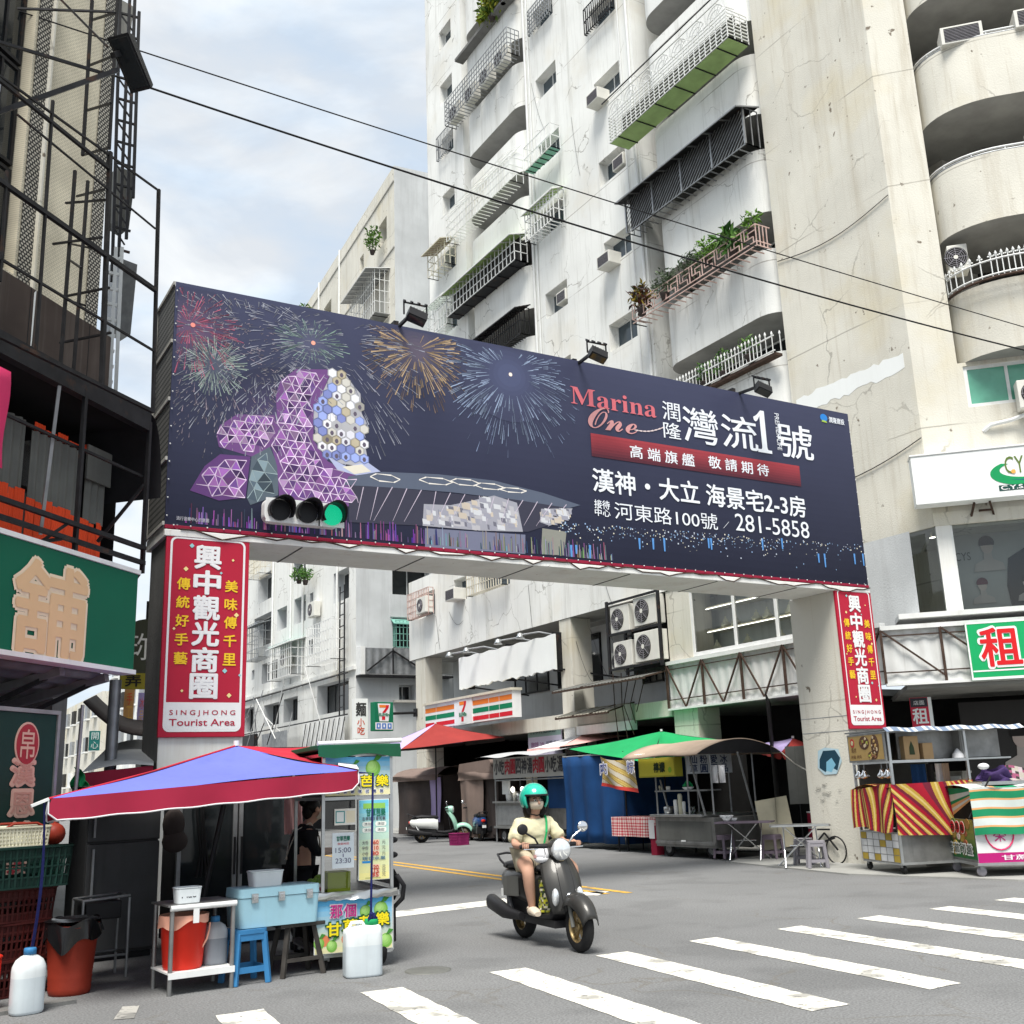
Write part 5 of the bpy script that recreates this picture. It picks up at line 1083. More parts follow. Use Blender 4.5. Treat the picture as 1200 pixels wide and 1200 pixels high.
# ------------------------------------------------------------------ guava stall on the left
def edge_tube(mb, pts, r, m, closed=False): mb.path(list(pts)+([pts[0]] if closed else []), r, m, 6)
def canopy(name, label, cs, apex, mats_, val, vm, piping=None, sag=.05, pole=None, corner=None, group=None, ring=True, valsides=(0, 1, 2, 3)):
    base = (apex[0], apex[1], 0, 0); t = thing(name, label, 'parasol', base, group); I = (0, 0, 0, 0)
    A = Vector(apex); C4 = [Vector(c) for c in cs]
    for k in range(4):
        a, b = C4[k], C4[(k+1) % 4]; mb = MB()
        def fn(u, v, a=a, b=b):
            e = a.lerp(b, u); p = A.lerp(e, v); p = p.copy(); p.z -= sag*4*v*(1-v)*0 + sag*math.sin(PI*v)*(.4+.6*math.sin(PI*u)) - .03*math.sin(PI*u)*v*0; p.z += (.02*math.sin(u*19+k)*(1-v)+.010*math.sin(u*7+v*9+k)+.006*math.sin(v*24+u*5)*math.sin(PI*u))*v
            return tuple(p)
        mb.grid(fn, 36, 16, mats_[k]); mb.build('canopy_panel', t, I)
        if k in valsides:
            mb = MB(); nrm = (b-a).cross(Vector((0, 0, 1))).normalized()*.02
            def fv(u, v, a=a, b=b, nrm=nrm):
                e = a.lerp(b, u); d = val*(1-.35*(max(0, 1-u/.03)**2+max(0, 1-(1-u)/.03)**2)); return (e.x+nrm.x*v*(1+.6*math.sin(u*23)), e.y+nrm.y*v*(1+.6*math.sin(u*23)), e.z-d*v+.004*math.sin(u*40)*v)
            mb.grid(fv, 40, 3, vm); w = mb.build('valance', t, I)
            if piping:
                mb = MB(); pts = [fv(i/40, 1) for i in range(41)]; mb.path([fv(0, .1)]+pts+[fv(1, .1)], .007, piping, 5); mb.build('piping', w, I)
    mb = MB()
    for c in C4: mb.bar(tuple(A-Vector((0, 0, .03))), tuple(c-Vector((0, 0, .02))), .022, 'steel_black')
    mb.tube((A.x, A.y, A.z), (A.x, A.y, A.z+.05), .03, 'plastic_white', 8); mb.build('rib', t, I)
    px_, py_ = pole or (A.x, A.y); mb = MB(); mb.tube((px_, py_, 0), (A.x, A.y, A.z), .025, 'steel_black', 8); mb.build('pole', t, I)
    return t
FL, FR = (1.22, 9.5, 1.625), tuple(onY(420, 903, 9.6)); BR = tuple(onY(404, 874, 12.0)); BL = (1.95, 12.2, 1.60); APX = tuple(onY(277, 874, 10.7))
UM = canopy('parasol', 'big rectangular blue and red parasol with dark red valance over the left stall', [FL, FR, BR, BL], APX, ['canvas_blue', 'canvas_red', 'canvas_blue', 'canvas_red'], .175, 'canvas_dark_red', 'canvas_white', pole=(2.72, 10.9))
mb = MB(); a, b, c, d = Vector(FR), Vector(BR), Vector(APX), None
mb.add([tuple(p+Vector((0, -.01, .012))) for p in (a, a.lerp(b, .97), b.lerp(c, .085), a.lerp(c, .16))], [(0, 1, 2, 3)], 'canvas_white'); mb.build('corner_patch', UM, (0, 0, 0, 0), solid=.004)
mb = MB(); edge_tube(mb, [APX, tuple(Vector(APX).lerp(Vector(FL), .5)-Vector((0, 0, .02))), FL], .012, 'canvas_red'); mb.bar(FL, (FL[0]-.13, FL[1]-.03, FL[2]-.05), .022, 'alu_white'); mb.build('edge_binding', UM, (0, 0, 0, 0))
mb = MB(); a, b = Vector((FL[0]-.03, FL[1], FL[2]-.03)), Vector((1.2, 9.72, .50)); pts = [a.lerp(b, i/10)+Vector((.03*math.sin(i*.3), 0, 0)) for i in range(11)]
for i in range(10): mb.bar(tuple(pts[i]), tuple(pts[i+1]), .022 if i > 4 else .013+.002*i, 'rope_blue', .008)
tag(mb.build('rope'), 'dark blue strap from the left parasol corner down to the blue-capped jug', 'rope', 'straps tying the blue parasol down')
a, b = Vector(onY(437, 906, 9.58)), Vector((4.0, 9.53, .50)); mb = MB(); mb.path([tuple(Vector(FR)+Vector((0, 0, -.02))), tuple(a), tuple(a.lerp(b, .5)), tuple(b)], .011, 'rope_blue', 6)
for k in range(5): mb.path([(b.x-.03+.02*k, b.y-.02, b.z-.02), (b.x+.02*(k % 3)-.02, b.y-.03, b.z+.03), (b.x+.05-.02*k, b.y-.02, b.z-.04)], .012, 'rope_blue', 5)
tag(mb.build('rope'), 'dark blue cord from the right parasol corner down to the square jerrycan', 'rope', 'straps tying the blue parasol down')
# cart with printed guava posters
K = (3.70, 10.0, 0, -.12); GC = thing('food_cart', 'narrow guava cart with yellow and green fruit posters and a dark green roof', 'food cart', K)
def prt(mb): return lambda t, x0, z0, x1, z1, y, col, bold=.0: mb.text(t, x0, z0, x1, z1, y, col=col, bold=bold)
W_ = .70
mb = MB()
for x in (0, W_-.03): 
    for y in (0, 1.2): mb.box(x, x+.03, y, y+.03, .14, 1.96, 'stainless')
for z in (.12, .66, 1.52, 1.93):
    mb.box(.03, W_-.03, .002, .028, z, z+.03, 'stainless'); mb.box(.002, .028, .03, 1.2, z, z+.03, 'stainless'); mb.box(W_-.028, W_-.002, .03, 1.2, z, z+.03, 'stainless')
mb.build('frame', GC, K)
mb = MB(); mb.box(-.06, W_+.06, -.08, 1.35, 1.99, 2.04, 'canvas_dark_green'); mb.grid(lambda u, v: (-.06+(W_+.12)*u, -.085, 1.93+.07*v-.02*math.sin(u*8)*(1-v)), 10, 2, 'canvas_dark_green'); mb.tube((-.06, -.06, 2.05), (W_+.07, -.06, 2.07), .025, 'alu_white', 8); mb.build('roof', GC, K, bevel=.01)
GY, GG, PNK = (.85, .70, .02), (.20, .45, .06), (.45, .03, .20)
def poster(mb, x0, z0, x1, z1, y, top, bot, n=8):
    for k in range(n): t = k/n; c = tuple(a*(1-t)+b*t for a, b in zip(bot, top)); mb.rect(x0, z0+(z1-z0)*t, x1, z0+(z1-z0)*(t+1/n), y, 'print', c)
def guava(mb, x, z, r, y):
    for i in range(4): k = 1-i*.2; mb.prism(arc(x-.1*r*i, z+.12*r*i, r*k, 0, 2*PI, 16, r*k*1.05)[:-1], y-.0006*i, y+.001, 'print', col=(.18+.08*i, .42+.09*i, .07+.05*i))
    mb.prism([(x, z+r*.9), (x+.5*r, z+1.7*r), (x+1.2*r, z+1.5*r), (x+.7*r, z+1.0*r)], y-.004, y+.001, 'print', col=(.06, .24, .04))
mb = MB(); SKY, SAND = (.05, .42, .80), (.72, .68, .40)
poster(mb, .03, 1.56, W_-.03, 1.92, -.006, SKY, SAND); guava(mb, .30, 1.80, .055, -.008); guava(mb, .50, 1.81, .075, -.008)
mb.add([(.36, -.0075, 1.76), (.46, -.0075, 1.78), (.48, -.0075, 1.74), (.36, -.0075, 1.73)], [(0, 1, 2, 3)], 'print', (.75, .76, .72))
for i, c in enumerate('甘草芭樂'): mb.text(c, .06+.155*i, 1.635, .19+.155*i, 1.745, -.011, col=(.02, .10, .03), bold=.05); mb.text(c, .065+.155*i, 1.64, .185+.155*i, 1.74, -.017, col=GY, bold=.025)
for i, c in enumerate('保證新鮮現切清甜'): mb.prism(arc(.08+.072*i, 1.595, .022, 0, 2*PI, 12)[:-1], -.008, -.006, 'print', col=(.75, .76, .8)); mb.text(c, .064+.072*i, 1.58, .096+.072*i, 1.61, -.010, col=(.05, .07, .2), bold=.02)
mb.box(.03, W_-.03, -.004, .0, 1.56, 1.92, 'sign_white'); mb.build('top_poster', GC, K)
mb = MB(); poster(mb, -.06, .16, W_-.02, .62, -.012, SKY, SAND, 10); mb.box(-.065, W_-.015, -.01, .0, .155, .625, 'sign_white')
guava(mb, .42, .50, .055, -.015); guava(mb, .57, .51, .068, -.015)
for x, z, r in ((-.02, .25, .05), (.10, .22, .05), (.33, .22, .07), (.62, .23, .06)): guava(mb, x, z, r, -.014)
for x in (.03, .24, .52): mb.prism(arc(x, .27, .05, 0, 2*PI, 12)[:-1], -.0135, -.012, 'print', col=(.70, .22, .10))
for i, c in enumerate('那個'): mb.text(c, .08+.13*i, .46, .20+.13*i, .58, -.020, col=(.7, .6, .65), bold=.05); mb.text(c, .085+.13*i, .465, .195+.13*i, .575, -.026, col=PNK, bold=.025)
for i, c in enumerate('甘草芭樂'): mb.text(c, .04+.155*i, .30+.02*i, .19+.155*i, .43+.02*i, -.020, col=(.02, .10, .03), bold=.055); mb.text(c, .05+.155*i, .31+.02*i, .18+.155*i, .42+.02*i, -.027, col=GY, bold=.03)
mb.build('lower_poster', GC, K)
mb = MB(); poster(mb, .36, .78, .655, 1.51, -.008, (.10, .50, .72), (.78, .72, .30), 12); mb.box(.355, .66, -.006, .0, .775, 1.515, 'sign_white')
mb.text('甘草芭樂', .43, 1.36, .62, 1.43, -.012, col=(.02, .16, .10), bold=.03); mb.rect(.40, 1.43, .62, 1.48, -.0095, 'print', (.25, .5, .1))
for k, (z, tx, c) in enumerate(((1.32, '古早味甘草芭樂', (.1, .1, .12)), (1.10, '大份', (.2, .2, .2)), (1.05, '中份', (.2, .2, .2)), (1.00, '小份', (.2, .2, .2)), (.955, '現切水果', (.1, .2, .3)))): mb.text(tx, .39, z, .45 if len(tx) == 2 else .62, z+.035, -.012, col=c, bold=.01)
for z, tx in ((1.10, '160'), (1.05, '110'), (1.00, '80'), (.905-.03, '120'), (.905-.065, '115'), (.905-.10, '85')): mb.rect(.47, z-.006, .56, z+.042, -.0095, 'print', (.8, .55, .42)); mb.text(tx, .48, z, .55, z+.034, -.012, col=(.55, .08, .05), bold=.02); mb.text('元', .585, z, .62, z+.034, -.012, col=(.15, .15, .15))
for z in (1.21, 1.265):
    for x in (.39, .52): mb.prism(rrect(x, z, x+.11, z+.045, .02), -.0105, -.009, 'print', col=(.75, .78, .72)); mb.text('清甜', x+.02, z+.008, x+.09, z+.037, -.012, col=(.1, .1, .12))
mb.rect(.39, .93, .47, .95, -.0095, 'print', (.03, .25, .6)); mb.rect(.42, .79+.0, .57, .80, -.0095, 'print', (.5, .5, .2)); mb.build('menu', GC, K)
mb = MB(); mb.box(.10, .31, -.008, -.004, .90, 1.22, 'print', (.70, .76, .80)); mb.text('15:00', .13, 1.04, .28, 1.085, -.012, col=(.12, .12, .2)); mb.text('23:30', .13, .945, .28, .99, -.012, col=(.12, .12, .2)); mb.text('甘草芭樂', .14, 1.145, .27, 1.19, -.012, col=(.02, .18, .12), bold=.03); mb.text('營業時間', .15, 1.11, .26, 1.13, -.012, col=(.6, .08, .1)); mb.text('|', .2, 1.0, .21, 1.03, -.012, col=(.2, .2, .3)); mb.build('hours_notice', GC, K)
mb = MB(); mb.box(.12, .33, -.008, -.004, 1.29, 1.44, 'print', (.80, .78, .72)); mb.rect(.13, 1.31, .22, 1.42, -.009, 'print', (.05, .28, .28)); mb.rect(.14, 1.32, .21, 1.41, -.0095, 'print', (.80, .82, .8)); mb.rect(.235, 1.31, .32, 1.42, -.009, 'print', (.80, .72, .55)); mb.build('payment_card', GC, K)
mb = MB(); mb.rect(.03, .72, .36, 1.51, .012, 'film_clear'); mb.quad((W_-.01, .03, .72), (W_-.01, 1.2, .72), (W_-.01, 1.2, 1.51), (W_-.01, .03, 1.51), 'film_clear'); mb.build('clear_film', GC, K)
mb = MB(); mb.box(-.10, W_+.03, -.05, 1.25, .63, .665, 'stainless_dull'); mb.box(.0, W_, .03, 1.2, .14, .18, 'stainless_dull'); mb.box(.02, W_-.02, 1.18, 1.2, .18, .62, 'shop_dark'); mb.box(.03, .05, .05, 1.15, .2, .62, 'shop_dark')
mb.grid(lambda u, v: (-.06+(W_+.08)*u, -.055-.02*math.sin(9*u+3*v)*v, .69-.07*v+.006*math.sin(40*u)), 24, 3, 'stainless'); mb.build('counter', GC, K)
mb = MB(); mb.box(.08, .3, .08, .34, .68, .86, 'print', (.32, .40, .03)); mb.build('tray', GC, K)
def wheel(name, parent, fr, c, r, w, rimr=.55, m='rubber', rm='steel_grey', sp=0, gold=None, axis='y'):
    mb = MB(); mb.lathe([(r*rimr, -w*.42), (r*.86, -w*.5), (r*.97, -w*.3), (r, 0), (r*.97, w*.3), (r*.86, w*.5), (r*rimr, w*.42)], c, m, 28, axis=axis); o = mb.build('wheel' if name is None else name, parent, fr)
    mb = MB(); mb.lathe([(0, -w*.3), (r*.16, -w*.32), (r*.18, -w*.2)], c, rm, 14, axis=axis); mb.lathe([(r*.18, w*.2), (r*.16, w*.32), (0, w*.3)], c, rm, 14, axis=axis); mb.lathe([(r*rimr, -w*.42), (r*rimr*.9, -w*.3), (r*rimr*.9, w*.3), (r*rimr, w*.42)], c, rm, 24, axis=axis)
    if sp:
        for k in range(sp):
            a = 2*PI*k/sp; p = (r*rimr*.95*math.cos(a), r*rimr*.95*math.sin(a)); mb.bar(tuple(c), (c[0]+p[1], c[1], c[2]+p[0]) if axis == 'y' else (c[0], c[1]+p[0], c[2]+p[1]), r*.11, rm, w*.3)
    else: mb.lathe([(0, -w*.2), (r*rimr, -w*.2)], c, rm, 20, axis=axis); mb.lathe([(0, w*.2), (r*rimr, w*.2)], c, rm, 20, axis=axis)
    mb.build('rim', o, fr); return o
wheel(None, GC, K, (.60, .12, .14), .14, .07, axis='x'); wheel(None, GC, K, (.60, 1.05, .14), .14, .07, axis='x')
for y in (.1, 1.05):
    mb = MB(); mb.box(.02, .10, y-.03, y+.03, .08, .14, 'steel_grey'); mb.lathe([(0, -.02), (.05, -.02), (.05, .02), (0, .02)], (.06, y, .05), 'rubber', 14, axis='x'); mb.build('caster', GC, K)
mb = MB(); mb.grid(lambda u, v: (W_+.04+.05*math.sin(PI*v)+.03*u, .1+.3*u, .85-.28*v), 4, 8, 'canvas_black'); mb.path([(W_+.05, .05, .8), (W_+.12, .05, .7), (W_+.12, .1, .58), (W_+.03, .1, .5), (W_+.03, .1, .2)], .02, 'canvas_black', 6); mb.box(W_, W_+.1, .1, .2, .62, .66, 'stainless'); mb.build('hanging_cover', GC, K, solid=.006)
mb = MB()
for z in (1.12, .98): mb.ell((W_+.06, .2, z), (.05, .03, .03), 'black_plastic', 10, 6)
mb.build('side_knobs', GC, K)
# containers
def jug(label, frame, w_, d_, h_, m, capm, capx=0., fill=0.6, handle=True, sq=3.5, group=None, mark=False):
    t = thing('water_jug', label, 'water jug', frame, group); mb = MB(); n = 28
    prof = [(.86, 0), (.96, .02), (1, .06), (1, .3), (1, .6), (1, .601), (1, .70), (.97, .78), (.80, .88), (.52, .94), (.28, .97), (.26, 1.)] if not handle else [(.90, 0), (.98, .02), (1, .05), (1, .3), (1, .6), (1, .82), (.96, .89), (.82, .945), (.62, .965), (.25, .98), (.24, 1.)]
    V = []
    for r, z in prof:
        for j in range(n):
            a = 2*PI*j/n; c, s = math.cos(a), math.sin(a); k = (abs(c)**sq+abs(s)**sq)**(-1/sq); ex = capx*(1-r) if r < .9 else 0
            V.append((r*c*k*w_/2+ex, r*s*k*d_/2, z*h_))
    F_ = [(i*n+j, i*n+(j+1) % n, (i+1)*n+(j+1) % n, (i+1)*n+j) for i in range(len(prof)-1) for j in range(n)]+[tuple(range(n-1, -1, -1)), tuple((len(prof)-1)*n+j for j in range(n))]
    nf = [f for f in F_ if V[f[0]][2] >= fill*h_*.999]; wf = [f for f in F_ if V[f[0]][2] < fill*h_*.999]
    mb.add(V, nf, m, None, True); mb.add(V, wf, 'poly_water' if m == 'poly_white' else 'poly_murk', None, True); mb.build('body', t)
    mb = MB(); mb.lathe([(0, h_+.035), (w_*.17, h_+.035), (w_*.19, h_+.025), (w_*.19, h_-.012), (0, h_-.012)], (capx*.75, 0, 0), capm, 18); mb.build('cap', t)
    if handle: mb = MB(); mb.path([(-w_*.36, 0, h_*.93), (-w_*.30, 0, h_*1.03), (-w_*.02, 0, h_*1.03), (w_*.05, 0, h_*.96)], .017, m, 8); mb.build('handle', t)
    return t
mat('guava_skin', (.22, .38, .07), .5, var=.2, vs=20); mat('poly_white', (.66, .70, .71), .38, var=.05, vs=5); mat('poly_grey', (.40, .41, .43), .35, var=.12, vs=4); mat('poly_water', (.56, .62, .65), .3, var=.06, vs=5); mat('poly_murk', (.20, .22, .25), .3, var=.1, vs=4)
jug('white jug with a blue screw cap standing at the foot of the crates', (1.2, 9.8, 0, .3), .25, .2, .45, 'poly_white', 'plastic_blue', sq=2.8, handle=False)
jug('square white jerrycan with a green cap standing in front of the guava cart', (3.93, 9.56, 0, -.15), .335, .22, .44, 'poly_white', 'canvas_green', capx=.11, sq=6)
# steel table with what stands on it
T = (2.27, 9.74, 0, .06); TB = thing('metal_table', 'small steel tube table with a lower shelf left of the light blue cool box', 'table', T)
mb = MB(); mb.box(-.02, .58, .0, .52, .70, .715, 'stainless_dull'); mb.tube((-.0, .0, .69), (.57, 0, .69), .024, 'alu_white', 10); mb.box(.19, .24, -.02, -.012, .56, .69, 'alu_white'); mb.build('table_top', TB, T)
for x, y in ((.02, .02), (.55, .02), (.02, .5), (.55, .5)): mb = MB(); mb.tube((x, y, 0), (x, y, .69), .02, 'stainless_dull', 10); mb.build('leg', TB, T)
mb = MB(); mb.box(.0, .57, .0, .52, .165, .18, 'alu_white'); mb.box(.0, .57, -.005, .0, .13, .18, 'alu_white'); mb.build('shelf', TB, T)
BK = (2.44, 9.97, .18, 0); t = thing('bucket', 'bright red bucket with a pink bin liner on the shelf of the steel table', 'bucket', BK)
mb = MB(); mb.lathe([(0, 0), (.155, 0), (.165, .02), (.195, .40), (.205, .41), (.20, .43)], (0, 0, 0), 'plastic_red', 28); mb.build('body', t, BK)
mb = MB(); mb.grid(lambda u, v: ((.206+.008*math.sin(u*44)*v+.004)*math.cos(2*PI*u), (.206+.008*math.sin(u*44)*v+.004)*math.sin(2*PI*u), .44-(.08+.03*math.sin(u*12+1)+.02*math.sin(u*31))*v), 60, 4, 'liner_pink'); mb.lathe([(.205, .44), (.14, .40), (0, .3)], (0, 0, 0), 'liner_pink', 24); mb.build('liner', t, BK)
mb = MB(); mb.path([(.2*math.cos(a), -.1+.0*a, .36-.28*math.sin(a*1.0)) for a in [0, .2, .5, .9, 1.2]], .008, 'liner_pink', 6); mb.build('handle', t, BK)
jug('half-filled white water can beside the red bucket on the table shelf', (2.72, 10.0, .18, 0), .21, .19, .36, 'poly_grey', 'plastic_blue', handle=False, sq=3)
def tub(label, frame, w_, d_, h_, text=None):
    t = thing('plastic_tub', label, 'tub', frame); mb = MB(); p0, p1 = rrect(-w_*.44, -d_*.44, w_*.44, d_*.44, .03, 4), rrect(-w_/2, -d_/2, w_/2, d_/2, .04, 4); n = len(p0)
    mb.add([(a, b, 0) for a, b in p0]+[(a, b, h_) for a, b in p1], [(i, (i+1) % n, (i+1) % n+n, i+n) for i in range(n)]+[tuple(range(n))], 'poly_white', None, True); mb.build('body', t, solid=.004)
    mb = MB(); mb.path([(a, b, h_) for a, b in p1]+[(p1[0][0], p1[0][1], h_)], .007, 'poly_white', 6); mb.build('rim', t)
    if text: mb = MB(); mb.T = Matrix.Rotation(-.12, 4, 'X'); mb.text(text, -w_*.30, h_*.28, w_*.28, h_*.75, -d_*.515, col=(.02, .02, .02)); mb.T = None; mb.build('lettering', t)
    return t
tub('small frosted tub with black lettering on the steel table', (2.44, 9.9, .716, .05), .22, .16, .125, 'Mao')
# cool box on two stools
CB_ = (3.27, 10.1, .455, .06); t = thing('cool_box', 'large light blue cool box resting on the blue stool and the wooden stool', 'cool box', CB_)
def rbox(mb, w_, d_, z0, z1, r, m, tw=1., n=5):
    p0, p1 = rrect(-w_/2, -d_/2, w_/2, d_/2, r, n), rrect(-w_/2*tw, -d_/2*tw, w_/2*tw, d_/2*tw, r, n); k = len(p0)
    mb.add([(a, b, z0) for a, b in p0]+[(a, b, z1) for a, b in p1], [(i, (i+1) % k, (i+1) % k+k, i+k) for i in range(k)], m, None, True); mb.add([(a, b, z0) for a, b in p0], [tuple(range(k-1, -1, -1))], m); mb.add([(a, b, z1) for a, b in p1], [tuple(range(k))], m)
mb = MB(); rbox(mb, .74, .38, 0, .25, .05, 'plastic_light_blue', 1.04); mb.build('body', t, CB_, bevel=.015)
mb = MB(); rbox(mb, .775, .41, .255, .33, .05, 'plastic_light_blue', .985); mb.build('lid', t, CB_, bevel=.02)
for x in (-.25, 0, .27): mb = MB(); mb.box(x-.03, x+.03, -.225, -.198, .21, .29, 'stainless'); mb.box(x-.022, x+.022, -.235, -.225, .235, .275, 'chrome'); mb.build('latch', t, CB_, bevel=.004)
tub('frosted rectangular tub standing on the lid of the light blue cool box', (3.2, 10.12, .786, .06), .30, .19, .13)
def stool(label, frame, m, h=.45, w0=.30, w1=.36, group=None, proto=None):
    t = thing('plastic_stool', label, 'stool', frame, group)
    mb = MB(); rbox(mb, w0, w0, h-.035, h, .05, m); mb.build('seat', t, frame, bevel=.01)
    for sx in (-1, 1):
        for sy in (-1, 1):
            mb = MB(); a, b = Vector((sx*(w0/2-.03), sy*(w0/2-.03), h-.03)), Vector((sx*(w1/2-.025), sy*(w1/2-.025), 0)); mb.bar(tuple(a), tuple(b), .05, m, .045); mb.build('leg', t, frame, bevel=.006)
    for s in (-1, 1): mb = MB(); e = w0/2-.03+(w1-w0)/2*.7; mb.bar((-e, s*e, h*.27), (e, s*e, h*.27), .012, m, .05); mb.bar((s*e, -e, h*.27), (s*e, e, h*.27), .012, m, .05); q = w0/2-.012; mb.bar((-q, s*q, h-.06), (q, s*q, h-.06), .012, m, .06); mb.bar((s*q, -q, h-.06), (s*q, q, h-.06), .012, m, .06); mb.build('skirt', t, frame)
    return t
stool('light blue plastic stool under the left end of the cool box', (2.99, 9.98, 0, .12), 'plastic_blue')
WS = (3.5, 10.1, 0, .1); t = thing('wooden_stool', 'dark weathered wooden stool under the right end of the cool box', 'stool', WS)
mb = MB(); mb.box(-.22, .22, -.15, .15, .42, .452, 'wood_dark'); mb.build('seat', t, WS, bevel=.006)
for sx in (-1, 1):
    for sy in (-1, 1): mb = MB(); mb.bar((sx*.13, sy*.1, .42), (sx*.2, sy*.16, 0), .04, 'wood_dark'); mb.build('leg', t, WS)
mb = MB(); mb.bar((-.18, -.14, .14), (.18, -.14, .14), .03, 'wood_dark'); mb.bar((-.18, .14, .14), (.18, .14, .14), .03, 'wood_dark'); mb.build('stretcher', t, WS)
# fridges
GF = (2.93, 12.4, 0, .0); t = thing('glass_door_fridge', 'tall dark two-door glass fridge under the blue parasol', 'fridge', GF)
mb = MB(); mb.box(0, 1.34, .08, .7, .08, 1.95, 'steel_black'); mb.box(.02, 1.32, .1, .65, 0, .08, 'black_plastic'); mb.build('body', t, GF)
for x in (0, .68):
    mb = MB(); mb.box(x, x+.045, 0, .07, .12, 1.9, 'steel_grey'); mb.box(x+.615, x+.66, 0, .07, .12, 1.9, 'steel_grey'); mb.box(x+.045, x+.615, 0, .07, .12, .2, 'steel_grey'); mb.box(x+.045, x+.615, 0, .07, 1.82, 1.9, 'steel_grey'); d = mb.build('door', t, GF, bevel=.004)
    mb = MB(); mb.rect(x+.045, .2, x+.615, 1.82, .03, 'glass_dark'); mb.build('pane', d, GF); mb = MB(); hx = .62 if x == 0 else .70; mb.box(hx, hx+.02, -.03, 0, .75, 1.15, 'black_plastic'); mb.build('handle', d, GF)
SFg = (1.97, 12.22, 0, .12); t = thing('steel_fridge', 'dull grey two-door fridge standing behind the red bin', 'fridge', SFg)
mb = MB(); mb.box(0, .76, .05, .7, .06, 1.75, 'fridge_grey_shaded'); mb.box(.02, .74, .07, .65, 0, .06, 'black_plastic'); mb.build('body', t, SFg, bevel=.01)
for z0, z1 in ((.09, 1.16), (1.175, 1.74)): mb = MB(); mb.box(0, .76, 0, .045, z0, z1, 'fridge_grey_shaded'); d = mb.build('door', t, SFg, bevel=.012); mb = MB(); mb.bar((.06, -.03, z0+.35 if z0 < 1 else z0+.05), (.06, -.03, z1-.05), .022, 'steel_grey'); mb.build('handle', d, SFg)
mb = MB(); mb.ell((0, 0, .04), (.12, .07, .17), 'canvas_brown', 12, 8); mb.ell((.02, 0, -.14), (.14, .08, .12), 'canvas_brown', 12, 8); mb.path([(0, 0, .2), (-.05, .02, .42), (.03, .06, .6)], .012, 'rope_white', 5); tag(mb.build('sack', None, (2.86, 12.3, 1.28, 0)), 'brown cloth sack hanging between the grey fridge and the glass-door fridge', 'sack')
mb = MB()
for k in range(4): x = 3.12+.02*k; mb.path([(x, 12.36-.01*k, 1.9), (x+.03*math.sin(k), 12.33, 1.4), (x+.05, 12.33, 1.0), (x+.03*k, 12.3, .75)], .014, 'cable_black', 6)
tag(mb.build('cable_bundle'), 'bundle of black cables hanging in front of the glass fridge door', 'cable')
# bin, rack, crates
BN = (1.62, 10.52, 0, 0); t = thing('waste_bin', 'rust red round bin with a black bag hanging over its rim', 'bin', BN)
mb = MB(); mb.lathe([(0, 0), (.165, 0), (.172, .02), (.178, .06), (.174, .07), (.180, .10), (.176, .11), (.183, .14), (.18, .15), (.215, .54), (.225, .545), (.22, .565)], (0, 0, 0), 'plastic_rust_red', 30); mb.build('body', t, BN)
rnd = random.Random(9); mb = MB()
mb.grid(lambda u, v: ((.228*(1+.05*math.sin(9*2*PI*u)*v+.16*v*max(0, math.cos(2*PI*u-.3))**3)*math.cos(2*PI*u)), (.228+.02*v*math.sin(u*40))*math.sin(2*PI*u), .59+.03*math.sin(u*25)-v*(.10+.10*max(0, math.sin(2*PI*u+3.6))+.03*math.sin(u*31))), 64, 6, 'bin_bag'); mb.lathe([(.24, .60), (.15, .62), (.06, .56), (0, .5)], (0, 0, 0), 'bin_bag', 24); mb.build('bag', t, BN)
RK = (1.78, 11.05, 0, .1); t = thing('metal_rack', 'low dark tube rack holding a black tray behind the red bin', 'rack', RK)
mb = MB()
for x, y in ((0, 0), (.42, 0), (0, .35), (.42, .35)): mb.tube((x, y, 0), (x, y, .70), .013, 'steel_grey', 8)
edge_tube(mb, [(0, 0, .70), (.42, 0, .72), (.42, .35, .72), (0, .35, .70)], .013, 'steel_grey', True); edge_tube(mb, [(0, 0, .2), (.42, 0, .2), (.42, .35, .2), (0, .35, .2)], .012, 'steel_grey', True); mb.build('frame', t, RK)
mb = MB(); mb.box(.03, .36, .02, .33, .52, .68, 'black_plastic'); mb.build('tray', t, RK, bevel=.015)
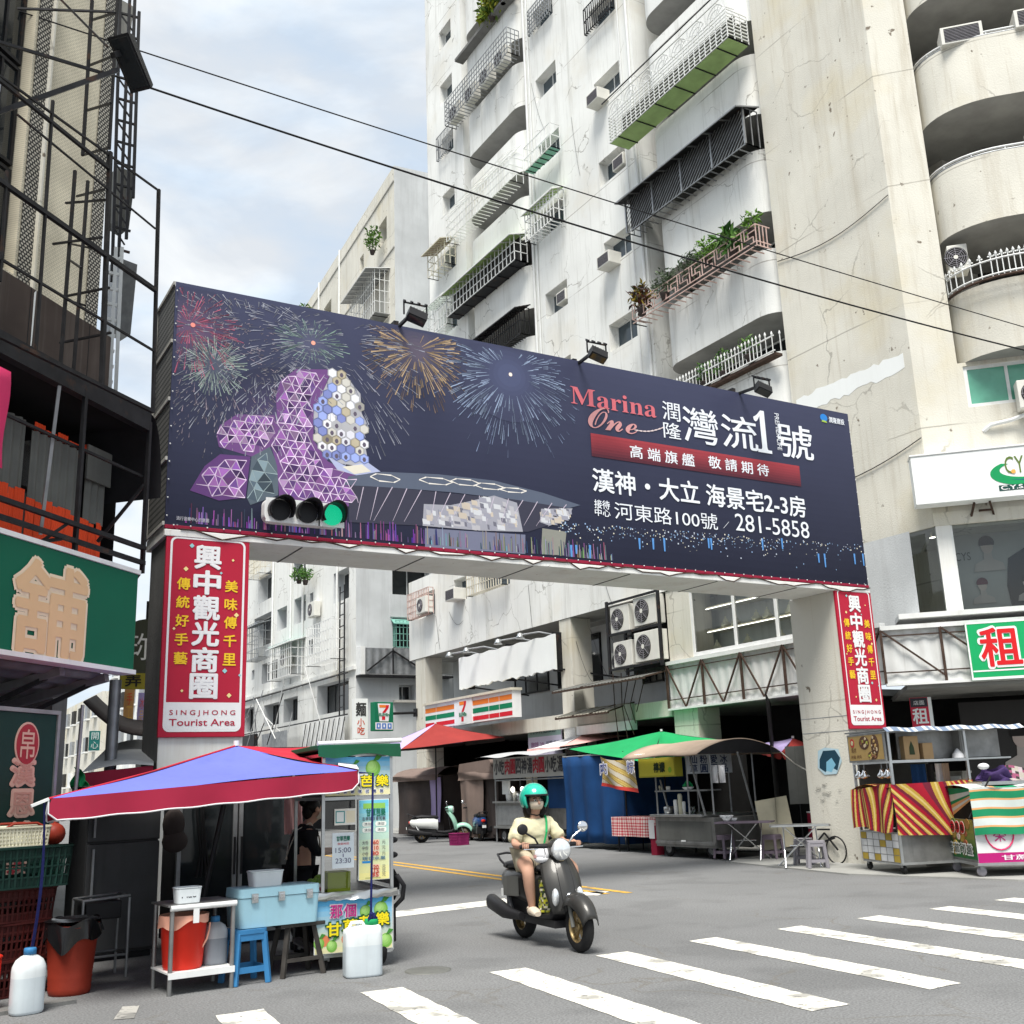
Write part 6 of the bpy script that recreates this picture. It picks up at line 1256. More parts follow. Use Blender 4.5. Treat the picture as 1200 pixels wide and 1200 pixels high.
def crate(name, label, frame, w_, d_, h_, m, taper=.93, rows=4, group=None, handle=False, cat='crate'):
    t = thing(name, label, cat, frame, group); mb = MB(); th = .012
    def face(p0, p1, q0, q1, n, hz):        # a slatted side between bottom edge p and top edge q
        for k in range(n+1): a = k/n; mb.bar(tuple(Vector(p0).lerp(Vector(p1), a)), tuple(Vector(q0).lerp(Vector(q1), a)), .018, m)
        for k in range(hz+1): b = k/hz; mb.bar(tuple(Vector(p0).lerp(Vector(q0), b)), tuple(Vector(p1).lerp(Vector(q1), b)), .035 if k in (0, hz) else .016, m, .014)
    B = [(-w_/2*taper, -d_/2*taper, .01), (w_/2*taper, -d_/2*taper, .01), (w_/2*taper, d_/2*taper, .01), (-w_/2*taper, d_/2*taper, .01)]; Tt = [(-w_/2, -d_/2, h_), (w_/2, -d_/2, h_), (w_/2, d_/2, h_), (-w_/2, d_/2, h_)]
    for k in range(4): face(B[k], B[(k+1) % 4], Tt[k], Tt[(k+1) % 4], 14 if k % 2 == 0 else 9, rows)
    for k in range(4):   # solid lower and upper strips of the moulded wall
        for lo, hi in ((0, .24), (.66, 1)):
            q = [Vector(B[k]).lerp(Vector(Tt[k]), lo), Vector(B[(k+1) % 4]).lerp(Vector(Tt[(k+1) % 4]), lo), Vector(B[(k+1) % 4]).lerp(Vector(Tt[(k+1) % 4]), hi), Vector(B[k]).lerp(Vector(Tt[k]), hi)]; mb.add([tuple(v) for v in q], [(0, 1, 2, 3)], m)
    mb.build('basket', t, frame)
    mb = MB(); edge_tube(mb, [(a, b, h_) for a, b, c in Tt], .016, m, True); mb.build('rim', t, frame)
    mb = MB(); mb.box(-w_/2*taper, w_/2*taper, -d_/2*taper, d_/2*taper, .0, .012, m); mb.build('floor', t, frame)
    return t
gz = 'crates stacked in the left corner'
crate('crate', 'dark red crate at the bottom of the stack beside the red bin', (1.08, 10.85, 0, .35), .62, .46, .29, 'plastic_crate_red_shaded', group=gz)
crate('crate', 'dark red crate in the middle of the left stack, on the bottom one', (1.09, 10.86, .30, .28), .64, .46, .29, 'plastic_crate_red_shaded', group=gz)
crate('crate', 'uppermost dark red crate of the left stack, just below the green one', (1.10, 10.86, .60, .36), .66, .48, .27, 'plastic_crate_red_shaded', group=gz)
crate('crate', 'large dark green crate on top of the dark red crates', (1.16, 10.8, .88, .3), .76, .5, .34, 'plastic_crate_green_shaded', group=gz)
b = crate('basket', 'cream plastic basket with brown handles on top of the green crate', (1.15, 10.75, 1.225, .25), .44, .28, .17, 'plastic_cream', rows=5, cat='basket')
for s in (-1, 1): mb = MB(); mb.path([(-.16, s*.145, .17), (-.1, s*.15, .2), (.1, s*.15, .2), (.16, s*.145, .17)], .012, 'plastic_rust_red', 6); mb.build('handle', b, (1.15, 10.75, 1.225, .25))
mb = MB(); mb.ell((0, 0, .09), (.10, .10, .10), 'plastic_rust_red', 12, 8); mb.path([(0, 0, .17), (.02, 0, .24)], .02, 'plastic_rust_red', 6); tag(mb.build('plastic_bag', None, (1.48, 11.0, 1.225, 0)), 'knotted reddish plastic bag beside the cream basket on the green crate', 'bag')
crate('crate', 'bright red crate cut by the left picture edge beside the blue-capped jug', (.83, 10.1, 0, .2), .30, .3, .42, 'plastic_red', rows=4)
mb = MB(); mb.prism([(-.4, -.08), (.4, -.05), (.3, .1), (-.2, .14)], 0, .03, 'concrete_dark', axis='z'); tag(mb.build('kerb_stone', None, (1.2, 9.95, 0, .2)), 'flat dark stone slab under the jug at the left', 'stone')

t = thing('fruit_pile', 'heap of green guavas on the counter of the guava cart beside the stall keeper', 'fruit', (K[0], K[1], .665, K[3])); mb = MB(); rnd = random.Random(31)
for k in range(26): a, q = rnd.random()*6.3, rnd.random()**.5*.15; mb.ell((.18+q*math.cos(a), .62+q*1.3*math.sin(a), .04+.07*(1-q/.16)+.02*rnd.random()), (.045, .045, .048), 'guava_skin', 10, 7)
mb.build('guavas', t); mb = MB(); mb.lathe([(0, 0), (.17, .0), (.22, .07), (.21, .07), (0, .02)], (.18, .62, 0), 'stainless', 20); mb.build('tray', t)
mb = MB(); mb.lathe([(0, 0), (.03, 0), (.042, .10), (0, .10)], (0, 0, 0), 'canvas_white', 14); mb.lathe([(.033, .03), (.040, .07)], (0, 0, 0), 'canvas_red', 14); tag(mb.build('paper_cup', None, (3.70, 10.1, .666, 0)), 'small red and white paper cup at the left corner of the guava cart counter', 'cup')
P = onY(344, 950, 11.9); mb = MB(); mb.grid(lambda u, v: (-.10+.2*u, .03*math.sin(u*11+v*3), -.25+.5*v), 8, 8, 'canvas_pink'); tag(mb.build('towel', None, (P[0], P[1], P[2], 0)), 'pale pink towel hanging between the glass fridge and the stall keeper', 'towel')
# ------------------------------------------------------------------ signs on the right-hand buildings
def sX(x, y, X): P = onX(x, y, X); return -P[1], P[2]
W1 = (.80, .80, .80); OR, RD, GN = (.85, .22, .03), (.62, .015, .03), (.0, .20, .09)
def seven(mb, x, z, s, y):       # the store's emblem: tapered white shield with a two-coloured 7
    mb.add([(x-.42*s, y, z+.5*s), (x+.42*s, y, z+.5*s), (x+.30*s, y, z-.5*s), (x-.30*s, y, z-.5*s)], [(3, 2, 1, 0)], 'print', W1)
    q = y-.006
    mb.add([(x-.33*s, q, z+.42*s), (x+.12*s, q, z+.42*s), (x+.12*s, q, z+.27*s), (x-.30*s, q, z+.27*s)], [(3, 2, 1, 0)], 'print', OR)
    mb.add([(x+.12*s, q, z+.42*s), (x+.33*s, q, z+.42*s), (x+.30*s, q, z+.27*s), (x+.07*s, q, z-.02*s), (x-.13*s, q, z-.02*s), (x+.12*s, q, z+.27*s)], [(5, 4, 3, 2, 1, 0)], 'print', RD)
    mb.add([(x-.14*s, q, z-.22*s), (x+.07*s, q, z-.22*s), (x+.06*s, q, z-.42*s), (x-.15*s, q, z-.42*s)], [(3, 2, 1, 0)], 'print', RD)
    mb.text('ELEVEn', x-.33*s, z-.20*s, x+.33*s, z-.05*s, q-.002, col=GN, bold=.04)
S7 = (17.8, 0, 0, -PI/2); t = thing('store_sign', 'long white store sign with orange green and red stripes above the arcade', 'sign', (17.3, 35.8, 3.7, -PI/2))
mb = MB(); mb.box(-35.8, -29.45, -.62, -.3, 3.68, 4.52, 'print', W1); p = mb.build('panel', t, S7); mb = MB()
for z0, z1, c in ((4.24, 4.40, OR), (3.98, 4.14, GN), (3.74, 3.88, RD)): mb.rect(-35.78, z0, -33.4, z1, -.625, 'print', c); mb.rect(-32.1, z0, -29.47, z1, -.625, 'print', c)
mb.box(-33.4, -32.1, -.66, -.62, 3.66, 4.54, 'print', W1); seven(mb, -32.75, 4.1, .80, -.665)
for x in (-34.9, -31.0, -30.3): mb.box(x, x+.02, -.628, -.62, 3.68, 4.52, 'alu_white')
mb.build('stripes', p, S7); mb = MB(); mb.box(-35.9, -29.4, -.7, -.28, 4.52, 4.60, 'alu_cream'); mb.build('cap', t, S7)
P = onY(450, 839, 37.6); t = thing('hanging_sign', 'square hanging store sign with a big red and orange 7 on a green box', 'sign', (P[0], P[1], P[2], .15))
F = (P[0], P[1], P[2], .15); mb = MB(); mb.box(-.42, .42, 0, .3, -.55, .52, 'print', (.01, .16, .08)); p = mb.build('box', t, F, bevel=.02); mb = MB(); mb.rect(-.36, -.18, .36, .47, -.002, 'print', (.01, .16, .08)); seven(mb, 0, .13, .66, -.006); mb.rect(-.38, -.5, .38, -.24, -.004, 'print', W1)
for k in range(3): mb.rect(-.33+.24*k, -.47, -.15+.24*k, -.27, -.008, 'print', (.08, .2, .55)); mb.rect(-.27+.24*k, -.42, -.21+.24*k, -.32, -.01, 'print', W1)
mb.build('front', p, F); mb = MB(); mb.tube((.4, .15, .1), (1.5, .1, .15), .05, 'steel_black', 8); mb.box(1.45, 1.55, 0, .2, 0, .3, 'steel_black'); mb.build('bracket', t, F)
P = onY(423, 842, 38.5); mb = MB(); mb.box(-.28, .28, 0, .2, -.75, .75, 'sign_white'); mb.text('麵', -.2, .1, .2, .6, -.006, col=(.05, .05, .05), bold=.03); mb.text('小\n吃', -.15, -.6, .15, .0, -.006, col=(.6, .1, .05), bold=.02); tag(mb.build('small_sign', None, (P[0], P[1], P[2], 0)), 'narrow white sign with black and red characters left of the hanging 7 sign', 'sign')
t = thing('blank_signboard', 'big blank white signboard with ragged lower edge above the striped store sign', 'signboard', (17.5, 33.5, 4.9, -PI/2)); rnd = random.Random(4)
mb = MB(); n = 40; x0, x1 = -33.56, -27.25; top = [(x0+(x1-x0)*i/n, 6.0+.02*math.sin(i)) for i in range(n+1)]; bot = [(x0+(x1-x0)*i/n, 4.93+rnd.uniform(-.06, .06)*(1 if i % 2 else .3)) for i in range(n+1)]
mb.prism(bot+top[::-1], -.36, -.30, 'sign_white'); mb.build('board', t, PF); mb = MB()
for x in (-33.3, -30.4, -27.5): mb.box(x, x+.06, -.29, .1, 4.9, 6.1, 'steel_black'); mb.bar((x, -.2, 5.0), (x+1.2, 1.6, 4.6), .05, 'steel_black')
mb.build('support', t, PF)
for i, x in enumerate((-33.5, -32.2, -30.0, -28.6)):
    mb = MB(); mb.path([(x+.9, -.05, 6.05), (x+.4, -.3, 6.2), (x, -.7, 6.15)], .03, 'steel_grey', 6); mb.build('lamp_arm', t, PF); mb = MB(); mb.lathe([(0, .12), (.07, .1), (.10, .02), (.15, -.06), (.13, -.07), (0, -.02)], (x-.02, -.75, 6.1), 'stainless', 14); mb.build('lamp', t, PF)
t = thing('menu_banner', 'pale green and lilac price banner hung under the right end of the striped store sign', 'banner', (18.1, 29, 2.4, -PI/2)); F = (18.0, 0, 0, -PI/2)
a = sX(619, 869, 18.0); b = sX(657, 843, 18.0); mb = MB(); mb.box(a[0], b[0], 0, .03, 2.45, 3.45, 'print', (.66, .62, .76)); mb.box(a[0], b[0], -.004, 0, 3.05, 3.45, 'print', (.28, .42, .40)); p = mb.build('sheet', t, F); mb = MB()
mb.text('門市外送服務', a[0]+.2, 3.15, b[0]-.3, 3.35, -.01, col=(.05, .12, .12), bold=.02); mb.text('咖啡 29', a[0]+.2, 2.7, a[0]+.95, 2.9, -.01, col=(.3, .08, .25)); mb.text('飯糰 便當', a[0]+1.1, 2.7, b[0]-.1, 2.9, -.01, col=(.12, .12, .2)); mb.build('lettering', p, F)
t = thing('shop_sign', 'long white box sign with green swoosh logo on the chamfered corner', 'sign', (19, 14.5, 7, -PI/4)); mb = MB(); mb.box(-.36, 4.6, -.5, -.1, 7.0, 8.05, 'sign_white'); mb.box(-.38, 4.62, -.52, -.08, 8.05, 8.09, 'alu_white'); p = mb.build('panel', t, CF, bevel=.01)
mb = MB(); y = -.506
mb.add([(1.22+.55-.62*math.cos(a), y, 7.50+.27*math.sin(a)) for a in [i*.18 for i in range(-16, 6)]]+[(1.22+.62-.50*math.cos(a), y, 7.56+.17*math.sin(a)) for a in [i*.18 for i in range(5, -17, -1)]], [tuple(range(44))], 'print', (.01, .30, .10))
mb.add([(1.5, y-.001, 7.36), (1.9, y-.001, 7.30), (2.5, y-.001, 7.36), (2.9, y-.001, 7.5), (2.5, y-.001, 7.39), (1.9, y-.001, 7.34)], [tuple(range(6))], 'print', (.02, .14, .17))
mb.text('CYS', 1.45, 7.48, 1.95, 7.85, y-.004, col=(.12, .18, .04), bold=.0); mb.prism(arc(1.6, 7.52, .045, 0, 2*PI, 12)[:-1], y-.009, y-.006, 'print', col=(.8, .4, .1)); mb.rect(1.28, 7.13, 2.9, 7.25, y, 'print', (.015, .07, .06)); mb.text('C.Y.S. YOUR HAIR', 1.32, 7.15, 2.86, 7.235, y-.004, col=W1, bold=.02); mb.build('logo', p, CF)
mb = MB()
for p_, q_ in (((.8, -.3, 6.98), (.75, .0, 6.75)), ((1.1, -.3, 6.98), (1.2, .0, 6.75)), ((.75, 0, 6.75), (1.2, 0, 6.75)), ((.9, -.1, 6.85), (1.15, -.1, 6.85))): mb.bar(p_, q_, .04, 'steel_rust')
mb.build('bracket', t, CF)
t = thing('shop_sign', 'bright green board with red rental character outlined in white at the right picture edge', 'sign', (19, 14.5, 3.3, -PI/4)); mb = MB(); mb.box(.20, 3.4, -.82, -.76, 3.28, 4.42, 'print', (.01, .36, .12)); p = mb.build('panel', t, CF); mb = MB()
for x0, x1, z0, z1 in ((.20, 3.4, 3.28, 3.33), (.20, 3.4, 4.39, 4.42), (.20, .23, 3.33, 4.39)): mb.rect(x0, z0, x1, z1, -.824, 'print', W1)
mb.rect(.24, 3.44, 3.4, 3.47, -.825, 'print', W1)
for c, x in (('租', .42), ('屋', 1.28)): mb.text(c, x, 3.52, x+.76, 4.30, -.828, col=W1, bold=.05); mb.text(c, x+.02, 3.54, x+.74, 4.28, -.836, col=(.62, .015, .02), bold=.02)
mb.build('lettering', p, CF)
t = thing('rent_notice', 'small red and white notice with the rental character inside the dark corner shop', 'notice', (19, 14.5, 2.4, -PI/4)); F = (19, 14.5, 0, -PI/4); mb = MB(); mb.box(-.95, -.60, -.1, -.07, 2.45, 3.05, 'print', (.5, .03, .06)); mb.rect(-.94, 2.86, -.61, 3.04, -.102, 'print', (.04, .04, .05)); mb.text('租', -.92, 2.52, -.63, 2.83, -.106, col=W1, bold=.02); mb.text('店面', -.88, 2.90, -.67, 2.99, -.106, col=W1); mb.box(-.60, -.53, -.1, -.07, 2.45, 3.05, 'sign_white'); mb.build('sheet', t, F)
mb = MB(); mb.box(1.3, 1.75, .0, .03, 2.95, 3.2, 'print', (.45, .45, .42)); mb.text('鏡', 1.34, 2.98, 1.52, 3.17, -.004, col=(.02, .02, .02), bold=.03); mb.text('店', 1.54, 2.98, 1.72, 3.17, -.004, col=(.02, .02, .02), bold=.03); tag(mb.build('small_sign', None, CF), 'small grey sign with black characters in the dark shop under the green rental board', 'sign')
mb = MB(); y = 1.6; mb.rect(.2, .3, 2.8, 3.0, y, 'print', (.035, .033, .033)); bust(mb, 1.35, 1.5, 1.3, (.012, .010, .010), y-.02); mb.rect(1.0, .9, 2.2, 1.3, y-.004, 'print', (.06, .055, .055)); tag(mb.build('wall_poster', None, CF), 'dim portrait poster deep inside the dark corner shop', 'poster')
# ------------------------------------------------------------------ air conditioners
def ac_out(label, frame, w_=.85, h_=.6, d_=.32, group='outdoor air conditioner units'):
    t = thing('air_conditioner', label, 'air conditioner', frame, group); mb = MB(); mb.box(-w_/2, w_/2, 0, d_, 0, h_, 'ac_cream'); mb.build('casing', t, bevel=.015)
    mb = MB(); r = h_*.40; cx = -w_*.12; mb.prism(arc(cx, h_/2, r, 0, 2*PI, 24)[:-1], -.012, -.002, 'recess_dark')
    for k in range(1, 6): rr = r*k/5.5; mb.path([(cx+rr*math.cos(a), -.022, h_/2+rr*math.sin(a)) for a in [i*2*PI/20 for i in range(21)]], .006, 'plastic_grey', 4, cap=False)
    for k in range(8): a = k*PI/4; mb.bar((cx, -.022, h_/2), (cx+r*math.cos(a), -.022, h_/2+r*math.sin(a)), .01, 'plastic_grey')
    mb.prism(arc(cx, h_/2, r*.2, 0, 2*PI, 12)[:-1], -.03, -.02, 'ac_cream'); mb.build('fan_grille', t); return t
def ac_win(label, frame, w_=.68, h_=.42, d_=.5, group='window air conditioners'):
    t = thing('air_conditioner', label, 'air conditioner', frame, group); mb = MB(); mb.box(-w_/2, w_/2, 0, d_, 0, h_, 'ac_cream'); mb.build('casing', t, bevel=.012)
    mb = MB(); mb.rect(-w_*.42, h_*.1, w_*.42, h_*.9, -.003, 'recess_dark')
    for k in range(9): mb.box(-w_*.42, w_*.42, -.012, -.002, h_*(.12+.085*k), h_*(.12+.085*k)+.008, 'plastic_grey')
    mb.build('grille', t); return t
R90 = -PI/2
ac_win('window air conditioner below the upper middle window, two floors over the green-roofed cage', (18.55, 25.15, 23.55, R90))
ac_win('window air conditioner set inside the opening of the middle window column', (18.95, 24.5, 20.85, R90), .6)
ac_win('window air conditioner sticking out just above the lower wire crossing the middle windows', (18.55, 25.1, 17.55, R90))
ac_win('window air conditioner in the small window over the blue-white firework', (18.95, 28.2, 17.7, R90), .6)
ac_win('window air conditioner in the projecting third-floor band under the billboard', (17.35, 34.0, 8.15, R90), .75)
ac_out('air conditioner on the rusty grille at the left end of the third-floor band', (17.35, 36.4, 8.05, R90), .8, .62)
for i, (y, dz) in enumerate(((34.9, 0), (33.5, 0), (32.2, 0), (31.0, 0))): ac_out(('leftmost', 'second', 'third', 'rightmost')[i]+' air conditioner in the long dark cage under the top planter', (18.5, y, 28.9, R90), .8, .7)
ac_out('outdoor unit upper left in the black rack beside the glass shop front', (17.55, 24.0, 5.62, R90), .88, .74); ac_out('outdoor unit upper right in the black rack beside the glass shop front', (17.55, 22.85, 5.66, R90), .98, .78); ac_out('outdoor unit lower left in the black rack beside the glass shop front', (17.55, 23.95, 4.66, R90), .86, .70); ac_out('outdoor unit lower right in the black rack, with the large fan', (17.5, 22.8, 4.68, R90), 1.05, .80)
ac_out('lone outdoor unit on the grey wall left of the black rack', (18.6, 25.6, 4.75, R90), 1.0, .55)
def cpt(a, y, z): return (19+(a+y)/2**.5, 14.5+(-a+y)/2**.5, z)
ac_win('air conditioner on the highest visible curved balcony, left of its neighbour', (*cpt(1.95, -.62, 17.72), -PI/4), .9, .45); ac_win('air conditioner on the highest visible curved balcony at the right picture edge', (*cpt(3.5, -.75, 17.72), -PI/4), .9, .45)
ac_win('air conditioner on the second curved balcony at the right picture edge', (*cpt(3.25, -.72, 14.78), -PI/4), .6, .5); ac_out('upright slatted unit beside the white spear fence of the curved balcony', (*cpt(1.25, -.1, 12.35), -PI/4), .42, .62, .4)
ac_out('rusty outdoor unit below the green window at the right picture edge', (*cpt(2.35, -.4, 8.9), -PI/4), .8, .62); mb = MB(); mb.path([cpt(2.2, -.2, 8.85), cpt(1.8, -.1, 8.75), cpt(1.4, -.08, 8.7), cpt(1.25, .02, 8.6)], .045, 'alu_white', 8); tag(mb.build('drain_hose'), 'fat white hose running from the rusty unit to the wall', 'hose')
ac_out('outdoor unit on a balcony of the low block with barred balconies', (16.9, 47.4, 9.55, R90), .9, .7); ac_out('outdoor unit under the grey shade far left on the low block', (16.8, 51.0, 7.6, R90), .9, .7)
t = thing('unit_rack', 'black steel rack carrying four outdoor units beside the glass shop front', 'rack', (17.5, 24.6, 4.5, R90)); mb = MB()
for x in (-24.6, -22.25):
    for y in (-.3, .3): mb.box(x, x+.09, y, y+.06, 4.5, 6.55, 'steel_black')
for z in (4.58, 5.55, 6.45): mb.box(-24.5, -22.25, -.3, -.24, z, z+.06, 'steel_black'); mb.box(-24.5, -22.25, .3, .36, z, z+.06, 'steel_black')
mb.build('frame', t, PF); mb = MB(); mb.box(-24.5, -22.25, .5, .52, 4.5, 6.5, 'recess_dark'); mb.build('back_sheet', t, PF)
# rusty awnings under the rack
for (x0, x1, z, m, lb, d) in ((-26.8, -22.3, 4.46, 'corr_grey', 'rusty corrugated awning under the rack of outdoor units', 1.1), (-27.0, -24.3, 3.72, 'alu_cream', 'peeling cream awning above the pink and white parasols', .9)):
    mb = MB(); mb.grid(lambda u, v: (x0+(x1-x0)*u, .3-d*v, z-.25*v+.02*math.sin(u*(x1-x0)*40)), int((x1-x0)*24), 3, m); mb.bar((x0, .3-d, z-.28), (x1, .3-d, z-.28), .05, 'steel_rust')
    for k in range(4): x = x0+(x1-x0)*k/3; mb.bar((x, .3, z), (x, .3-d, z-.25), .04, 'steel_rust')
    tag(mb.build('awning', None, PF), lb, 'awning')
mb = MB(); mb.box(-26.6, -23.9, -.15, .05, 2.95, 3.2, 'alu_white'); mb.box(-26.6, -23.9, -.1, .1, 3.2, 3.65, 'concrete'); tag(mb.build('shutter_box', None, PF), 'long white roller shutter box over the arcade between the pillars', 'shutter box')
mb = MB()
for k in range(5): x = -24.4+.25*k; mb.path([(x, -.3+.1*k, 4.5), (x+.1*math.sin(k*2), -.3, 3.6), (x+.2*math.sin(k), -.2, 2.2+.3*k)], .014, 'steel_rust', 5)
tag(mb.build('dangling_cables', None, PF), 'loose cables dangling from the rusty awning', 'cable')
# ------------------------------------------------------------------ balcony plants
def plant(label, frame, blobs, size, cols, pot=None, cat='plant', group='balcony plants'):
    t = thing('balcony_plant', label, cat, frame, group); mb = MB()
    for c, r, n in blobs: clump(mb, c, r, n, size, cols)
    mb.build('foliage', t, frame); mb = MB()
    for c, r, n in blobs: mb.lathe([(0, 0), (.10, 0), (.14, .2), (.15, .22), (0, .2)], (c[0], c[1], c[2]-r[2]-.2), pot or 'canvas_brown', 12); mb.tube((c[0], c[1], c[2]-r[2]), (c[0], c[1], c[2]), .02, 'wood_dark', 6)
    mb.build('pot', t, frame); return t
CRO = [(.25, .18, .02), (.10, .03, .02), (.30, .22, .03), (.05, .06, .02), (.06, .035, .03)]; GREY = [(.06, .09, .05), (.09, .12, .07), (.045, .08, .035), (.10, .13, .08)]
plant('yellow and dark red croton at the left end of the rusty planter', (18.4, 23.1, 15.2, R90), [((0, .0, .35), (.42, .3, .40), 260)], .20, CRO)
plant('greyish green shrub with a red flower beside the croton', (18.4, 22.0, 15.2, R90), [((0, .0, .35), (.55, .3, .38), 320)], .13, GREY)
plant('mid green bush in the middle of the rusty planter', (18.4, 20.9, 15.2, R90), [((0, .1, .40), (.45, .3, .38), 260)], .13, GREY)
plant('bright green trailing bush right of the middle of the rusty planter', (18.4, 20.2, 15.2, R90), [((0, .1, .55), (.40, .3, .30), 220)], .13, [(.10, .22, .02), (.07, .16, .02)])
plant('spiky palm-leaved plant near the right end of the rusty planter', (18.4, 19.2, 15.2, R90), [((0, .1, .35), (.40, .3, .35), 110)], .30, GREENS)
plant('small light green plant at the right end of the rusty planter', (18.4, 18.4, 15.2, R90), [((0, .1, .5), (.25, .25, .28), 110)], .15, [(.12, .25, .03), (.08, .18, .02)])
plant('yellow green fern hanging over the topmost curved planter', (18.6, 31.6, 31.8, R90), [((0, 0, .35), (1.0, .35, .55), 520), ((.9, 0, .55), (.7, .35, .6), 380)], .30, [(.20, .24, .02), (.14, .20, .02), (.28, .28, .03), (.07, .12, .02)])
plant('potted plants behind the white spear fence beside the floodlight', (18.75, 20.2, 12.1, R90), [((-.8, 0, .35), (.3, .2, .3), 80), ((0, 0, .4), (.35, .2, .35), 90), ((1.0, 0, .45), (.4, .2, .3), 90)], .14, GREENS)
plant('green climber at the upper window of the block with the bluish end wall', (19.6, 46.3, 28.9, R90), [((0, 0, .3), (.6, .4, .7), 260)], .22, [(.10, .20, .03), (.06, .13, .02)])
plant('bush at the farther window of the block with the bluish end wall', (19.6, 56.7, 28.7, R90), [((0, 0, .4), (.9, .5, .8), 300)], .28, [(.16, .22, .03), (.06, .13, .02)])
plant('green plant over a balcony of the low block just under the billboard beam', (16.8, 48.8, 11.6, R90), [((0, 0, .25), (.8, .3, .28), 160), ((.9, 0, .05), (.5, .3, .30), 110)], .2, GREENS)
# ------------------------------------------------------------------ parasols along the street
def quadcan(label, B, C_, A, D, ap, mats_, val, vm, **k): return canopy('parasol', label, [B, C_, D, A], ap, mats_, val, vm, group='parasols along the right side of the street', **k)
T3 = lambda P: tuple(P)
B, C_ = onY(470, 878, 31), onY(591, 864, 31); A_ = onY(436, 879, 34.2); D_ = C_+np.array([.2, 3.2, 0]); quadcan('red and lilac parasol beside the striped store sign', T3(B), T3(C_), T3(A_), T3(D_), T3(onY(510, 848, 32.6)), ['canvas_red_faded', 'canvas_brown', 'canvas_lilac', 'canvas_lilac'], .12, 'canvas_brown', valsides=(1, 2))
B, C_ = onY(656, 875, 25.4), onY(738, 862, 25.4); A_ = onY(618, 878, 28.2); D_ = C_+np.array([.2, 3, 0]); quadcan('pink and white parasol behind the green one', T3(B), T3(C_), T3(A_), T3(D_), T3(onY(687, 858, 26.8)), ['canvas_pink', 'canvas_white', 'canvas_white', 'canvas_white'], .1, 'canvas_pink', valsides=(3,))
B, C_ = onX(667, 878, 15.7), onX(763, 895, 14.9); ap = onX(775, 857, 16.2); A_ = np.array([18.0, B[1]+.3, B[2]+.1]); D_ = onX(852, 868, 17.6); quadcan('large green parasol over the blue curtain', T3(B), T3(C_), T3(A_), T3(D_), T3(ap), ['canvas_green', 'canvas_green', 'canvas_green', 'canvas_green'], .08, 'canvas_green', valsides=(1,))
B, C_ = onY(916, 881, 17.6), onY(985, 884, 17.6); A_ = onY(880, 872, 19.6); D_ = C_+np.array([.1, 2.2, .1]); quadcan('faded red and pale blue parasol partly hidden by the right gantry post', T3(B), T3(C_), T3(A_), T3(D_), T3(onY(929, 865, 18.4)), ['canvas_red_faded', 'canvas_red_faded', 'canvas_red_faded', 'canvas_lilac'], .17, 'canvas_red_faded', valsides=(0, 3))
mb = MB(); a, b = Vector(onY(916, 882, 17.5)), Vector(onY(948, 904, 15.4)); mb.path([tuple(a), tuple(a.lerp(b, .5)-Vector((0, 0, .05))), tuple(b)], .015, 'rope_white', 6); tag(mb.build('rope'), 'pale rope from the faded red parasol to the right gantry post', 'rope')
# ------------------------------------------------------------------ stalls across the street
def drape(mb, x0, x1, y, z0, z1, m, folds, amp, thick=True): mb.grid(lambda u, v: (x0+(x1-x0)*u, y+amp*math.sin(u*folds+1.2*math.sin(u*3))*(.35+.65*(1-v))+.03*math.sin(u*5+v*4), z0+(z1-z0)*v), max(12, int(folds*4)), 8, m)
a, b = sX(467, 975, 16.4)[0], sX(517, 975, 16.4)[0]
ST = (16.4, -a, 0, R90); w_ = b-a; t = thing('covered_stall', 'dark brown wrapped stall with a lilac side left of the parked mint scooter', 'stall', ST, 'stalls wrapped in canvas')
mb = MB(); drape(mb, 0, w_-.8, 0, 0.05, 2.0, 'canvas_brown', 9, .05); mb.box(.02, w_-.02, .12, 1.5, .05, 2.0, 'canvas_brown'); mb.build('cover', t, ST); mb = MB(); drape(mb, w_-.78, w_, .0, .5, 1.95, 'canvas_lilac', 6, .03); mb.build('side_cloth', t, ST)
mb = MB(); mb.grid(lambda u, v: (-.1+(w_+.3)*u, -.2+1.8*v, 2.02+.28*math.sin(PI*min(1, v*1.1))**.6+.02*math.sin(u*20)), 16, 8, 'canvas_brown_top'); drape(mb, -.1, w_+.2, -.2, 1.86, 2.04, 'canvas_brown_top', 12, .02); mb.build('hood', t, ST)
a, b = sX(541, 978, 16.0)[0], sX(582, 978, 16.0)[0]; ST = (16.0, -a, 0, R90); w_ = b-a; t = thing('covered_stall', 'narrow brown wrapped stall between the mint scooter and the meat stall', 'stall', ST, 'stalls wrapped in canvas')
mb = MB(); drape(mb, 0, w_*.66, 0, .1, 2.0, 'canvas_brown_top', 10, .05); mb.box(.03, w_-.03, .14, 1.4, .1, 2.0, 'canvas_brown'); mb.build('cover', t, ST); mb = MB(); drape(mb, w_*.66, w_, .1, .2, 1.95, 'canvas_brown', 5, .05); mb.build('side_cloth', t, ST)
mb = MB(); mb.prism([(-.05, 1.98), (.05, 2.3), (w_*.9, 2.38), (w_+.05, 2.0)], -.06, 1.45, 'canvas_brown_top'); drape(mb, -.05, w_+.05, -.07, 1.8, 2.05, 'canvas_brown_top', 12, .02); mb.build('hood', t, ST)
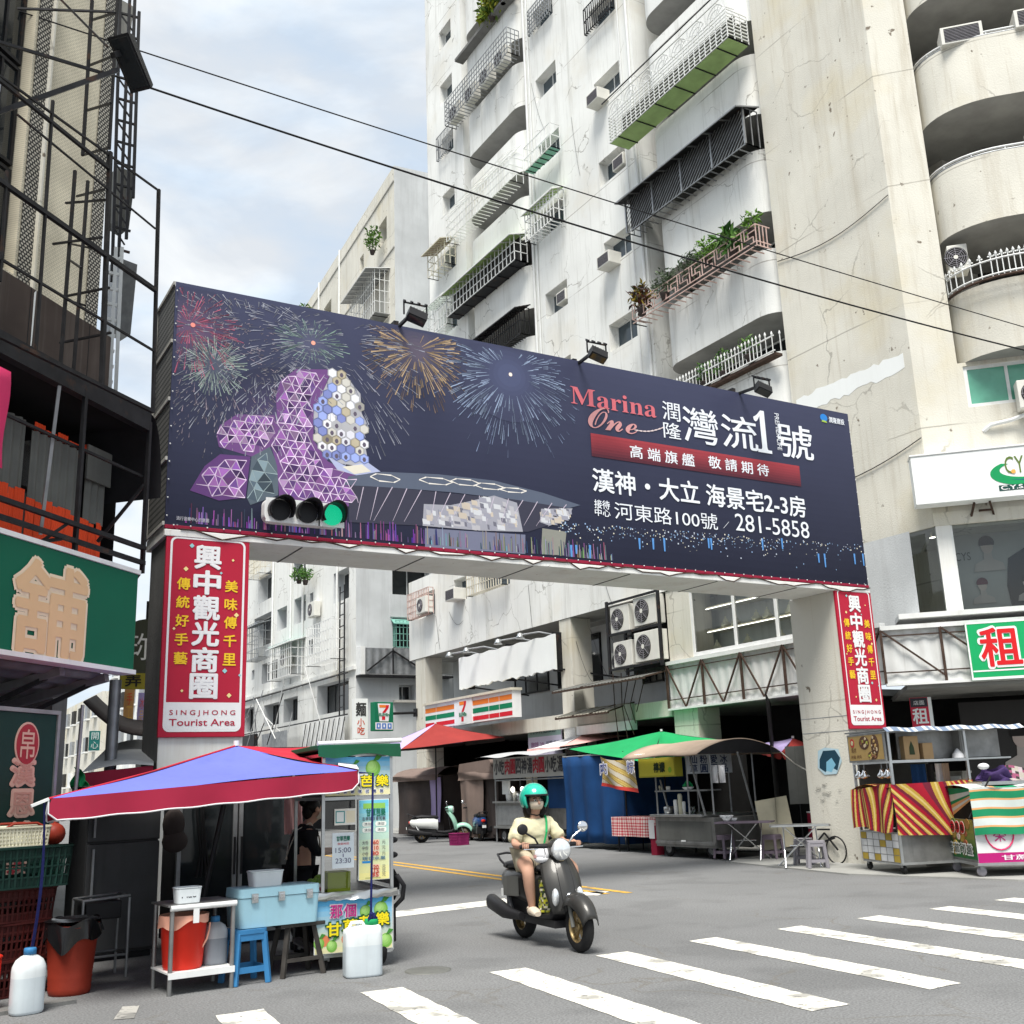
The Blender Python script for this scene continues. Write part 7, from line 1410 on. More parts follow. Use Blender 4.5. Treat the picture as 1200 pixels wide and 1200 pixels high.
# meat dumpling stall
XM = 15.9; a, b = sX(582, 978, XM)[0], sX(667, 980, XM)[0]; ST = (XM, -a, 0, R90); w_ = b-a; t = thing('food_stall', 'steel food stall with white and red lettered fascia behind the scooter rider', 'stall', ST)
zz = lambda x, y: sX(x, y, XM)[1]
mb = MB(); zt = zz(600, 941); mb.box(0, w_*.62, 0, .9, .42, zt, 'stainless_dull'); mb.box(-.05, w_*.62, -.08, .95, zt, zt+.05, 'stainless'); mb.box(-.05, w_*.62, -.06, .0, .40, .46, 'stainless'); mb.rect(.08, .5, w_*.6, zt-.08, -.006, 'steel_grey'); mb.box(w_*.62, w_, .3, .9, .4, zt, 'stainless_dull'); mb.build('counter', t, ST)
zs0, zs1 = zz(620, 911), zz(620, 886); mb = MB(); mb.box(.0, w_, -.05, .02, zs0, zs1, 'print', (.42, .42, .40)); p = mb.build('fascia', t, ST); mb = MB(); n = 12
for i, c in enumerate('小吃肉圓四神湯肉圓小吃湯'): h = c in '肉圓'; x = .08+(w_-.1)*i/n; mb.text(c, x, zs0+.12, x+(w_-.1)/n*.86, zs1-.06, -.056, col=(.42, .03, .05) if h else (.06, .06, .07), bold=.03)
mb.build('lettering', p, ST)
mb = MB(); mb.grid(lambda u, v: (-.25+(w_+.5)*u, -.55+1.8*v, zs1+.02+.16*math.sin(min(1, v*1.3)*PI/2)+.03*math.sin(u*14)*(1-v)), 24, 6, 'canvas_grey'); mb.build('roof', t, ST)
mb = MB()
for x in (0.02, w_*.55, w_-.05):
    for y in (0, .85): mb.tube((x, y, 0), (x, y, zs1), .025, 'steel_grey', 8)
mb.tube((.0, 0, zs0-.05), (w_, 0, zs0-.05), .02, 'steel_grey', 8); mb.build('frame', t, ST)
mb = MB(); mb.box(.05, w_-.05, 1.0, 1.04, .4, zs1, 'shop_dark'); mb.rect(w_*.66, 1.0, w_*.98, 1.9, .3, 'plastic_blue'); mb.box(w_*.64, w_, .28, .34, .95, 1.9, 'canvas_navy'); mb.build('back_sheet', t, ST)
for x in (w_*.22, w_*.36): mb = MB(); mb.tube((x, .1, zs0), (x, .1, zs0-.25), .008, 'cable_black', 5); mb.ell((x, .1, zs0-.32), (.06, .06, .08), 'lamp_white', 10, 8); mb.build('bulb', t, ST)
wheel(None, t, ST, (.35, .1, .2), .2, .1); wheel(None, t, ST, (w_*.55, .1, .2), .2, .1)
rnd = random.Random(21)
mb = MB()
for k in range(22): x = .25+rnd.random()*w_*.5; y = .15+rnd.random()*.5; h = rnd.uniform(.08, .28); r = rnd.uniform(.06, .13); mb.lathe([(0, 0), (r*.8, 0), (r, h), (r*.9, h), (0, h*.8)], (x, y, zt+.05), rnd.choice(('plastic_white', 'stainless', 'plastic_cream', 'ac_cream')), 12)
tag(mb.build('bowls', None, ST), 'stacked bowls and pots on the counter of the steel food stall', 'bowls', kind='stuff'); 
mb = MB(); mb.box(.15, .55, .15, .2, 1.35, 1.75, 'sign_white'); mb.box(.8, 1.4, .6, .62, 1.5, 1.95, 'board_cream'); mb.build('price_card', t, ST)
# blue curtain and golden banner under the green parasol
a, b = sX(668, 990, 15.6)[0], sX(722, 990, 15.2)[0]; t = thing('curtain', 'long navy blue curtain closing a stall under the green parasol', 'curtain', (15.5, -a, 0, R90)); F = (15.5, 0, 0, R90); mb = MB(); drape(mb, a, b, 0, .15, 2.25, 'canvas_navy', 22, .06); mb.build('cloth', t, F, solid=.01); mb = MB(); mb.tube((a, 0, 2.26), (b+.1, 0, 2.26), .02, 'steel_grey', 8); mb.tube((b+.05, .02, 0), (b+.05, .02, 2.3), .02, 'steel_black', 8); mb.grid(lambda u, v: (b, u*2.2, .15+2.1*v+0*u), 4, 2, 'canvas_navy'); mb.build('rail', t, F)
a, b = onX(705, 921, 15.0), onX(745, 886, 15.0); F = (15.0, 0, 0, R90); xa, xb = -a[1], -b[1]; zb, ztp = a[2], b[2]+.05
def gold(u, v): return [(.42, .30, .08), (.50, .38, .14), (.30, .20, .05), (.46, .42, .34)][int(abs(math.sin(u*7+v*9)*3.99))] if v > .12 else (.5, .05, .04)
mb = MB(); mb.grid(lambda u, v: (xa+(xb-xa)*u, .05*math.sin(u*9+v*3), zb+(ztp-zb)*v-.18*u*(1-v)-.12*math.sin(PI*u)*v), 60, 36, 'fabric_print', gold)
for k, c in enumerate('肉粽'): mb.text(c, xa+.1+.75*k*(xb-xa), zb+.25, xa+.1+.75*k*(xb-xa)+.3, zb+.55, -.09, col=(.75, .75, .78), bold=.03); mb.text(c, xa+.12+.75*k*(xb-xa), zb+.27, xa+.1+.75*k*(xb-xa)+.28, zb+.53, -.1, col=(.08, .1, .3))
tag(mb.build('banner', None, F), 'crumpled golden food banner with red edge hung from the green parasol', 'banner')
mb = MB(); mb.box(.0, 4.6, .3, .4, .0, 2.2, 'shop_dark'); tag(mb.build('back_sheet', None, (17.2, 24.0, 0, R90)), 'dark sheet closing the back of the stall beside the blue curtain', 'sheet')
# table with red checked cloth
a, b = sX(727, 992, 15.4)[0], sX(777, 996, 15.0)[0]; F = (15.2, -a, 0, R90); w_ = b-a; t = thing('table', 'table covered with a red and white checked cloth beside the lemon cart', 'table', F)
def chk(u, v): i, j = int(u*w_/.045) % 2, int(v*.60/.045) % 2; return ((.42, .04, .06), (.58, .25, .25), (.70, .62, .58))[2-(i+j)] if True else None
mb = MB(); mb.grid(lambda u, v: (w_*u, -.02-.03*math.sin(u*14)*(1-v), .36+.43*v), 60, 14, 'fabric_print', chk); mb.grid(lambda u, v: (w_*u, -.02+.9*v, .79+.0*u), 60, 18, 'fabric_print', chk); mb.grid(lambda u, v: (w_+.01+.02*math.sin(u*9), -.02+.9*u, .36+.1*math.sin(u*5)*(1-v)+.43*v), 18, 12, 'fabric_print', chk); mb.build('tablecloth', t, F)
mb = MB(); mb.box(.03, w_-.03, .02, .85, .75, .785, 'wood_dark'); mb.build('table_top', t, F)
for x in (.1, w_-.1):
    for y in (.1, .8): mb = MB(); mb.tube((x, y, 0), (x, y, .76), .02, 'steel_black', 8); mb.build('leg', t, F)
mb = MB(); mb.box(-.1, .1, -.1, .1, 0, .62, 'canvas_dark_red'); mb.grid(lambda u, v: (-.12+.2*u, -.12, .35+.4*v), 3, 3, 'canvas_white'); tag(mb.build('gas_bottle', None, (15.1, 19.75, 0, R90)), 'dark red box with a white bag between the checked table and the lemon cart', 'box')
# lemon drink cart
LK = (14.78, 19.35, 0, R90); t = thing('food_cart', 'grey lemon drink cart with a curved tan roof and a yellow sign', 'food cart', LK); w_ = 1.95
mb = MB(); mb.box(0, w_, 0, 1.3, .22, .82, 'stainless_dull'); mb.rect(.1, .36, w_-.1, .74, -.006, 'corr_grey'); mb.box(.0, w_, -.03, -.004, .27, .33, 'stainless_dull'); mb.box(.85, 1.0, -.012, -.002, .27, .36, 'sign_white'); mb.box(-.06, w_*.86, -.10, 1.35, .83, .88, 'stainless'); mb.build('body', t, LK, bevel=.006)
mb = MB()
for x in (.05, w_*.58, w_-.05):
    for y in (.05, 1.2): mb.tube((x, y, .88), (x, y, 2.25), .02, 'steel_grey', 8)
mb.bar((.0, .05, 1.36), (w_*.9, .05, 1.36), .03, 'steel_grey'); mb.bar((0, .4, 1.36), (w_*.9, .4, 1.36), .03, 'steel_grey'); mb.box(0, w_*.9, .05, .4, 1.345, 1.36, 'stainless_dull'); mb.bar((.2, .05, 1.6), (.45, .05, .9), .025, 'steel_grey'); mb.bar((1.35, -.05, 2.1), (1.75, -.05, .86), .03, 'steel_grey'); mb.bar((2.2, .9, .7), (2.25, .5, 2.1), .03, 'steel_grey'); mb.build('frame', t, LK)
mb = MB(); mb.box(-.15, 1.12, -.25, -.05, 1.66, 2.06, 'print', (.30, .28, .03)); mb.rect(-.12, 1.69, 1.09, 2.03, -.254, 'print', (.46, .42, .04)); s_ = mb.build('yellow_sign', t, LK); mb = MB()
for i, c in enumerate('檸檬'): mb.text(c, .40+.20*i, 1.76, .58+.20*i, 1.96, -.258, col=(.015, .03, .01), bold=.04)
mb.prism(arc(.95, 1.80, .06, 0, 2*PI, 12)[:-1], -.257, -.255, 'print', col=(.2, .35, .03)); mb.build('lettering', s_, LK)
F2 = (14.78+.04, 19.35-1.16, 0, 0); mb = MB(); mb.box(0, 1.25, 0, .04, 1.70, 2.10, 'print', (.60, .64, .68)); s_ = mb.build('side_sign', t, F2); mb = MB()
for i, c in enumerate('仙草粉圓愛玉冰品'): mb.text(c, .08+.28*(i//2), 1.91-.19*(i % 2), .28+.28*(i//2), 2.08-.19*(i % 2), -.006, col=(.04, .06, .14), bold=.02)
mb.build('lettering', s_, F2)
mb = MB(); mb.grid(lambda u, v: (-.45+(w_+.6)*u, -.45+2.3*v, 2.08+.30*math.sin(PI*v)**.8-.015*math.sin(u*9)), 12, 20, 'canvas_tan'); o = mb.build('roof', t, LK, solid=.03); mb = MB(); mb.prism([(-.45+2.3*i/16, 2.08+.29*math.sin(PI*i/16)**.8) for i in range(17)], w_+.1, w_+.16, 'canvas_black', axis='x'); mb.box(-.2, .95, -.32, -.26, 2.11, 2.16, 'lamp_white'); mb.build('roof_end', t, LK)
for x in (.25, 1.65): wheel(None, t, LK, (x, .15, .17), .17, .07)
mb = MB(); rnd = random.Random(8)
for x, y, z, h, r, m in [(.15+.06*i, .2, .88, .12+.05*(i % 2), .035, 'plastic_white') for i in range(2)]+[(.3, .15, .88, .16, .11, 'stainless'), (.62, .1, .88, .30, .05, 'plastic_white'), (.75, .12, .88, .42, .05, 'plastic_cream'), (.83, .15, .88, .26, .04, 'plastic_white'), (.5, .3, .88, .18, .08, 'stainless'), (1.05, .2, .88, .16, .07, 'glass_clear'), (.4, .1, 1.36, .1, .05, 'plastic_white'), (.1, .1, 1.36, .12, .02, 'plastic_cream'), (.17, .1, 1.36, .1, .02, 'plastic_cream')]: mb.lathe([(0, 0), (r*.85, 0), (r, h*.9), (r*.7, h), (0, h)], (x, y, z), m, 12)
tag(mb.build('jars', None, LK), 'jars cups and bottles on the counter of the lemon cart', 'jars', kind='stuff')
t = thing('fruit_bowl', 'white bowl heaped with green limes on the shelf of the lemon cart', 'bowl', (14.9, 18.3, 1.36, 0)); mb = MB(); mb.lathe([(0, 0), (.06, 0), (.13, .07), (.12, .075), (0, .03)], (0, 0, 0), 'plastic_white', 18); mb.build('bowl', t); mb = MB()
for k in range(26): a = rnd.random()*6.3; r = rnd.random()**.5*.09; mb.ell((r*math.cos(a), r*math.sin(a), .08+.1*(1-r/.1)+rnd.random()*.02), .03, 'canvas_green', 7, 5)
mb.build('limes', t); mb = MB(); mb.ell((0, 0, .1), (.12, .12, .05), 'print', 8, 5, col=(.10, .18, .03)); 
mb = MB()
for dx in (0, .22): mb.grid(lambda u, v: (dx+.16*u, .02*math.sin(u*8), -.35+.35*v), 6, 4, 'canvas_white'); mb.ell((dx+.08, 0, -.18), (.08, .05, .17), 'canvas_white', 8, 8)
tag(mb.build('plastic_bags', None, (14.9, 17.5, 1.85, R90)), 'two white plastic bags hanging at the right end of the lemon cart', 'bag')
BD = (15.6, 16.4, 0, -.9); mb = MB(); mb.T = Matrix.Rotation(-.22, 4, 'X') @ Matrix.Rotation(-.15, 4, 'Y'); mb.box(-.32, .32, 0, .03, .22, 1.2, 'board_cream'); mb.T = None; tag(mb.build('board', None, BD), 'cream board leaning behind the folding tables by the right gantry post', 'board')
mb = MB(); mb.grid(lambda u, v: (1.3*u, .05*math.sin(u*9), 1.0+1.2*v), 16, 5, 'corr_grey'); tag(mb.build('tarpaulin', None, (16.9, 17.4, 0, -.9)), 'grey patterned sheet hung behind the cream board', 'sheet')
mb = MB(); 
for k in range(3): mb.box(0, .5, 0, .35, .3*k, .3*k+.27, 'canvas_dark_red'); mb.box(-.005, .505, -.005, .36, .3*k+.26, .3*k+.285, 'alu_white')
tag(mb.build('box_stack', None, (16.0, 15.9, 0, -.5)), 'pile of dark red boxes behind the second folding table', 'boxes', kind='stuff')
def ftable(label, frame, top='stainless', w_=.9, d_=.55, h_=.72):
    t = thing('folding_table', label, 'table', frame, 'folding tables by the right gantry post'); mb = MB(); rbox(mb, w_, d_, h_-.03, h_, .04, top); mb.build('table_top', t, frame)
    for s in (-1, 1):
        mb = MB(); mb.tube((s*.06-.36, -d_*.4*s, 0), (s*-.28+.0, d_*.4*s, h_-.03), .014, 'chrome', 8); mb.build('leg', t, frame); mb = MB(); mb.tube((.36-s*.06, -d_*.4*s, 0), (.28*s*1., d_*.4*s, h_-.03), .014, 'chrome', 8); mb.build('leg', t, frame)
    mb = MB(); mb.tube((-.2, 0, h_*.5), (.2, 0, h_*.5), .012, 'chrome', 8); mb.build('brace', t, frame); return t
ftable('dark-topped folding table with white bowls in front of the lemon cart end', (15.0, 16.75, .026, -.95), 'plastic_purple_grey', 1.1); ftable('bright steel folding table against the right gantry post', (14.35, 14.6, .026, -.75), 'stainless', 1.05)
mb = MB()
for k in range(5): mb.lathe([(0, 0), (.05, 0), (.085, .06), (.08, .06), (0, .02)], (.09*(k % 3), .08*(k//3), .06*(k % 2)), 'plastic_white', 14)
tag(mb.build('bowls', None, (14.8, 17.05, .746, 0)), 'small pile of white bowls on the dark-topped folding table', 'bowls', kind='stuff')
for i, (x, y, lb) in enumerate(((14.95, 17.35, 'purple grey stool standing left under the dark-topped folding table'), (15.45, 16.5, 'purple grey stool half behind the right leg of the dark-topped folding table'), (14.75, 14.95, 'purple grey stool at the left under the bright steel table'), (14.3, 14.2, 'purple grey stool standing before the right gantry post'))): stool(lb, (x, y, .026, .3*i), 'plastic_purple_grey' if i < 2 else 'plastic_grey', group='plastic stools by the folding tables')
# paint marks on the right post
mb = MB(); F = (15.35, 0, 0, R90); 
def ps(x, y): P = onX(x, y, 15.338); return (-P[1], 0, P[2])
for pts, c in (([(958, 880), (966, 876), (982, 878), (986, 892), (980, 907), (966, 908), (958, 900)], (.42, .58, .66)), ([(960, 890), (964, 880), (978, 879), (984, 888), (981, 903), (972, 898), (967, 905), (960, 900)], (.015, .05, .08)), ([(968, 893), (974, 888), (979, 896), (974, 905), (968, 903)], (.20, .45, .60))):
    mb.add([(a, -.002-.002*mb.v.__len__()/20, b) for a, _, b in [ps(*p) for p in pts]], [tuple(range(len(pts)))], 'print', c)
for k in range(14): x, y = 952+random.random()*30, 918+random.random()*22; p, q = ps(x, y), ps(x+random.uniform(2, 7), y+random.uniform(-3, 3)); mb.bar((p[0], -.004, p[2]), (q[0], -.004, q[2]), .008, 'steel_black', .002)
tag(mb.build('wall_paint', None, F), 'blue and white paint patch with scribbles on the side of the right gantry post', 'graffiti')
mb = MB()
for cx, r in ((955, .2), (980, .24)):
    p = onX(cx, 1000-(cx-955)*.15, 15.3); mb.path([(p[0], p[1]+r*math.cos(a), p[2]+r*math.sin(a)) for a in [i*2*PI/24 for i in range(25)]], .014, 'steel_black', 6)
p, q = onX(955, 990, 15.3), onX(978, 982, 15.3); mb.bar(tuple(p), tuple(q), .03, 'steel_black'); r = onX(966, 976, 15.3); mb.bar(tuple(p), tuple(r), .025, 'steel_black'); mb.bar(tuple(r), tuple(onX(982, 996, 15.3)), .025, 'steel_black'); mb.bar(tuple(onX(958, 972, 15.3)), tuple(onX(972, 972, 15.3)), .03, 'steel_black')
tag(mb.build('wire_sculpture'), 'black wheel-shaped wire ornament fixed low on the right gantry post', 'ornament')
# tiled cart with striped cloth
K1 = (14.48, 13.30, .026, rad(-110)); t = thing('food_cart', 'food cart with red and yellow striped cloth and tiled base right of the gantry post', 'food cart', K1); w_ = 1.22; d_ = 1.35
mb = MB()
for x in (0, w_):
    for y in (0, d_): mb.bar((x, y, .16), (x, y, 2.22), .04, 'stainless')
for z in (.16, .62, 1.72, 2.2):
    for p_, q_ in (((0, 0), (w_, 0)), ((w_, 0), (w_, d_)), ((0, 0), (0, d_)), ((0, d_), (w_, d_))): mb.bar((*p_, z), (*q_, z), .035, 'stainless')
mb.build('frame', t, K1); mb = MB()
for i in range(6):
    for j in range(4): mb.rect(w_*i/6+.008, .18+.11*j, w_*(i+1)/6-.008, .18+.11*(j+1)-.01, -.022, 'print', (.42, .30, .05) if (i, j) in ((0, 3), (4, 3), (3, 2), (2, 0), (5, 1), (0, 0), (5, 0)) else (.62, .63, .64))
mb.box(.0, w_, -.018, d_-.02, .16, .62, 'stainless_dull'); mb.build('tiled_base', t, K1)
def stc(u, v): k = (u*9+v*1.5*math.sin(u*5)) % 1.; return (.42, .28, .05) if k < .18 or .3 < k < .42 else ((.56, .43, .17) if .18 <= k <= .3 else ((.30, .01, .025) if k < .75 else (.13, .015, .03)))
mb = MB(); mb.grid(lambda u, v: (-.03+(w_+.06)*u, -.07-.03*math.sin(u*16+2*v)-.05*(1-v), .66+.04*math.sin(u*6)+(.64-.05*math.sin(u*6)+.08*u)*v), 160, 40, 'fabric_print', stc)
mb.grid(lambda u, v: (w_+.05+.02*math.sin(u*13+v*4)+.05*(1-v), -.07+(d_+.1)*u, .60-.05*u+(.77+.08*u)*v), 200, 60, 'fabric_print', lambda u, v: stc((u*.9+v*.35) % 1., v)); mb.grid(lambda u, v: (-.03+(w_+.06)*u, -.07+(d_+.1)*v, 1.30+.08*u+.06*math.sin(3*v+1)*math.sin(u*5)), 60, 20, 'fabric_print', stc); mb.build('striped_cloth', t, K1)
mb = MB(); mb.box(-.03, w_-.02, -.06, -.03, 1.74, 2.20, 'stainless_dull'); mb.rect(.0, 1.77, w_-.06, 2.17, -.062, 'print', (.40, .27, .10)); s_ = mb.build('food_sign', t, K1); mb = MB()
mb.prism(arc(.14, 2.06, .075, 0, 2*PI, 14)[:-1], -.066, -.063, 'print', col=(.45, .05, .04)); mb.prism(arc(.14, 2.06, .04, 0, 2*PI, 10)[:-1], -.069, -.0665, 'print', col=(.5, .5, .3))
rnd = random.Random(2)
for (cx, cz, rx, rz) in ((.55, 2.05, .17, .11), (.90, 2.0, .13, .17), (.80, 1.84, .16, .07)):
    mb.prism(arc(cx, cz, rx, 0, 2*PI, 14, rz)[:-1], -.066, -.063, 'print', col=(.10, .05, .03))
    for k in range(12): a = rnd.random()*6.3; q = rnd.random()**.5*.8; s2 = rnd.uniform(.012, .03); mb.prism(arc(cx+rx*q*math.cos(a), cz+rz*q*math.sin(a), s2, 0, 2*PI, 7)[:-1], -.070-.0005*k, -.067, 'print', col=rnd.choice([(.45, .30, .12), (.22, .10, .05), (.30, .33, .06), (.55, .45, .3)]))
mb.text('燒烤', .09, 1.90, .26, 1.98, -.066, col=(.12, .05, .02)); mb.text('烤雞 烤肉', .06, 1.80, .42, 1.86, -.066, col=(.12, .05, .02)); mb.build('picture', s_, K1)
mb = MB(); mb.box(-.06, w_+.05, -.08, d_+.9, 2.22, 2.245, 'stainless_dull'); mb.grid(lambda u, v: (w_+.06+.12*v, -.1+(d_+1.1)*u, 2.26-.07*v+.012*math.sin(u*26)), 40, 3, 'fabric_print', lambda u, v: (.50, .52, .54) if int(u*34) % 2 else (.16, .21, .30)); mb.build('roof', t, K1)
mb = MB(); mb.box(.3, w_, d_*.0+.02, d_+.8, 1.72, 1.745, 'stainless'); mb.box(.02, .05, .05, d_, .65, 2.2, 'corr_grey'); mb.box(.05, w_-.05, d_-.05, d_-.02, 1.74, 2.2, 'stainless_dull'); mb.box(w_-.3, w_-.27, .3, d_+.8, 1.76, 2.2, 'stainless_dull'); mb.build('shelf', t, K1)
for x in (.07, w_-.07): mb = MB(); mb.lathe([(0, -.02), (.06, -.025), (.07, 0), (.06, .025), (0, .02)], (x, .05, .075), 'rubber', 14, axis='y'); mb.box(x-.03, x+.03, .02, .08, .1, .16, 'steel_grey'); mb.build('caster', t, K1)
for i, x in enumerate((.12, .30, .88, 1.06)): mb = MB(); mb.tube((x, .02, 1.72), (x, .02, 1.6), .01, 'steel_grey', 6); mb.lathe([(0, .1), (.03, .1), (.04, .06), (.085, .0), (.08, -.03), (0, -.06)], (x, .02, 1.52), 'chrome', 14); mb.build('lamp', t, K1)
for i, (y, s2, lb) in enumerate(((.35, .26, 'larger brown carton with a dark tree print on the upper shelf of the tiled cart'), (.68, .18, 'smaller brown carton beside the larger one on the upper shelf of the tiled cart'))):
    F = fmat(K1) @ Vector((w_-.14, y, 1.746)); c_ = thing('carton', lb, 'box', (F.x, F.y, F.z, rad(-20)), 'cartons on the tiled cart'); mb = MB(); mb.box(-.0, s2, 0, s2*.9, 0, s2*1.45, 'cardboard'); mb.build('box', c_, bevel=.006)
    if i == 0: mb = MB(); mb.add([(.08, -.004, .08), (.18, -.004, .08), (.17, -.004, .2), (.13, -.004, .3), (.09, -.004, .2)], [(0, 1, 2, 3, 4)], 'print', (.04, .06, .03)); mb.build('print', c_)
F = fmat(K1) @ Vector((w_-.1, d_-.1, 1.75)); mb = MB(); rnd = random.Random(6)
for k in range(3): mb.lathe([(.10, 0), (.09, .06), (.03, .13), (.01, .15)], (.02+.2*k*.5, .16*k, 0), 'film_clear' if k % 2 else 'canvas_white', 9)
tag(mb.build('plastic_bags', None, (F.x, F.y, F.z, 0)), 'knotted clear plastic bags beside the cartons on the tiled cart', 'bag')
F = fmat(K1) @ Vector((w_*.7, .55, 0)); mb = MB()
for k, (m, dx) in enumerate((('canvas_navy', 0), ('canvas_navy', .15), ('canvas_black', .3), ('canvas_white', .44), ('canvas_tan', .55))): mb.grid(lambda u, v: (dx+.13*u, .03*math.sin(u*6+k), 1.15+.55*v), 5, 4, m)
tag(mb.build('hanging_cloths', None, (F.x, F.y, 0, rad(-20))), 'row of dark blue white and yellow cloths hanging inside the tiled cart', 'cloths')
# cabinet and green striped cart
KB = (15.55, 12.95, .026, rad(-66)); t = thing('cabinet', 'worn white wooden cabinet between the two carts at the right', 'cabinet', KB); mb = MB(); mb.box(0, .78, 0, .6, .0, 1.50, 'wood_worn'); mb.box(-.02, .80, -.03, .62, 1.50, 1.54, 'wood_worn'); mb.build('body', t, KB, bevel=.006); mb = MB(); mb.box(.30, .76, -.03, -.004, .75, 1.46, 'paint_white'); mb.box(.30, .76, -.03, -.004, .1, .72, 'wood_worn'); mb.box(.42, .52, -.045, -.03, 1.22, 1.32, 'recess_dark'); mb.box(.36, .5, -.036, -.031, .80, .95, 'sign_white'); mb.path([(.5, -.05, 1.28), (.7, -.2, 1.15), (.85, -.35, 1.12)], .018, 'cable_black', 6); mb.build('door', t, KB)
K2 = (15.02, 12.02, .026, rad(-122)); w_ = 1.18; t = thing('food_cart', 'low cart under a green and white striped cover at the right picture edge', 'food cart', K2)
mb = MB(); mb.box(0, w_, 0, 2.4, .2, .82, 'stainless_dull'); mb.box(-.02, w_+.02, -.02, 2.4, .16, .2, 'stainless'); mb.build('body', t, K2)
mb = MB(); poster(mb, .01, .24, w_-.01, .82, -.006, (.30, .24, .05), (.03, .16, .05), 6); rnd = random.Random(3)
for k in range(26): x, z, r = rnd.uniform(.08, w_-.08), rnd.uniform(.30, .76), rnd.uniform(.05, .11); mb.prism(arc(x, z, r, 0, 2*PI, 12, r*.85)[:-1], -.008-.0006*k, -.0065, 'print', col=rnd.choice([(.42, .28, .06), (.30, .16, .05), (.50, .36, .10), (.10, .16, .04), (.35, .12, .06)]))
for i, c in enumerate('古早味'): mb.prism(arc(.38+.2*i, .70, .10, 0, 2*PI, 14)[:-1], -.030, -.027, 'print', col=(.75, .62, .55)); mb.prism(arc(.38+.2*i, .70, .088, 0, 2*PI, 14)[:-1], -.034, -.031, 'print', col=(.48, .02, .03)); mb.text(c, .32+.2*i, .645, .44+.2*i, .755, -.038, col=(.03, .02, .02), bold=.03)
mb.prism(arc(.58, .56, .07, 0, 2*PI, 12, .05)[:-1], -.030, -.027, 'print', col=(.7, .65, .6)); mb.text('之', .55, .53, .61, .59, -.034, col=(.5, .03, .05))
for i, c in enumerate('蕃茄切盤'): mb.text(c, .10+.26*i, .30, .33+.26*i, .47, -.032, col=(.72, .75, .72), bold=.05); mb.text(c, .115+.26*i, .315, .315+.26*i, .455, -.040, col=(.03, .06, .05), bold=.0)
mb.build('fruit_poster', t, K2)
F3 = fmat(K2) @ Vector((w_, 0, 0)); K3 = (F3.x, F3.y, .026, rad(-32)); mb = MB(); mb.box(0, 2.4, -.012, -.002, .2, .80, 'print', (.70, .70, .70)); mb.rect(0, .2, 2.4, .34, -.016, 'print', (.42, .015, .16)); mb.text('甘蔗青梅 0955-628', .35, .235, 2.0, .305, -.02, col=(.8, .7, .75), bold=.02)
mb.path([(.36+.21*math.cos(a), -.018, .62+.24*math.sin(a)) for a in [i*2*PI/20 for i in range(21)]], .012, 'sign_pink', 5); mb.text('秦', .26, .50, .46, .76, -.02, col=(.5, .03, .2)); mb.prism(arc(.95, .78, .09, 0, 2*PI, 12)[:-1], -.02, -.017, 'print', col=(.45, .02, .12)); mb.build('white_poster', t, K3)
def grs(u, v): k = v*2.6 % 1.; return (.015, .22, .10) if k < .42 else ((.62, .33, .14) if k < .50 or k > .94 else (.55, .60, .58))
mb = MB(); mb.grid(lambda u, v: (-.02+2.45*u, -.06-.03*math.sin(u*12+v*3)*(1-v)-.02*math.sin(u*30), .60+.68*v+.03*u+.01*math.sin(u*18)), 50, 26, 'fabric_print', grs); mb.grid(lambda u, v: (-.02+2.45*u, -.06+1.2*v, 1.28+.03*u+.05*math.sin(v*3)+.012*math.sin(u*20)), 30, 6, 'fabric_print', lambda u, v: grs(v, u*1.2+.2)); mb.build('striped_cover', t, K3)
mb = MB(); mb.grid(lambda u, v: (.02-.0*u+.03*v, -.06+1.0*u, 1.28-.42*v*(.3+.7*u)-.0*u), 12, 8, 'fabric_print', lambda u, v: grs(u, v*.8)); mb.tube((-.05, .0, .85), (.35, -.02, 1.45), .014, 'steel_black', 8); mb.build('cover_flap', t, K3)
mb = MB(); mb.box(.05, 2.3, .05, .9, .82, 1.2, 'shop_dark'); mb.rect(.0, .84, .0, 1.0, .0, 'shop_dark'); mb.box(.25, 2.2, .1, .7, 1.32, 1.37, 'stainless'); mb.build('counter', t, K3)
for x, y in ((.1, .06), (w_-.08, .06), (w_-.1, 2.2)): mb = MB(); mb.lathe([(0, -.025), (.065, -.03), (.075, 0), (.065, .03), (0, .025)], (x, y, .075), 'plastic_grey', 16, axis='x'); mb.box(x-.04, x+.04, y-.03, y+.03, .1, .16, 'steel_grey'); mb.build('caster', t, K2)
mb = MB(); mb.grid(lambda u, v: (.3+.5*u+.06*math.sin(9*v), .35+.1*math.sin(7*u), 1.36+(.24+.05*math.sin(u*11))*v*math.sin(PI*(.1+.8*u))), 10, 8, 'cloth_purple'); mb.ell((.40, .33, 1.60), (.09, .08, .05), 'canvas_white', 10, 6); tag(mb.build('cloth_heap', None, K3), 'purple coat and pale cap heaped on the green striped cart', 'clothes')
rnd = random.Random(12); mb = MB(); mb.grid(lambda u, v: (.85+1.3*u, .75+.12*math.sin(u*9), 1.30+.28*v+.03*math.sin(u*14)), 26, 7, 'fabric_print', lambda u, v: rnd.choice([(.55, .45, .48), (.06, .05, .05), (.35, .10, .18), (.5, .45, .40)])); tag(mb.build('patterned_cloth', None, K3), 'patterned pink and black cloth laid along the back of the green striped cart', 'cloth')
P = fmat(K3) @ Vector((1.35, .75, 1.66)); mb = MB(); mb.lathe([(0, 0), (.08, .01), (.09, .025), (0, .03)], (0, 0, 0), 'scooter_mint', 16, axis='x'); tag(mb.build('round_mirror', None, (P.x, P.y, P.z, -.3)), 'small round pale mirror above the patterned cloth', 'mirror')
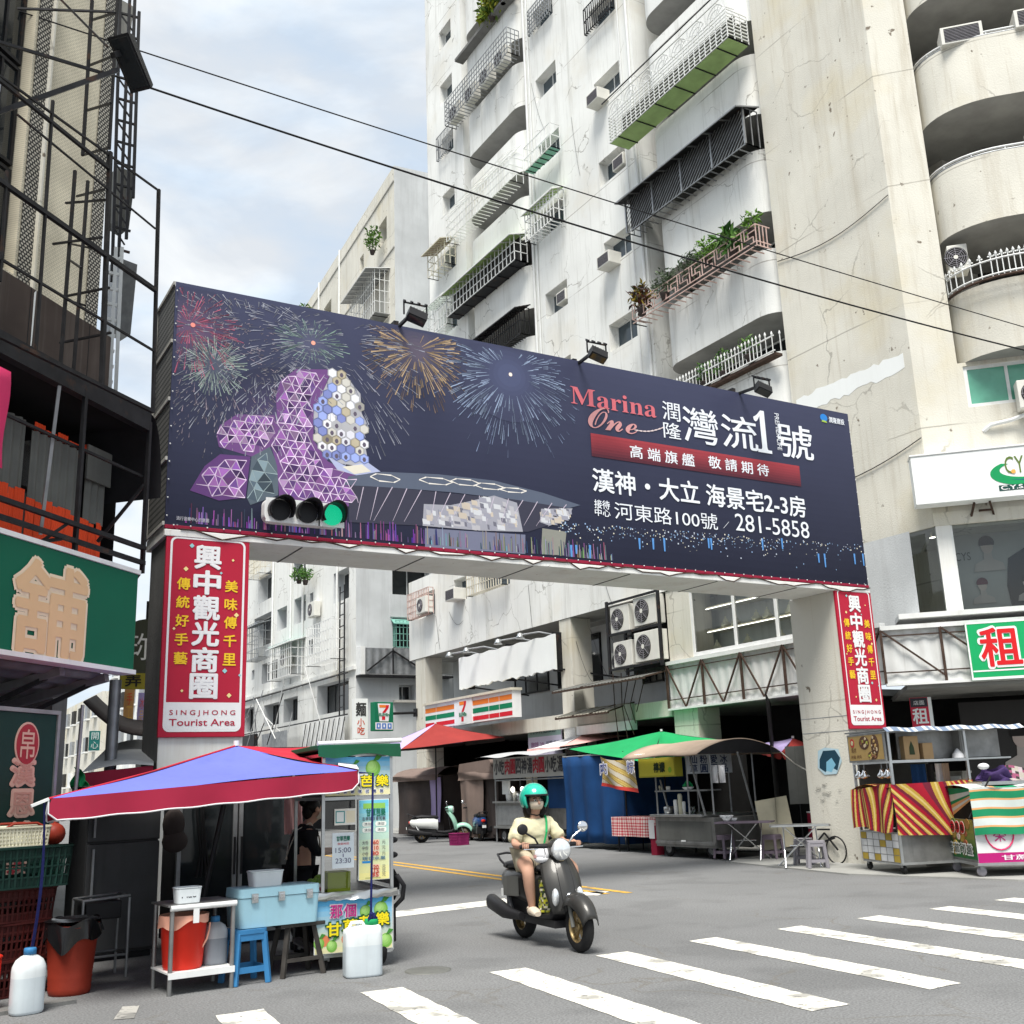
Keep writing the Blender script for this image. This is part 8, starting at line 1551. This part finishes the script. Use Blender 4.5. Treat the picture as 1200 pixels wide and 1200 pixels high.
# small things by the parked scooters
mb = MB(); mb.lathe([(0, 0), (.16, 0), (.19, .42), (.2, .44), (0, .40)], (0, 0, 0), 'plastic_white', 18); mb.path([(.19*math.cos(a), 0, .42+.12*math.sin(a)) for a in [i*PI/8 for i in range(9)]], .01, 'steel_grey', 5); P = g(484, 975); tag(mb.build('bucket', None, (P[0]*.93, P[1]*.93, 0, 0)), 'white bucket at the foot of the brown wrapped stall', 'bucket')
crate('crate', 'magenta crate on the road beside the parked mint scooter', (g(538, 978)[0]*.82, g(538, 978)[1]*.82, 0, .2), .42, .4, .32, 'plastic_magenta')
mb = MB(); mb.box(0, .5, 0, .5, 0, .95, 'plastic_white'); mb.box(.01, .49, -.006, .0, .5, .52, 'steel_grey'); tag(mb.build('cool_box', None, (17.3, 33.0, 0, R90)), 'plain white box behind the parked mint scooter', 'box')
# ------------------------------------------------------------------ scooters (local x forward, y to the rider's left)
def loft(mb, secs, m, cap=True, smooth=True):      # rings of points with equal counts
    n = len(secs[0]); V = [p for s in secs for p in s]
    mb.add(V, [(i*n+j, i*n+(j+1) % n, (i+1)*n+(j+1) % n, (i+1)*n+j) for i in range(len(secs)-1) for j in range(n)], m, None, smooth)
    if cap: mb.add(secs[0], [tuple(range(n-1, -1, -1))], m); mb.add(secs[-1], [tuple(range(n))], m)
def oval(c, ry, rz, n=16, sq=2.6, tilt=0.):        # ring in the YZ plane at c, leaning along x by tilt
    o = []
    for j in range(n):
        a = 2*PI*j/n; cs, sn = math.cos(a), math.sin(a); k = (abs(cs)**sq+abs(sn)**sq)**(-1/sq); o.append((c[0]+tilt*sn*k*rz, c[1]+cs*k*ry, c[2]+sn*k*rz))
    return o
def scooter(label, fr, pm_, dm='black_plastic', seat='black_plastic', group=None, badge=True, rimm='gold_alloy', full=True, name='motor_scooter'):
    t = thing(name, label, 'scooter', fr, group); WB = 1.28
    wheel('front_wheel', t, fr, (WB, 0, .235), .235, .105, .62, rm=rimm, sp=5); wheel('rear_wheel', t, fr, (0, 0, .235), .235, .115, .62, rm=rimm, sp=5)
    mb = MB()      # front fender: a metal dome over the wheel
    def fen(u, v): a = .28+2.2*u; w_ = .085+.03*math.sin(PI*u); b = (v-.5)*2; rr = .30-.05*b*b; return (WB-.02+rr*math.cos(a)*(1.05), w_*b, .25+rr*math.sin(a)-.06*b*b*b*b)
    mb.grid(fen, 14, 8, pm_); mb.build('fender', t, fr, solid=.008)
    mb = MB()
    for s in (-1, 1): mb.tube((WB, s*.070, .235), (WB-.07, s*.065, .44), .022, 'corr_grey', 8)
    mb.lathe([(0, -.012), (.075, -.012), (.075, .012), (0, .012)], (WB, .055, .235), 'stainless', 18, axis='y'); mb.box(WB-.10, WB-.05, .045, .085, .22, .30, 'gold_alloy'); mb.build('fork', t, fr)
    mb = MB()      # leg shield: wide curved apron with a raised centre strip
    def ap(u, v):
        b = (u-.5)*2; hw = .115+.095*math.sin(PI*min(1, .15+.75*(1-v)))-.02*(v > .9)*(v-.9)*10; z = .34+.54*v; x = 1.10-.20*v+.05*math.sin(PI*v)-.13*b*b*(.75+.25*v)+.012*max(0, 1-abs(b)*5); return (x, hw*b, z)
    mb.grid(ap, 18, 14, pm_); mb.build('leg_shield', t, fr, solid=.02)
    if full:
        mb = MB()
        for b in (-.38, .38): pts = [ap(.5+b/2, v/10) for v in range(11)]; mb.path([(p[0]+.011, p[1], p[2]) for p in pts], .004, 'black_plastic', 4)
        p = ap(.5, .30); mb.lathe([(0, .022), (.034, .020), (.038, .0)], (p[0], p[1], p[2]), 'chrome', 16, axis='x'); p = ap(.5, .93); mb.box(p[0]+.005, p[0]+.02, -.025, .025, p[2]-.008, p[2]+.008, 'gold_alloy'); mb.build('trim', t, fr)
        for s in (-1, 1):
            mb = MB(); mb.ell((1.055, s*.138, .50), (.035, .040, .085), 'lens', 12, 8); mb.build('turn_signal', t, fr)
    mb = MB(); loft(mb, [oval((.48, 0, .31), .13, .045), oval((.70, 0, .29), .16, .04), oval((.92, 0, .31), .155, .05), oval((1.02, 0, .40), .12, .06)], dm); loft(mb, [oval((.88, 0, .40), .10, .08), oval((.84, 0, .65), .10, .06), oval((.82, 0, .86), .08, .05)], dm); mb.box(.2, 1.0, -.13, .13, .2, .27, dm); mb.build('floorboard', t, fr, bevel=.01)
    mb = MB(); loft(mb, [oval((-.36, 0, .60), .07, .05), oval((-.28, 0, .59), .135, .12), oval((-.08, 0, .57), .185, .165), oval((.18, 0, .56), .19, .175), oval((.38, 0, .54), .17, .18), oval((.50, 0, .50), .11, .17)], pm_); mb.build('body', t, fr)
    if full:
        mb = MB()
        for s in (-1, 1): mb.grid(lambda u, v: (-.12+.40*u, s*(.187+.006*math.sin(PI*u)), .44+.20*v+.02*u), 6, 4, 'corr_grey')
        mb.build('side_panel', t, fr)
    mb = MB(); loft(mb, [oval((-.30, 0, .73), .10, .02), oval((-.22, 0, .745), .135, .045), oval((.0, 0, .765), .15, .055), oval((.25, 0, .75), .14, .05), oval((.44, 0, .745), .11, .045), oval((.52, 0, .73), .05, .02)], seat); mb.build('seat', t, fr)
    mb = MB(); mb.path([(-.10, .15, .74), (-.26, .15, .80), (-.40, .12, .85), (-.44, 0, .86), (-.40, -.12, .85), (-.26, -.15, .80), (-.10, -.15, .74)], .013, 'black_plastic', 8); mb.path([(-.40, .12, .85), (-.36, .10, .62)], .01, 'black_plastic', 6); mb.build('grab_rail', t, fr)
    mb = MB(); loft(mb, [oval((.30, -.17, .26), .035, .04), oval((.10, -.20, .27), .05, .055), oval((-.05, -.21, .29), .065, .075), oval((-.38, -.215, .36), .07, .08), oval((-.42, -.215, .37), .05, .06)], dm); mb.build('exhaust', t, fr)
    mb = MB(); mb.box(-.22, .45, -.11, .15, .22, .42, dm); mb.tube((-.05, .13, .24), (-.2, .13, .6), .03, 'steel_grey', 8); mb.tube((-.02, -.12, .24), (-.22, -.12, .6), .03, 'steel_grey', 8); mb.build('engine', t, fr, bevel=.02)
    mb = MB(); mb.ell((-.37, 0, .60), (.03, .07, .045), 'plastic_red', 12, 6); mb.build('tail_light', t, fr); mb = MB(); mb.box(-.47, -.455, -.06, .06, .40, .48, 'sign_white'); mb.bar((-.46, 0, .46), (-.3, 0, .56), .05, dm); mb.build('number_plate', t, fr)
    # headset
    mb = MB(); loft(mb, [oval((.74, 0, .97), .06, .05), oval((.82, 0, .965), .10, .085), oval((.90, 0, .955), .115, .105), oval((.955, 0, .945), .108, .105)], pm_); mb.build('headset', t, fr); mb = MB(); mb.lathe([(.112, -.01), (.104, .012), (.09, .03), (.05, .045), (0, .05)], (.955, 0, .945), 'lens', 24, axis='x'); mb.build('headlight', t, fr)
    mb = MB(); mb.path([(.72, .36, .98), (.76, .22, .985), (.80, .08, .97), (.80, -.08, .97), (.76, -.22, .985), (.72, -.36, .98)], [.02, .024, .035, .035, .024, .02], dm, 10); mb.path([(.80, .10, .95), (.82, .2, .955), (.78, .34, .955)], .008, 'chrome', 6); mb.path([(.80, -.10, .95), (.82, -.2, .955), (.78, -.34, .955)], .008, 'chrome', 6); mb.build('handlebar', t, fr)
    for s in (-1, 1):
        mm = 'black_plastic' if s < 0 else 'chrome'; mb = MB(); mb.path([(.78, s*.17, .99), (.80, s*.22, 1.06), (.79, s*.32, 1.12)], .010, mm, 6); mb.ell((.785, s*.35, 1.155), (.022, .062, .055), mm, 16, 8); mb.build('mirror', t, fr)
    return t
RF_ = (6.24, 10.60, 0, rad(264.3))
scooter('matt grey retro scooter ridden towards the crossing by a person in a mint helmet', RF_, 'scooter_grey')
scooter('parked white and mint green scooter beside the brown wrapped stalls', (14.6, 30.8, 0, rad(-25)), 'scooter_white', group='scooters parked across the street', full=False)
sc = [o for o in bpy.data.objects if o.name.startswith('motor_scooter') and 'mint green' in o.get('label', '')][0]
for ch in sc.children:
    if ch.name.startswith(('leg_shield', 'fender', 'headset')): ch.data.materials[0] = MT['scooter_mint']
scooter('blue scooter seen from behind beside the meat stall', (16.0, 29.6, 0, rad(75)), 'scooter_blue', group='scooters parked across the street', full=False)
# ------------------------------------------------------------------ people
def skinned(name, V, E, m, parent, fr, sub=2, root=0, fold=0):
    keys = list(V); me = bpy.data.meshes.new(name); me.from_pydata([V[k][0] for k in keys], [(keys.index(a), keys.index(b)) for a, b in E], []); me.materials.append(MT[m]); o = bpy.data.objects.new(name, me); COL.objects.link(o); place(o, parent, fr)
    o.modifiers.new('skin', 'SKIN'); sd_ = me.skin_vertices[0].data
    for i, k in enumerate(keys):
        r = V[k][1]; sd_[i].radius = r if isinstance(r, tuple) else (r, r); sd_[i].use_root = (i == root)
    o.modifiers['skin'].use_smooth_shade = True; s = o.modifiers.new('sub', 'SUBSURF'); s.levels = sub; s.render_levels = sub
    if fold:
        tx = bpy.data.textures.new('folds', 'CLOUDS'); tx.noise_scale = .07; tx.noise_depth = 2; dm = o.modifiers.new('folds', 'DISPLACE'); dm.texture = tx; dm.strength = fold; dm.mid_level = .5; dm.texture_coords = 'LOCAL'
    return o
def mir(d): 
    o = {}
    for k, (p, r) in d.items(): o[k+'L'] = (p, r); o[k+'R'] = ((p[0], -p[1], p[2]), r)
    return o
def hand(mb, w, d, s, curl, m='skin', up=(0, 0, 1)):     # five fingers rooted in the palm; w wrist-side palm point, d forward direction, s thumb side
    d, up = Vector(d).normalized(), Vector(up); side = d.cross(up).normalized()*s; w = Vector(w)
    for i, (off, ln) in enumerate(((.028, .062), (.010, .070), (-.009, .066), (-.026, .052))):
        p0 = w+side*off+d*.03; p1 = p0+d*ln*.5; p2 = p1+(d*(1-curl)-up*curl).normalized()*ln*.4; p3 = p2+(-up*curl*1.1+d*(1-curl*1.8)).normalized()*ln*.35
        mb.path([tuple(p) for p in (p0, p1, p2, p3)], [.0105, .0100, .0088, .0065], m, 7)
    t0 = w+side*.022; t1 = t0+side*.03+d*.02; t2 = t1+d*.032-up*.012*curl; mb.path([tuple(p) for p in (t0, t1, t2)], [.013, .0115, .008], m, 7)
RP = thing('person', 'rider in mint helmet, beige mask, cream t-shirt and khaki shorts on the grey scooter', 'person', (RF_[0], RF_[1], 0, RF_[3]))
def face(parent, fr, hc, hr, lookx=1., pitch=0., hair='hair', mask=True):
    R_ = Matrix.Translation(hc) @ Matrix.Rotation(pitch, 4, 'Y')
    def P(x, y, z): return tuple(R_ @ Vector((x*hr, y*hr, z*hr)))
    mb = MB()
    for s in (-1, 1): mb.ell(P(.86, s*.34, .10), (.012, .016, .009), 'sign_white', 8, 6); mb.ell(P(.95, s*.34, .10), (.006, .008, .008), 'hair', 8, 6)
    mb.build('eyes', parent, fr); mb = MB()
    for s in (-1, 1): mb.path([P(.90, s*.16, .30), P(.93, s*.36, .36), P(.82, s*.56, .30)], .005, 'hair', 5)
    mb.build('eyebrows', parent, fr)
    mb = MB(); mb.path([P(.92, 0, .12), P(1.08, 0, -.12), P(1.12, 0, -.22), P(.95, 0, -.28)], [.008, .014, .017, .008], 'skin', 8); mb.build('nose', parent, fr)
    if mask:
        mb = MB()
        def mk(u, v): a = (u-.5)*2.3; z = -.02-.85*v; k = 1.04+.16*math.sin(PI*v)*math.cos(a)**2; rr = math.sqrt(max(.1, 1-(.75*z)**2)); return P(k*rr*math.cos(a)*.98, k*rr*math.sin(a)*.86, z)
        mb.grid(mk, 14, 9, 'mask_beige'); mb.build('mask', parent, fr, solid=.004)
    else: mb = MB(); mb.path([P(.90, -.2, -.48), P(.96, 0, -.50), P(.90, .2, -.48)], .007, 'canvas_dark_red', 6); mb.build('mouth', parent, fr)
    mb = MB()
    for s in (-1, 1): mb.ell(P(-.02, s*.88, 0), (.022, .012, .032), 'skin', 8, 6)
    mb.build('ears', parent, fr)
fr = RF_
V = {'pelvis': ((.26, 0, .87), (.15, .13)), 'spine': ((.27, 0, 1.00), (.14, .12)), 'chest': ((.31, 0, 1.14), (.15, .12)), 'neckb': ((.335, 0, 1.24), .065), 'neck': ((.35, 0, 1.29), .052), 'jaw': ((.375, 0, 1.355), (.068, .075)), 'head': ((.37, 0, 1.43), (.085, .095)), 'top': ((.36, 0, 1.495), (.06, .07))}
V.update(mir({'clav': ((.32, .09, 1.20), .065), 'sho': ((.32, .19, 1.185), .066), 'elb': ((.44, .285, .985), .043), 'wri': ((.64, .30, .985), .029), 'palm': ((.70, .30, 1.005), (.038, .022)), 'hip': ((.30, .11, .83), .105), 'mid': ((.50, .205, .80), .095), 'kne': ((.70, .265, .74), .070), 'calf': ((.67, .24, .58), .064), 'ank': ((.64, .205, .385), .038), 'heel': ((.635, .205, .345), .036), 'toe': ((.74, .215, .325), .030)}))
E = [('pelvis', 'spine'), ('spine', 'chest'), ('chest', 'neckb'), ('neckb', 'neck'), ('neck', 'jaw'), ('jaw', 'head'), ('head', 'top')]
for s in 'LR': E += [('chest', 'clav'+s), ('clav'+s, 'sho'+s), ('sho'+s, 'elb'+s), ('elb'+s, 'wri'+s), ('wri'+s, 'palm'+s), ('pelvis', 'hip'+s), ('hip'+s, 'mid'+s), ('mid'+s, 'kne'+s), ('kne'+s, 'calf'+s), ('calf'+s, 'ank'+s), ('ank'+s, 'heel'+s), ('heel'+s, 'toe'+s)]
skinned('body', V, E, 'skin', RP, fr)
mb = MB(); hand(mb, (.69, .30, 1.008), (1, .12, -.1), 1, .75); hand(mb, (.69, -.30, 1.008), (1, -.12, -.1), -1, .75); mb.build('fingers', RP, fr)
T_ = {'hem': ((.255, 0, .86), (.185, .165)), 'belly': ((.275, 0, .96), (.185, .165)), 'chest': ((.305, 0, 1.10), (.185, .15)), 'up': ((.325, 0, 1.20), (.12, .095)), 'col': ((.335, 0, 1.245), (.075, .07))}
T_.update(mir({'sho': ((.32, .17, 1.185), .083), 'slv': ((.375, .245, 1.085), (.088, .078)), 'end': ((.42, .285, 1.015), (.082, .074))}))
E = [('hem', 'belly'), ('belly', 'chest'), ('chest', 'up'), ('up', 'col')]+[(a, b) for s in 'LR' for a, b in (('up', 'sho'+s), ('sho'+s, 'slv'+s), ('slv'+s, 'end'+s))]
skinned('t_shirt', T_, E, 'tee_cream', RP, fr, sub=3, fold=.035)
S_ = {'w': ((.27, 0, .87), (.165, .14))}; S_.update(mir({'h': ((.31, .11, .83), .122), 't': ((.44, .175, .81), .118), 'e': ((.54, .205, .785), .112)}))
skinned('shorts', S_, [e for s in 'LR' for e in (('w', 'h'+s), ('h'+s, 't'+s), ('t'+s, 'e'+s))], 'shorts_khaki', RP, fr, sub=3, fold=.025)
U_ = mir({'a': ((.50, .195, .795), .100), 'b': ((.575, .212, .775), .098)}); 
for s in 'LR': skinned('short_lining', {k: v for k, v in U_.items() if k.endswith(s)}, [('a'+s, 'b'+s)], 'cloth_black', RP, fr)
for s in (1, -1):
    mb = MB(); loft(mb, [oval((.585, s*.205, .345), .035, .03), oval((.62, s*.205, .345), .05, .048), oval((.69, s*.21, .345), .052, .045), oval((.76, s*.215, .335), .056, .038), oval((.80, s*.217, .325), .035, .022)], 'mask_beige'); mb.path([(.63, s*.155, .37), (.59, s*.205, .40), (.63, s*.255, .37)], .012, 'mask_beige', 6); mb.build('shoe', RP, fr, sub=1)
HC = (.372, 0, 1.425); face(RP, fr, HC, .098)
mb = MB()
for s in (-1, 1): mb.ell((.345, s*.085, 1.36), (.06, .045, .12), 'hair', 12, 8)
mb.ell((.30, 0, 1.37), (.06, .11, .13), 'hair', 12, 8); mb.path([(.455, .05, 1.50), (.468, .0, 1.485), (.455, -.05, 1.50)], .02, 'hair', 6); mb.build('hair', RP, fr)
mb = MB(); n, k = 28, 18; hv = []; hf = []; R1 = .152
for i in range(k+1):
    th = PI*.80*i/k
    for j in range(n):
        a = 2*PI*j/n; hv.append((.352+R1*1.08*math.sin(th)*math.cos(a), R1*.95*math.sin(th)*math.sin(a), 1.455+R1*math.cos(th)))
for i in range(k):
    for j in range(n):
        a = abs(((2*PI*(j+.5)/n+PI) % (2*PI))-PI); z = math.cos(PI*.80*(i+.5)/k)
        if a < 1.12 and z < .22: continue
        if a < 1.5 and z < -.62: continue
        hf.append((i*n+j, i*n+(j+1) % n, (i+1)*n+(j+1) % n, (i+1)*n+j))
mb.add(hv, hf, 'helmet_green', None, True); hm = mb.build('helmet', RP, fr, solid=.022)
mb = MB(); mb.path([(.352+R1*1.10*math.cos(a)*.98, R1*.97*math.sin(a)*.98, 1.455+R1*.22) for a in [(-1.15+2.3*i/14) for i in range(15)]], .012, 'black_plastic', 6); mb.path([(.40, .14, 1.38), (.41, .10, 1.30), (.42, 0, 1.275), (.41, -.10, 1.30), (.40, -.14, 1.38)], .007, 'cloth_black', 5); mb.build('strap', hm, fr)
mb = MB(); pts = [(.28, .12, 1.27), (.36, .125, 1.265), (.435, .10, 1.21), (.475, .075, 1.10), (.478, .045, 1.0), (.46, .01, .92), (.44, -.03, .88)]
for a, b in zip(pts, pts[1:]): mb.bar(a, b, .022, 'canvas_green', .012)
mb.build('bag_strap', RP, fr)
mb = MB(); mb.grid(lambda u, v: (.80+.05*math.cos(2*PI*u)*(1+.5*math.sin(PI*v)), -.14+.085*math.sin(2*PI*u)*math.sin(PI*(.2+.8*v))**.5+.01*math.sin(u*30), .96-.13*v), 30, 8, 'canvas_white'); mb.ell((.80, -.14, .855), (.075, .095, .045), 'canvas_white', 14, 8); mb.prism([(.78, .87), (.84, .87), (.84, .90), (.78, .90)], -.235, -.23, 'canvas_pink'); tag(mb.build('plastic_bag', None, fr), 'white plastic bag hanging from the handlebar of the ridden scooter', 'bag')
rnd = random.Random(17)
mb = MB(); mb.grid(lambda u, v: (.73+(.10+.015*math.sin(v*9))*math.cos(2*PI*u), -.02+(.14-.02*v)*math.sin(2*PI*u)+.008*math.sin(u*40+v*9), .335+.33*v), 36, 16, 'fabric_print', lambda u, v: rnd.choice([(.42, .40, .03), (.55, .52, .38), (.03, .05, .02), (.30, .32, .05), (.06, .06, .05)])); tag(mb.build('shopping_bag', None, fr), 'patterned yellow and green bag on the floorboard between the legs of the rider', 'bag')
# stall keeper behind the guava cart
P = onY(352, 1000, 11.45); VK = (P[0], P[1], 0, rad(-8)); VP = thing('person', 'stall keeper in black with hair in a bun bending over the guava cart', 'person', VK); fr = VK
V = {'pelvis': ((0, 0, .84), (.15, .11)), 'spine': ((.01, 0, .98), (.13, .10)), 'chest': ((.04, 0, 1.14), (.145, .11)), 'neckb': ((.075, 0, 1.26), .065), 'neck': ((.105, 0, 1.31), .05), 'jaw': ((.16, 0, 1.355), (.065, .07)), 'head': ((.155, 0, 1.43), (.08, .09)), 'top': ((.13, 0, 1.49), (.055, .065))}
V.update(mir({'clav': ((.05, .09, 1.215), .062), 'sho': ((.05, .175, 1.20), .06), 'elb': ((.12, .225, .98), .042), 'wri': ((.33, .15, .99), .028), 'palm': ((.39, .13, .98), (.036, .022)), 'hip': ((0, .09, .80), .098), 'kne': ((.02, .10, .45), .062), 'calf': ((0, .10, .32), .055), 'ank': ((-.02, .10, .09), .038), 'heel': ((-.03, .10, .045), .036), 'toe': ((.12, .11, .035), .03)}))
E = [('pelvis', 'spine'), ('spine', 'chest'), ('chest', 'neckb'), ('neckb', 'neck'), ('neck', 'jaw'), ('jaw', 'head'), ('head', 'top')]
for s in 'LR': E += [('chest', 'clav'+s), ('clav'+s, 'sho'+s), ('sho'+s, 'elb'+s), ('elb'+s, 'wri'+s), ('wri'+s, 'palm'+s), ('pelvis', 'hip'+s), ('hip'+s, 'kne'+s), ('kne'+s, 'calf'+s), ('calf'+s, 'ank'+s), ('ank'+s, 'heel'+s), ('heel'+s, 'toe'+s)]
skinned('body', V, E, 'skin', VP, fr); mb = MB(); hand(mb, (.385, .13, .98), (1, -.2, -.2), -1, .5); hand(mb, (.385, -.13, .98), (1, .2, -.2), 1, .5); mb.build('fingers', VP, fr)
T_ = {'hem0': ((0, 0, .70), (.165, .14)), 'hem': ((0, 0, .80), (.178, .145)), 'belly': ((.01, 0, .95), (.165, .13)), 'chest': ((.04, 0, 1.12), (.17, .13)), 'up': ((.06, 0, 1.22), (.11, .085)), 'col': ((.075, 0, 1.26), .07)}
T_.update(mir({'sho': ((.05, .165, 1.20), .075), 'slv': ((.09, .205, 1.07), .066), 'elb': ((.12, .225, .985), .058), 'end': ((.22, .19, .985), .05)}))
skinned('black_shirt', T_, [('hem0', 'hem'), ('hem', 'belly'), ('belly', 'chest'), ('chest', 'up'), ('up', 'col')]+[(a, b) for s in 'LR' for a, b in (('up', 'sho'+s), ('sho'+s, 'slv'+s), ('slv'+s, 'elb'+s), ('elb'+s, 'end'+s))], 'cloth_black', VP, fr)
S_ = {'w': ((0, 0, .84), (.165, .125))}; S_.update(mir({'h': ((0, .09, .78), .11), 'k': ((.02, .10, .45), .078), 'e': ((-.02, .10, .12), .06)})); skinned('trousers', S_, [e for s in 'LR' for e in (('w', 'h'+s), ('h'+s, 'k'+s), ('k'+s, 'e'+s))], 'cloth_black', VP, fr)
for s in (1, -1): mb = MB(); loft(mb, [oval((-.07, s*.10, .05), .035, .04), oval((0, s*.10, .05), .048, .05), oval((.10, s*.107, .04), .05, .04), oval((.18, s*.112, .03), .03, .025)], 'black_plastic'); mb.build('shoe', VP, fr)
face(VP, fr, (.158, 0, 1.42), .092, pitch=.45)
mb = MB(); mb.ell((.118, 0, 1.455), (.098, .096, .088), 'hair', 16, 10); mb.ell((.03, 0, 1.50), (.05, .05, .045), 'hair', 12, 8); mb.ell((.07, 0, 1.40), (.06, .085, .08), 'hair', 12, 8); mb.build('hair', VP, fr)
mb = MB()
for s in (-1, 1):
    pts = [(.19, s*.10, 1.02), (.175, s*.11, 1.15), (.08, s*.11, 1.29), (-.06, s*.10, 1.22), (-.12, s*.05, 1.05), (-.15, s*-.02, .92)]
    for a, b in zip(pts, pts[1:]): mb.bar(a, b, .018, 'alu_cream', .008)
mb.build('apron_straps', VP, fr)
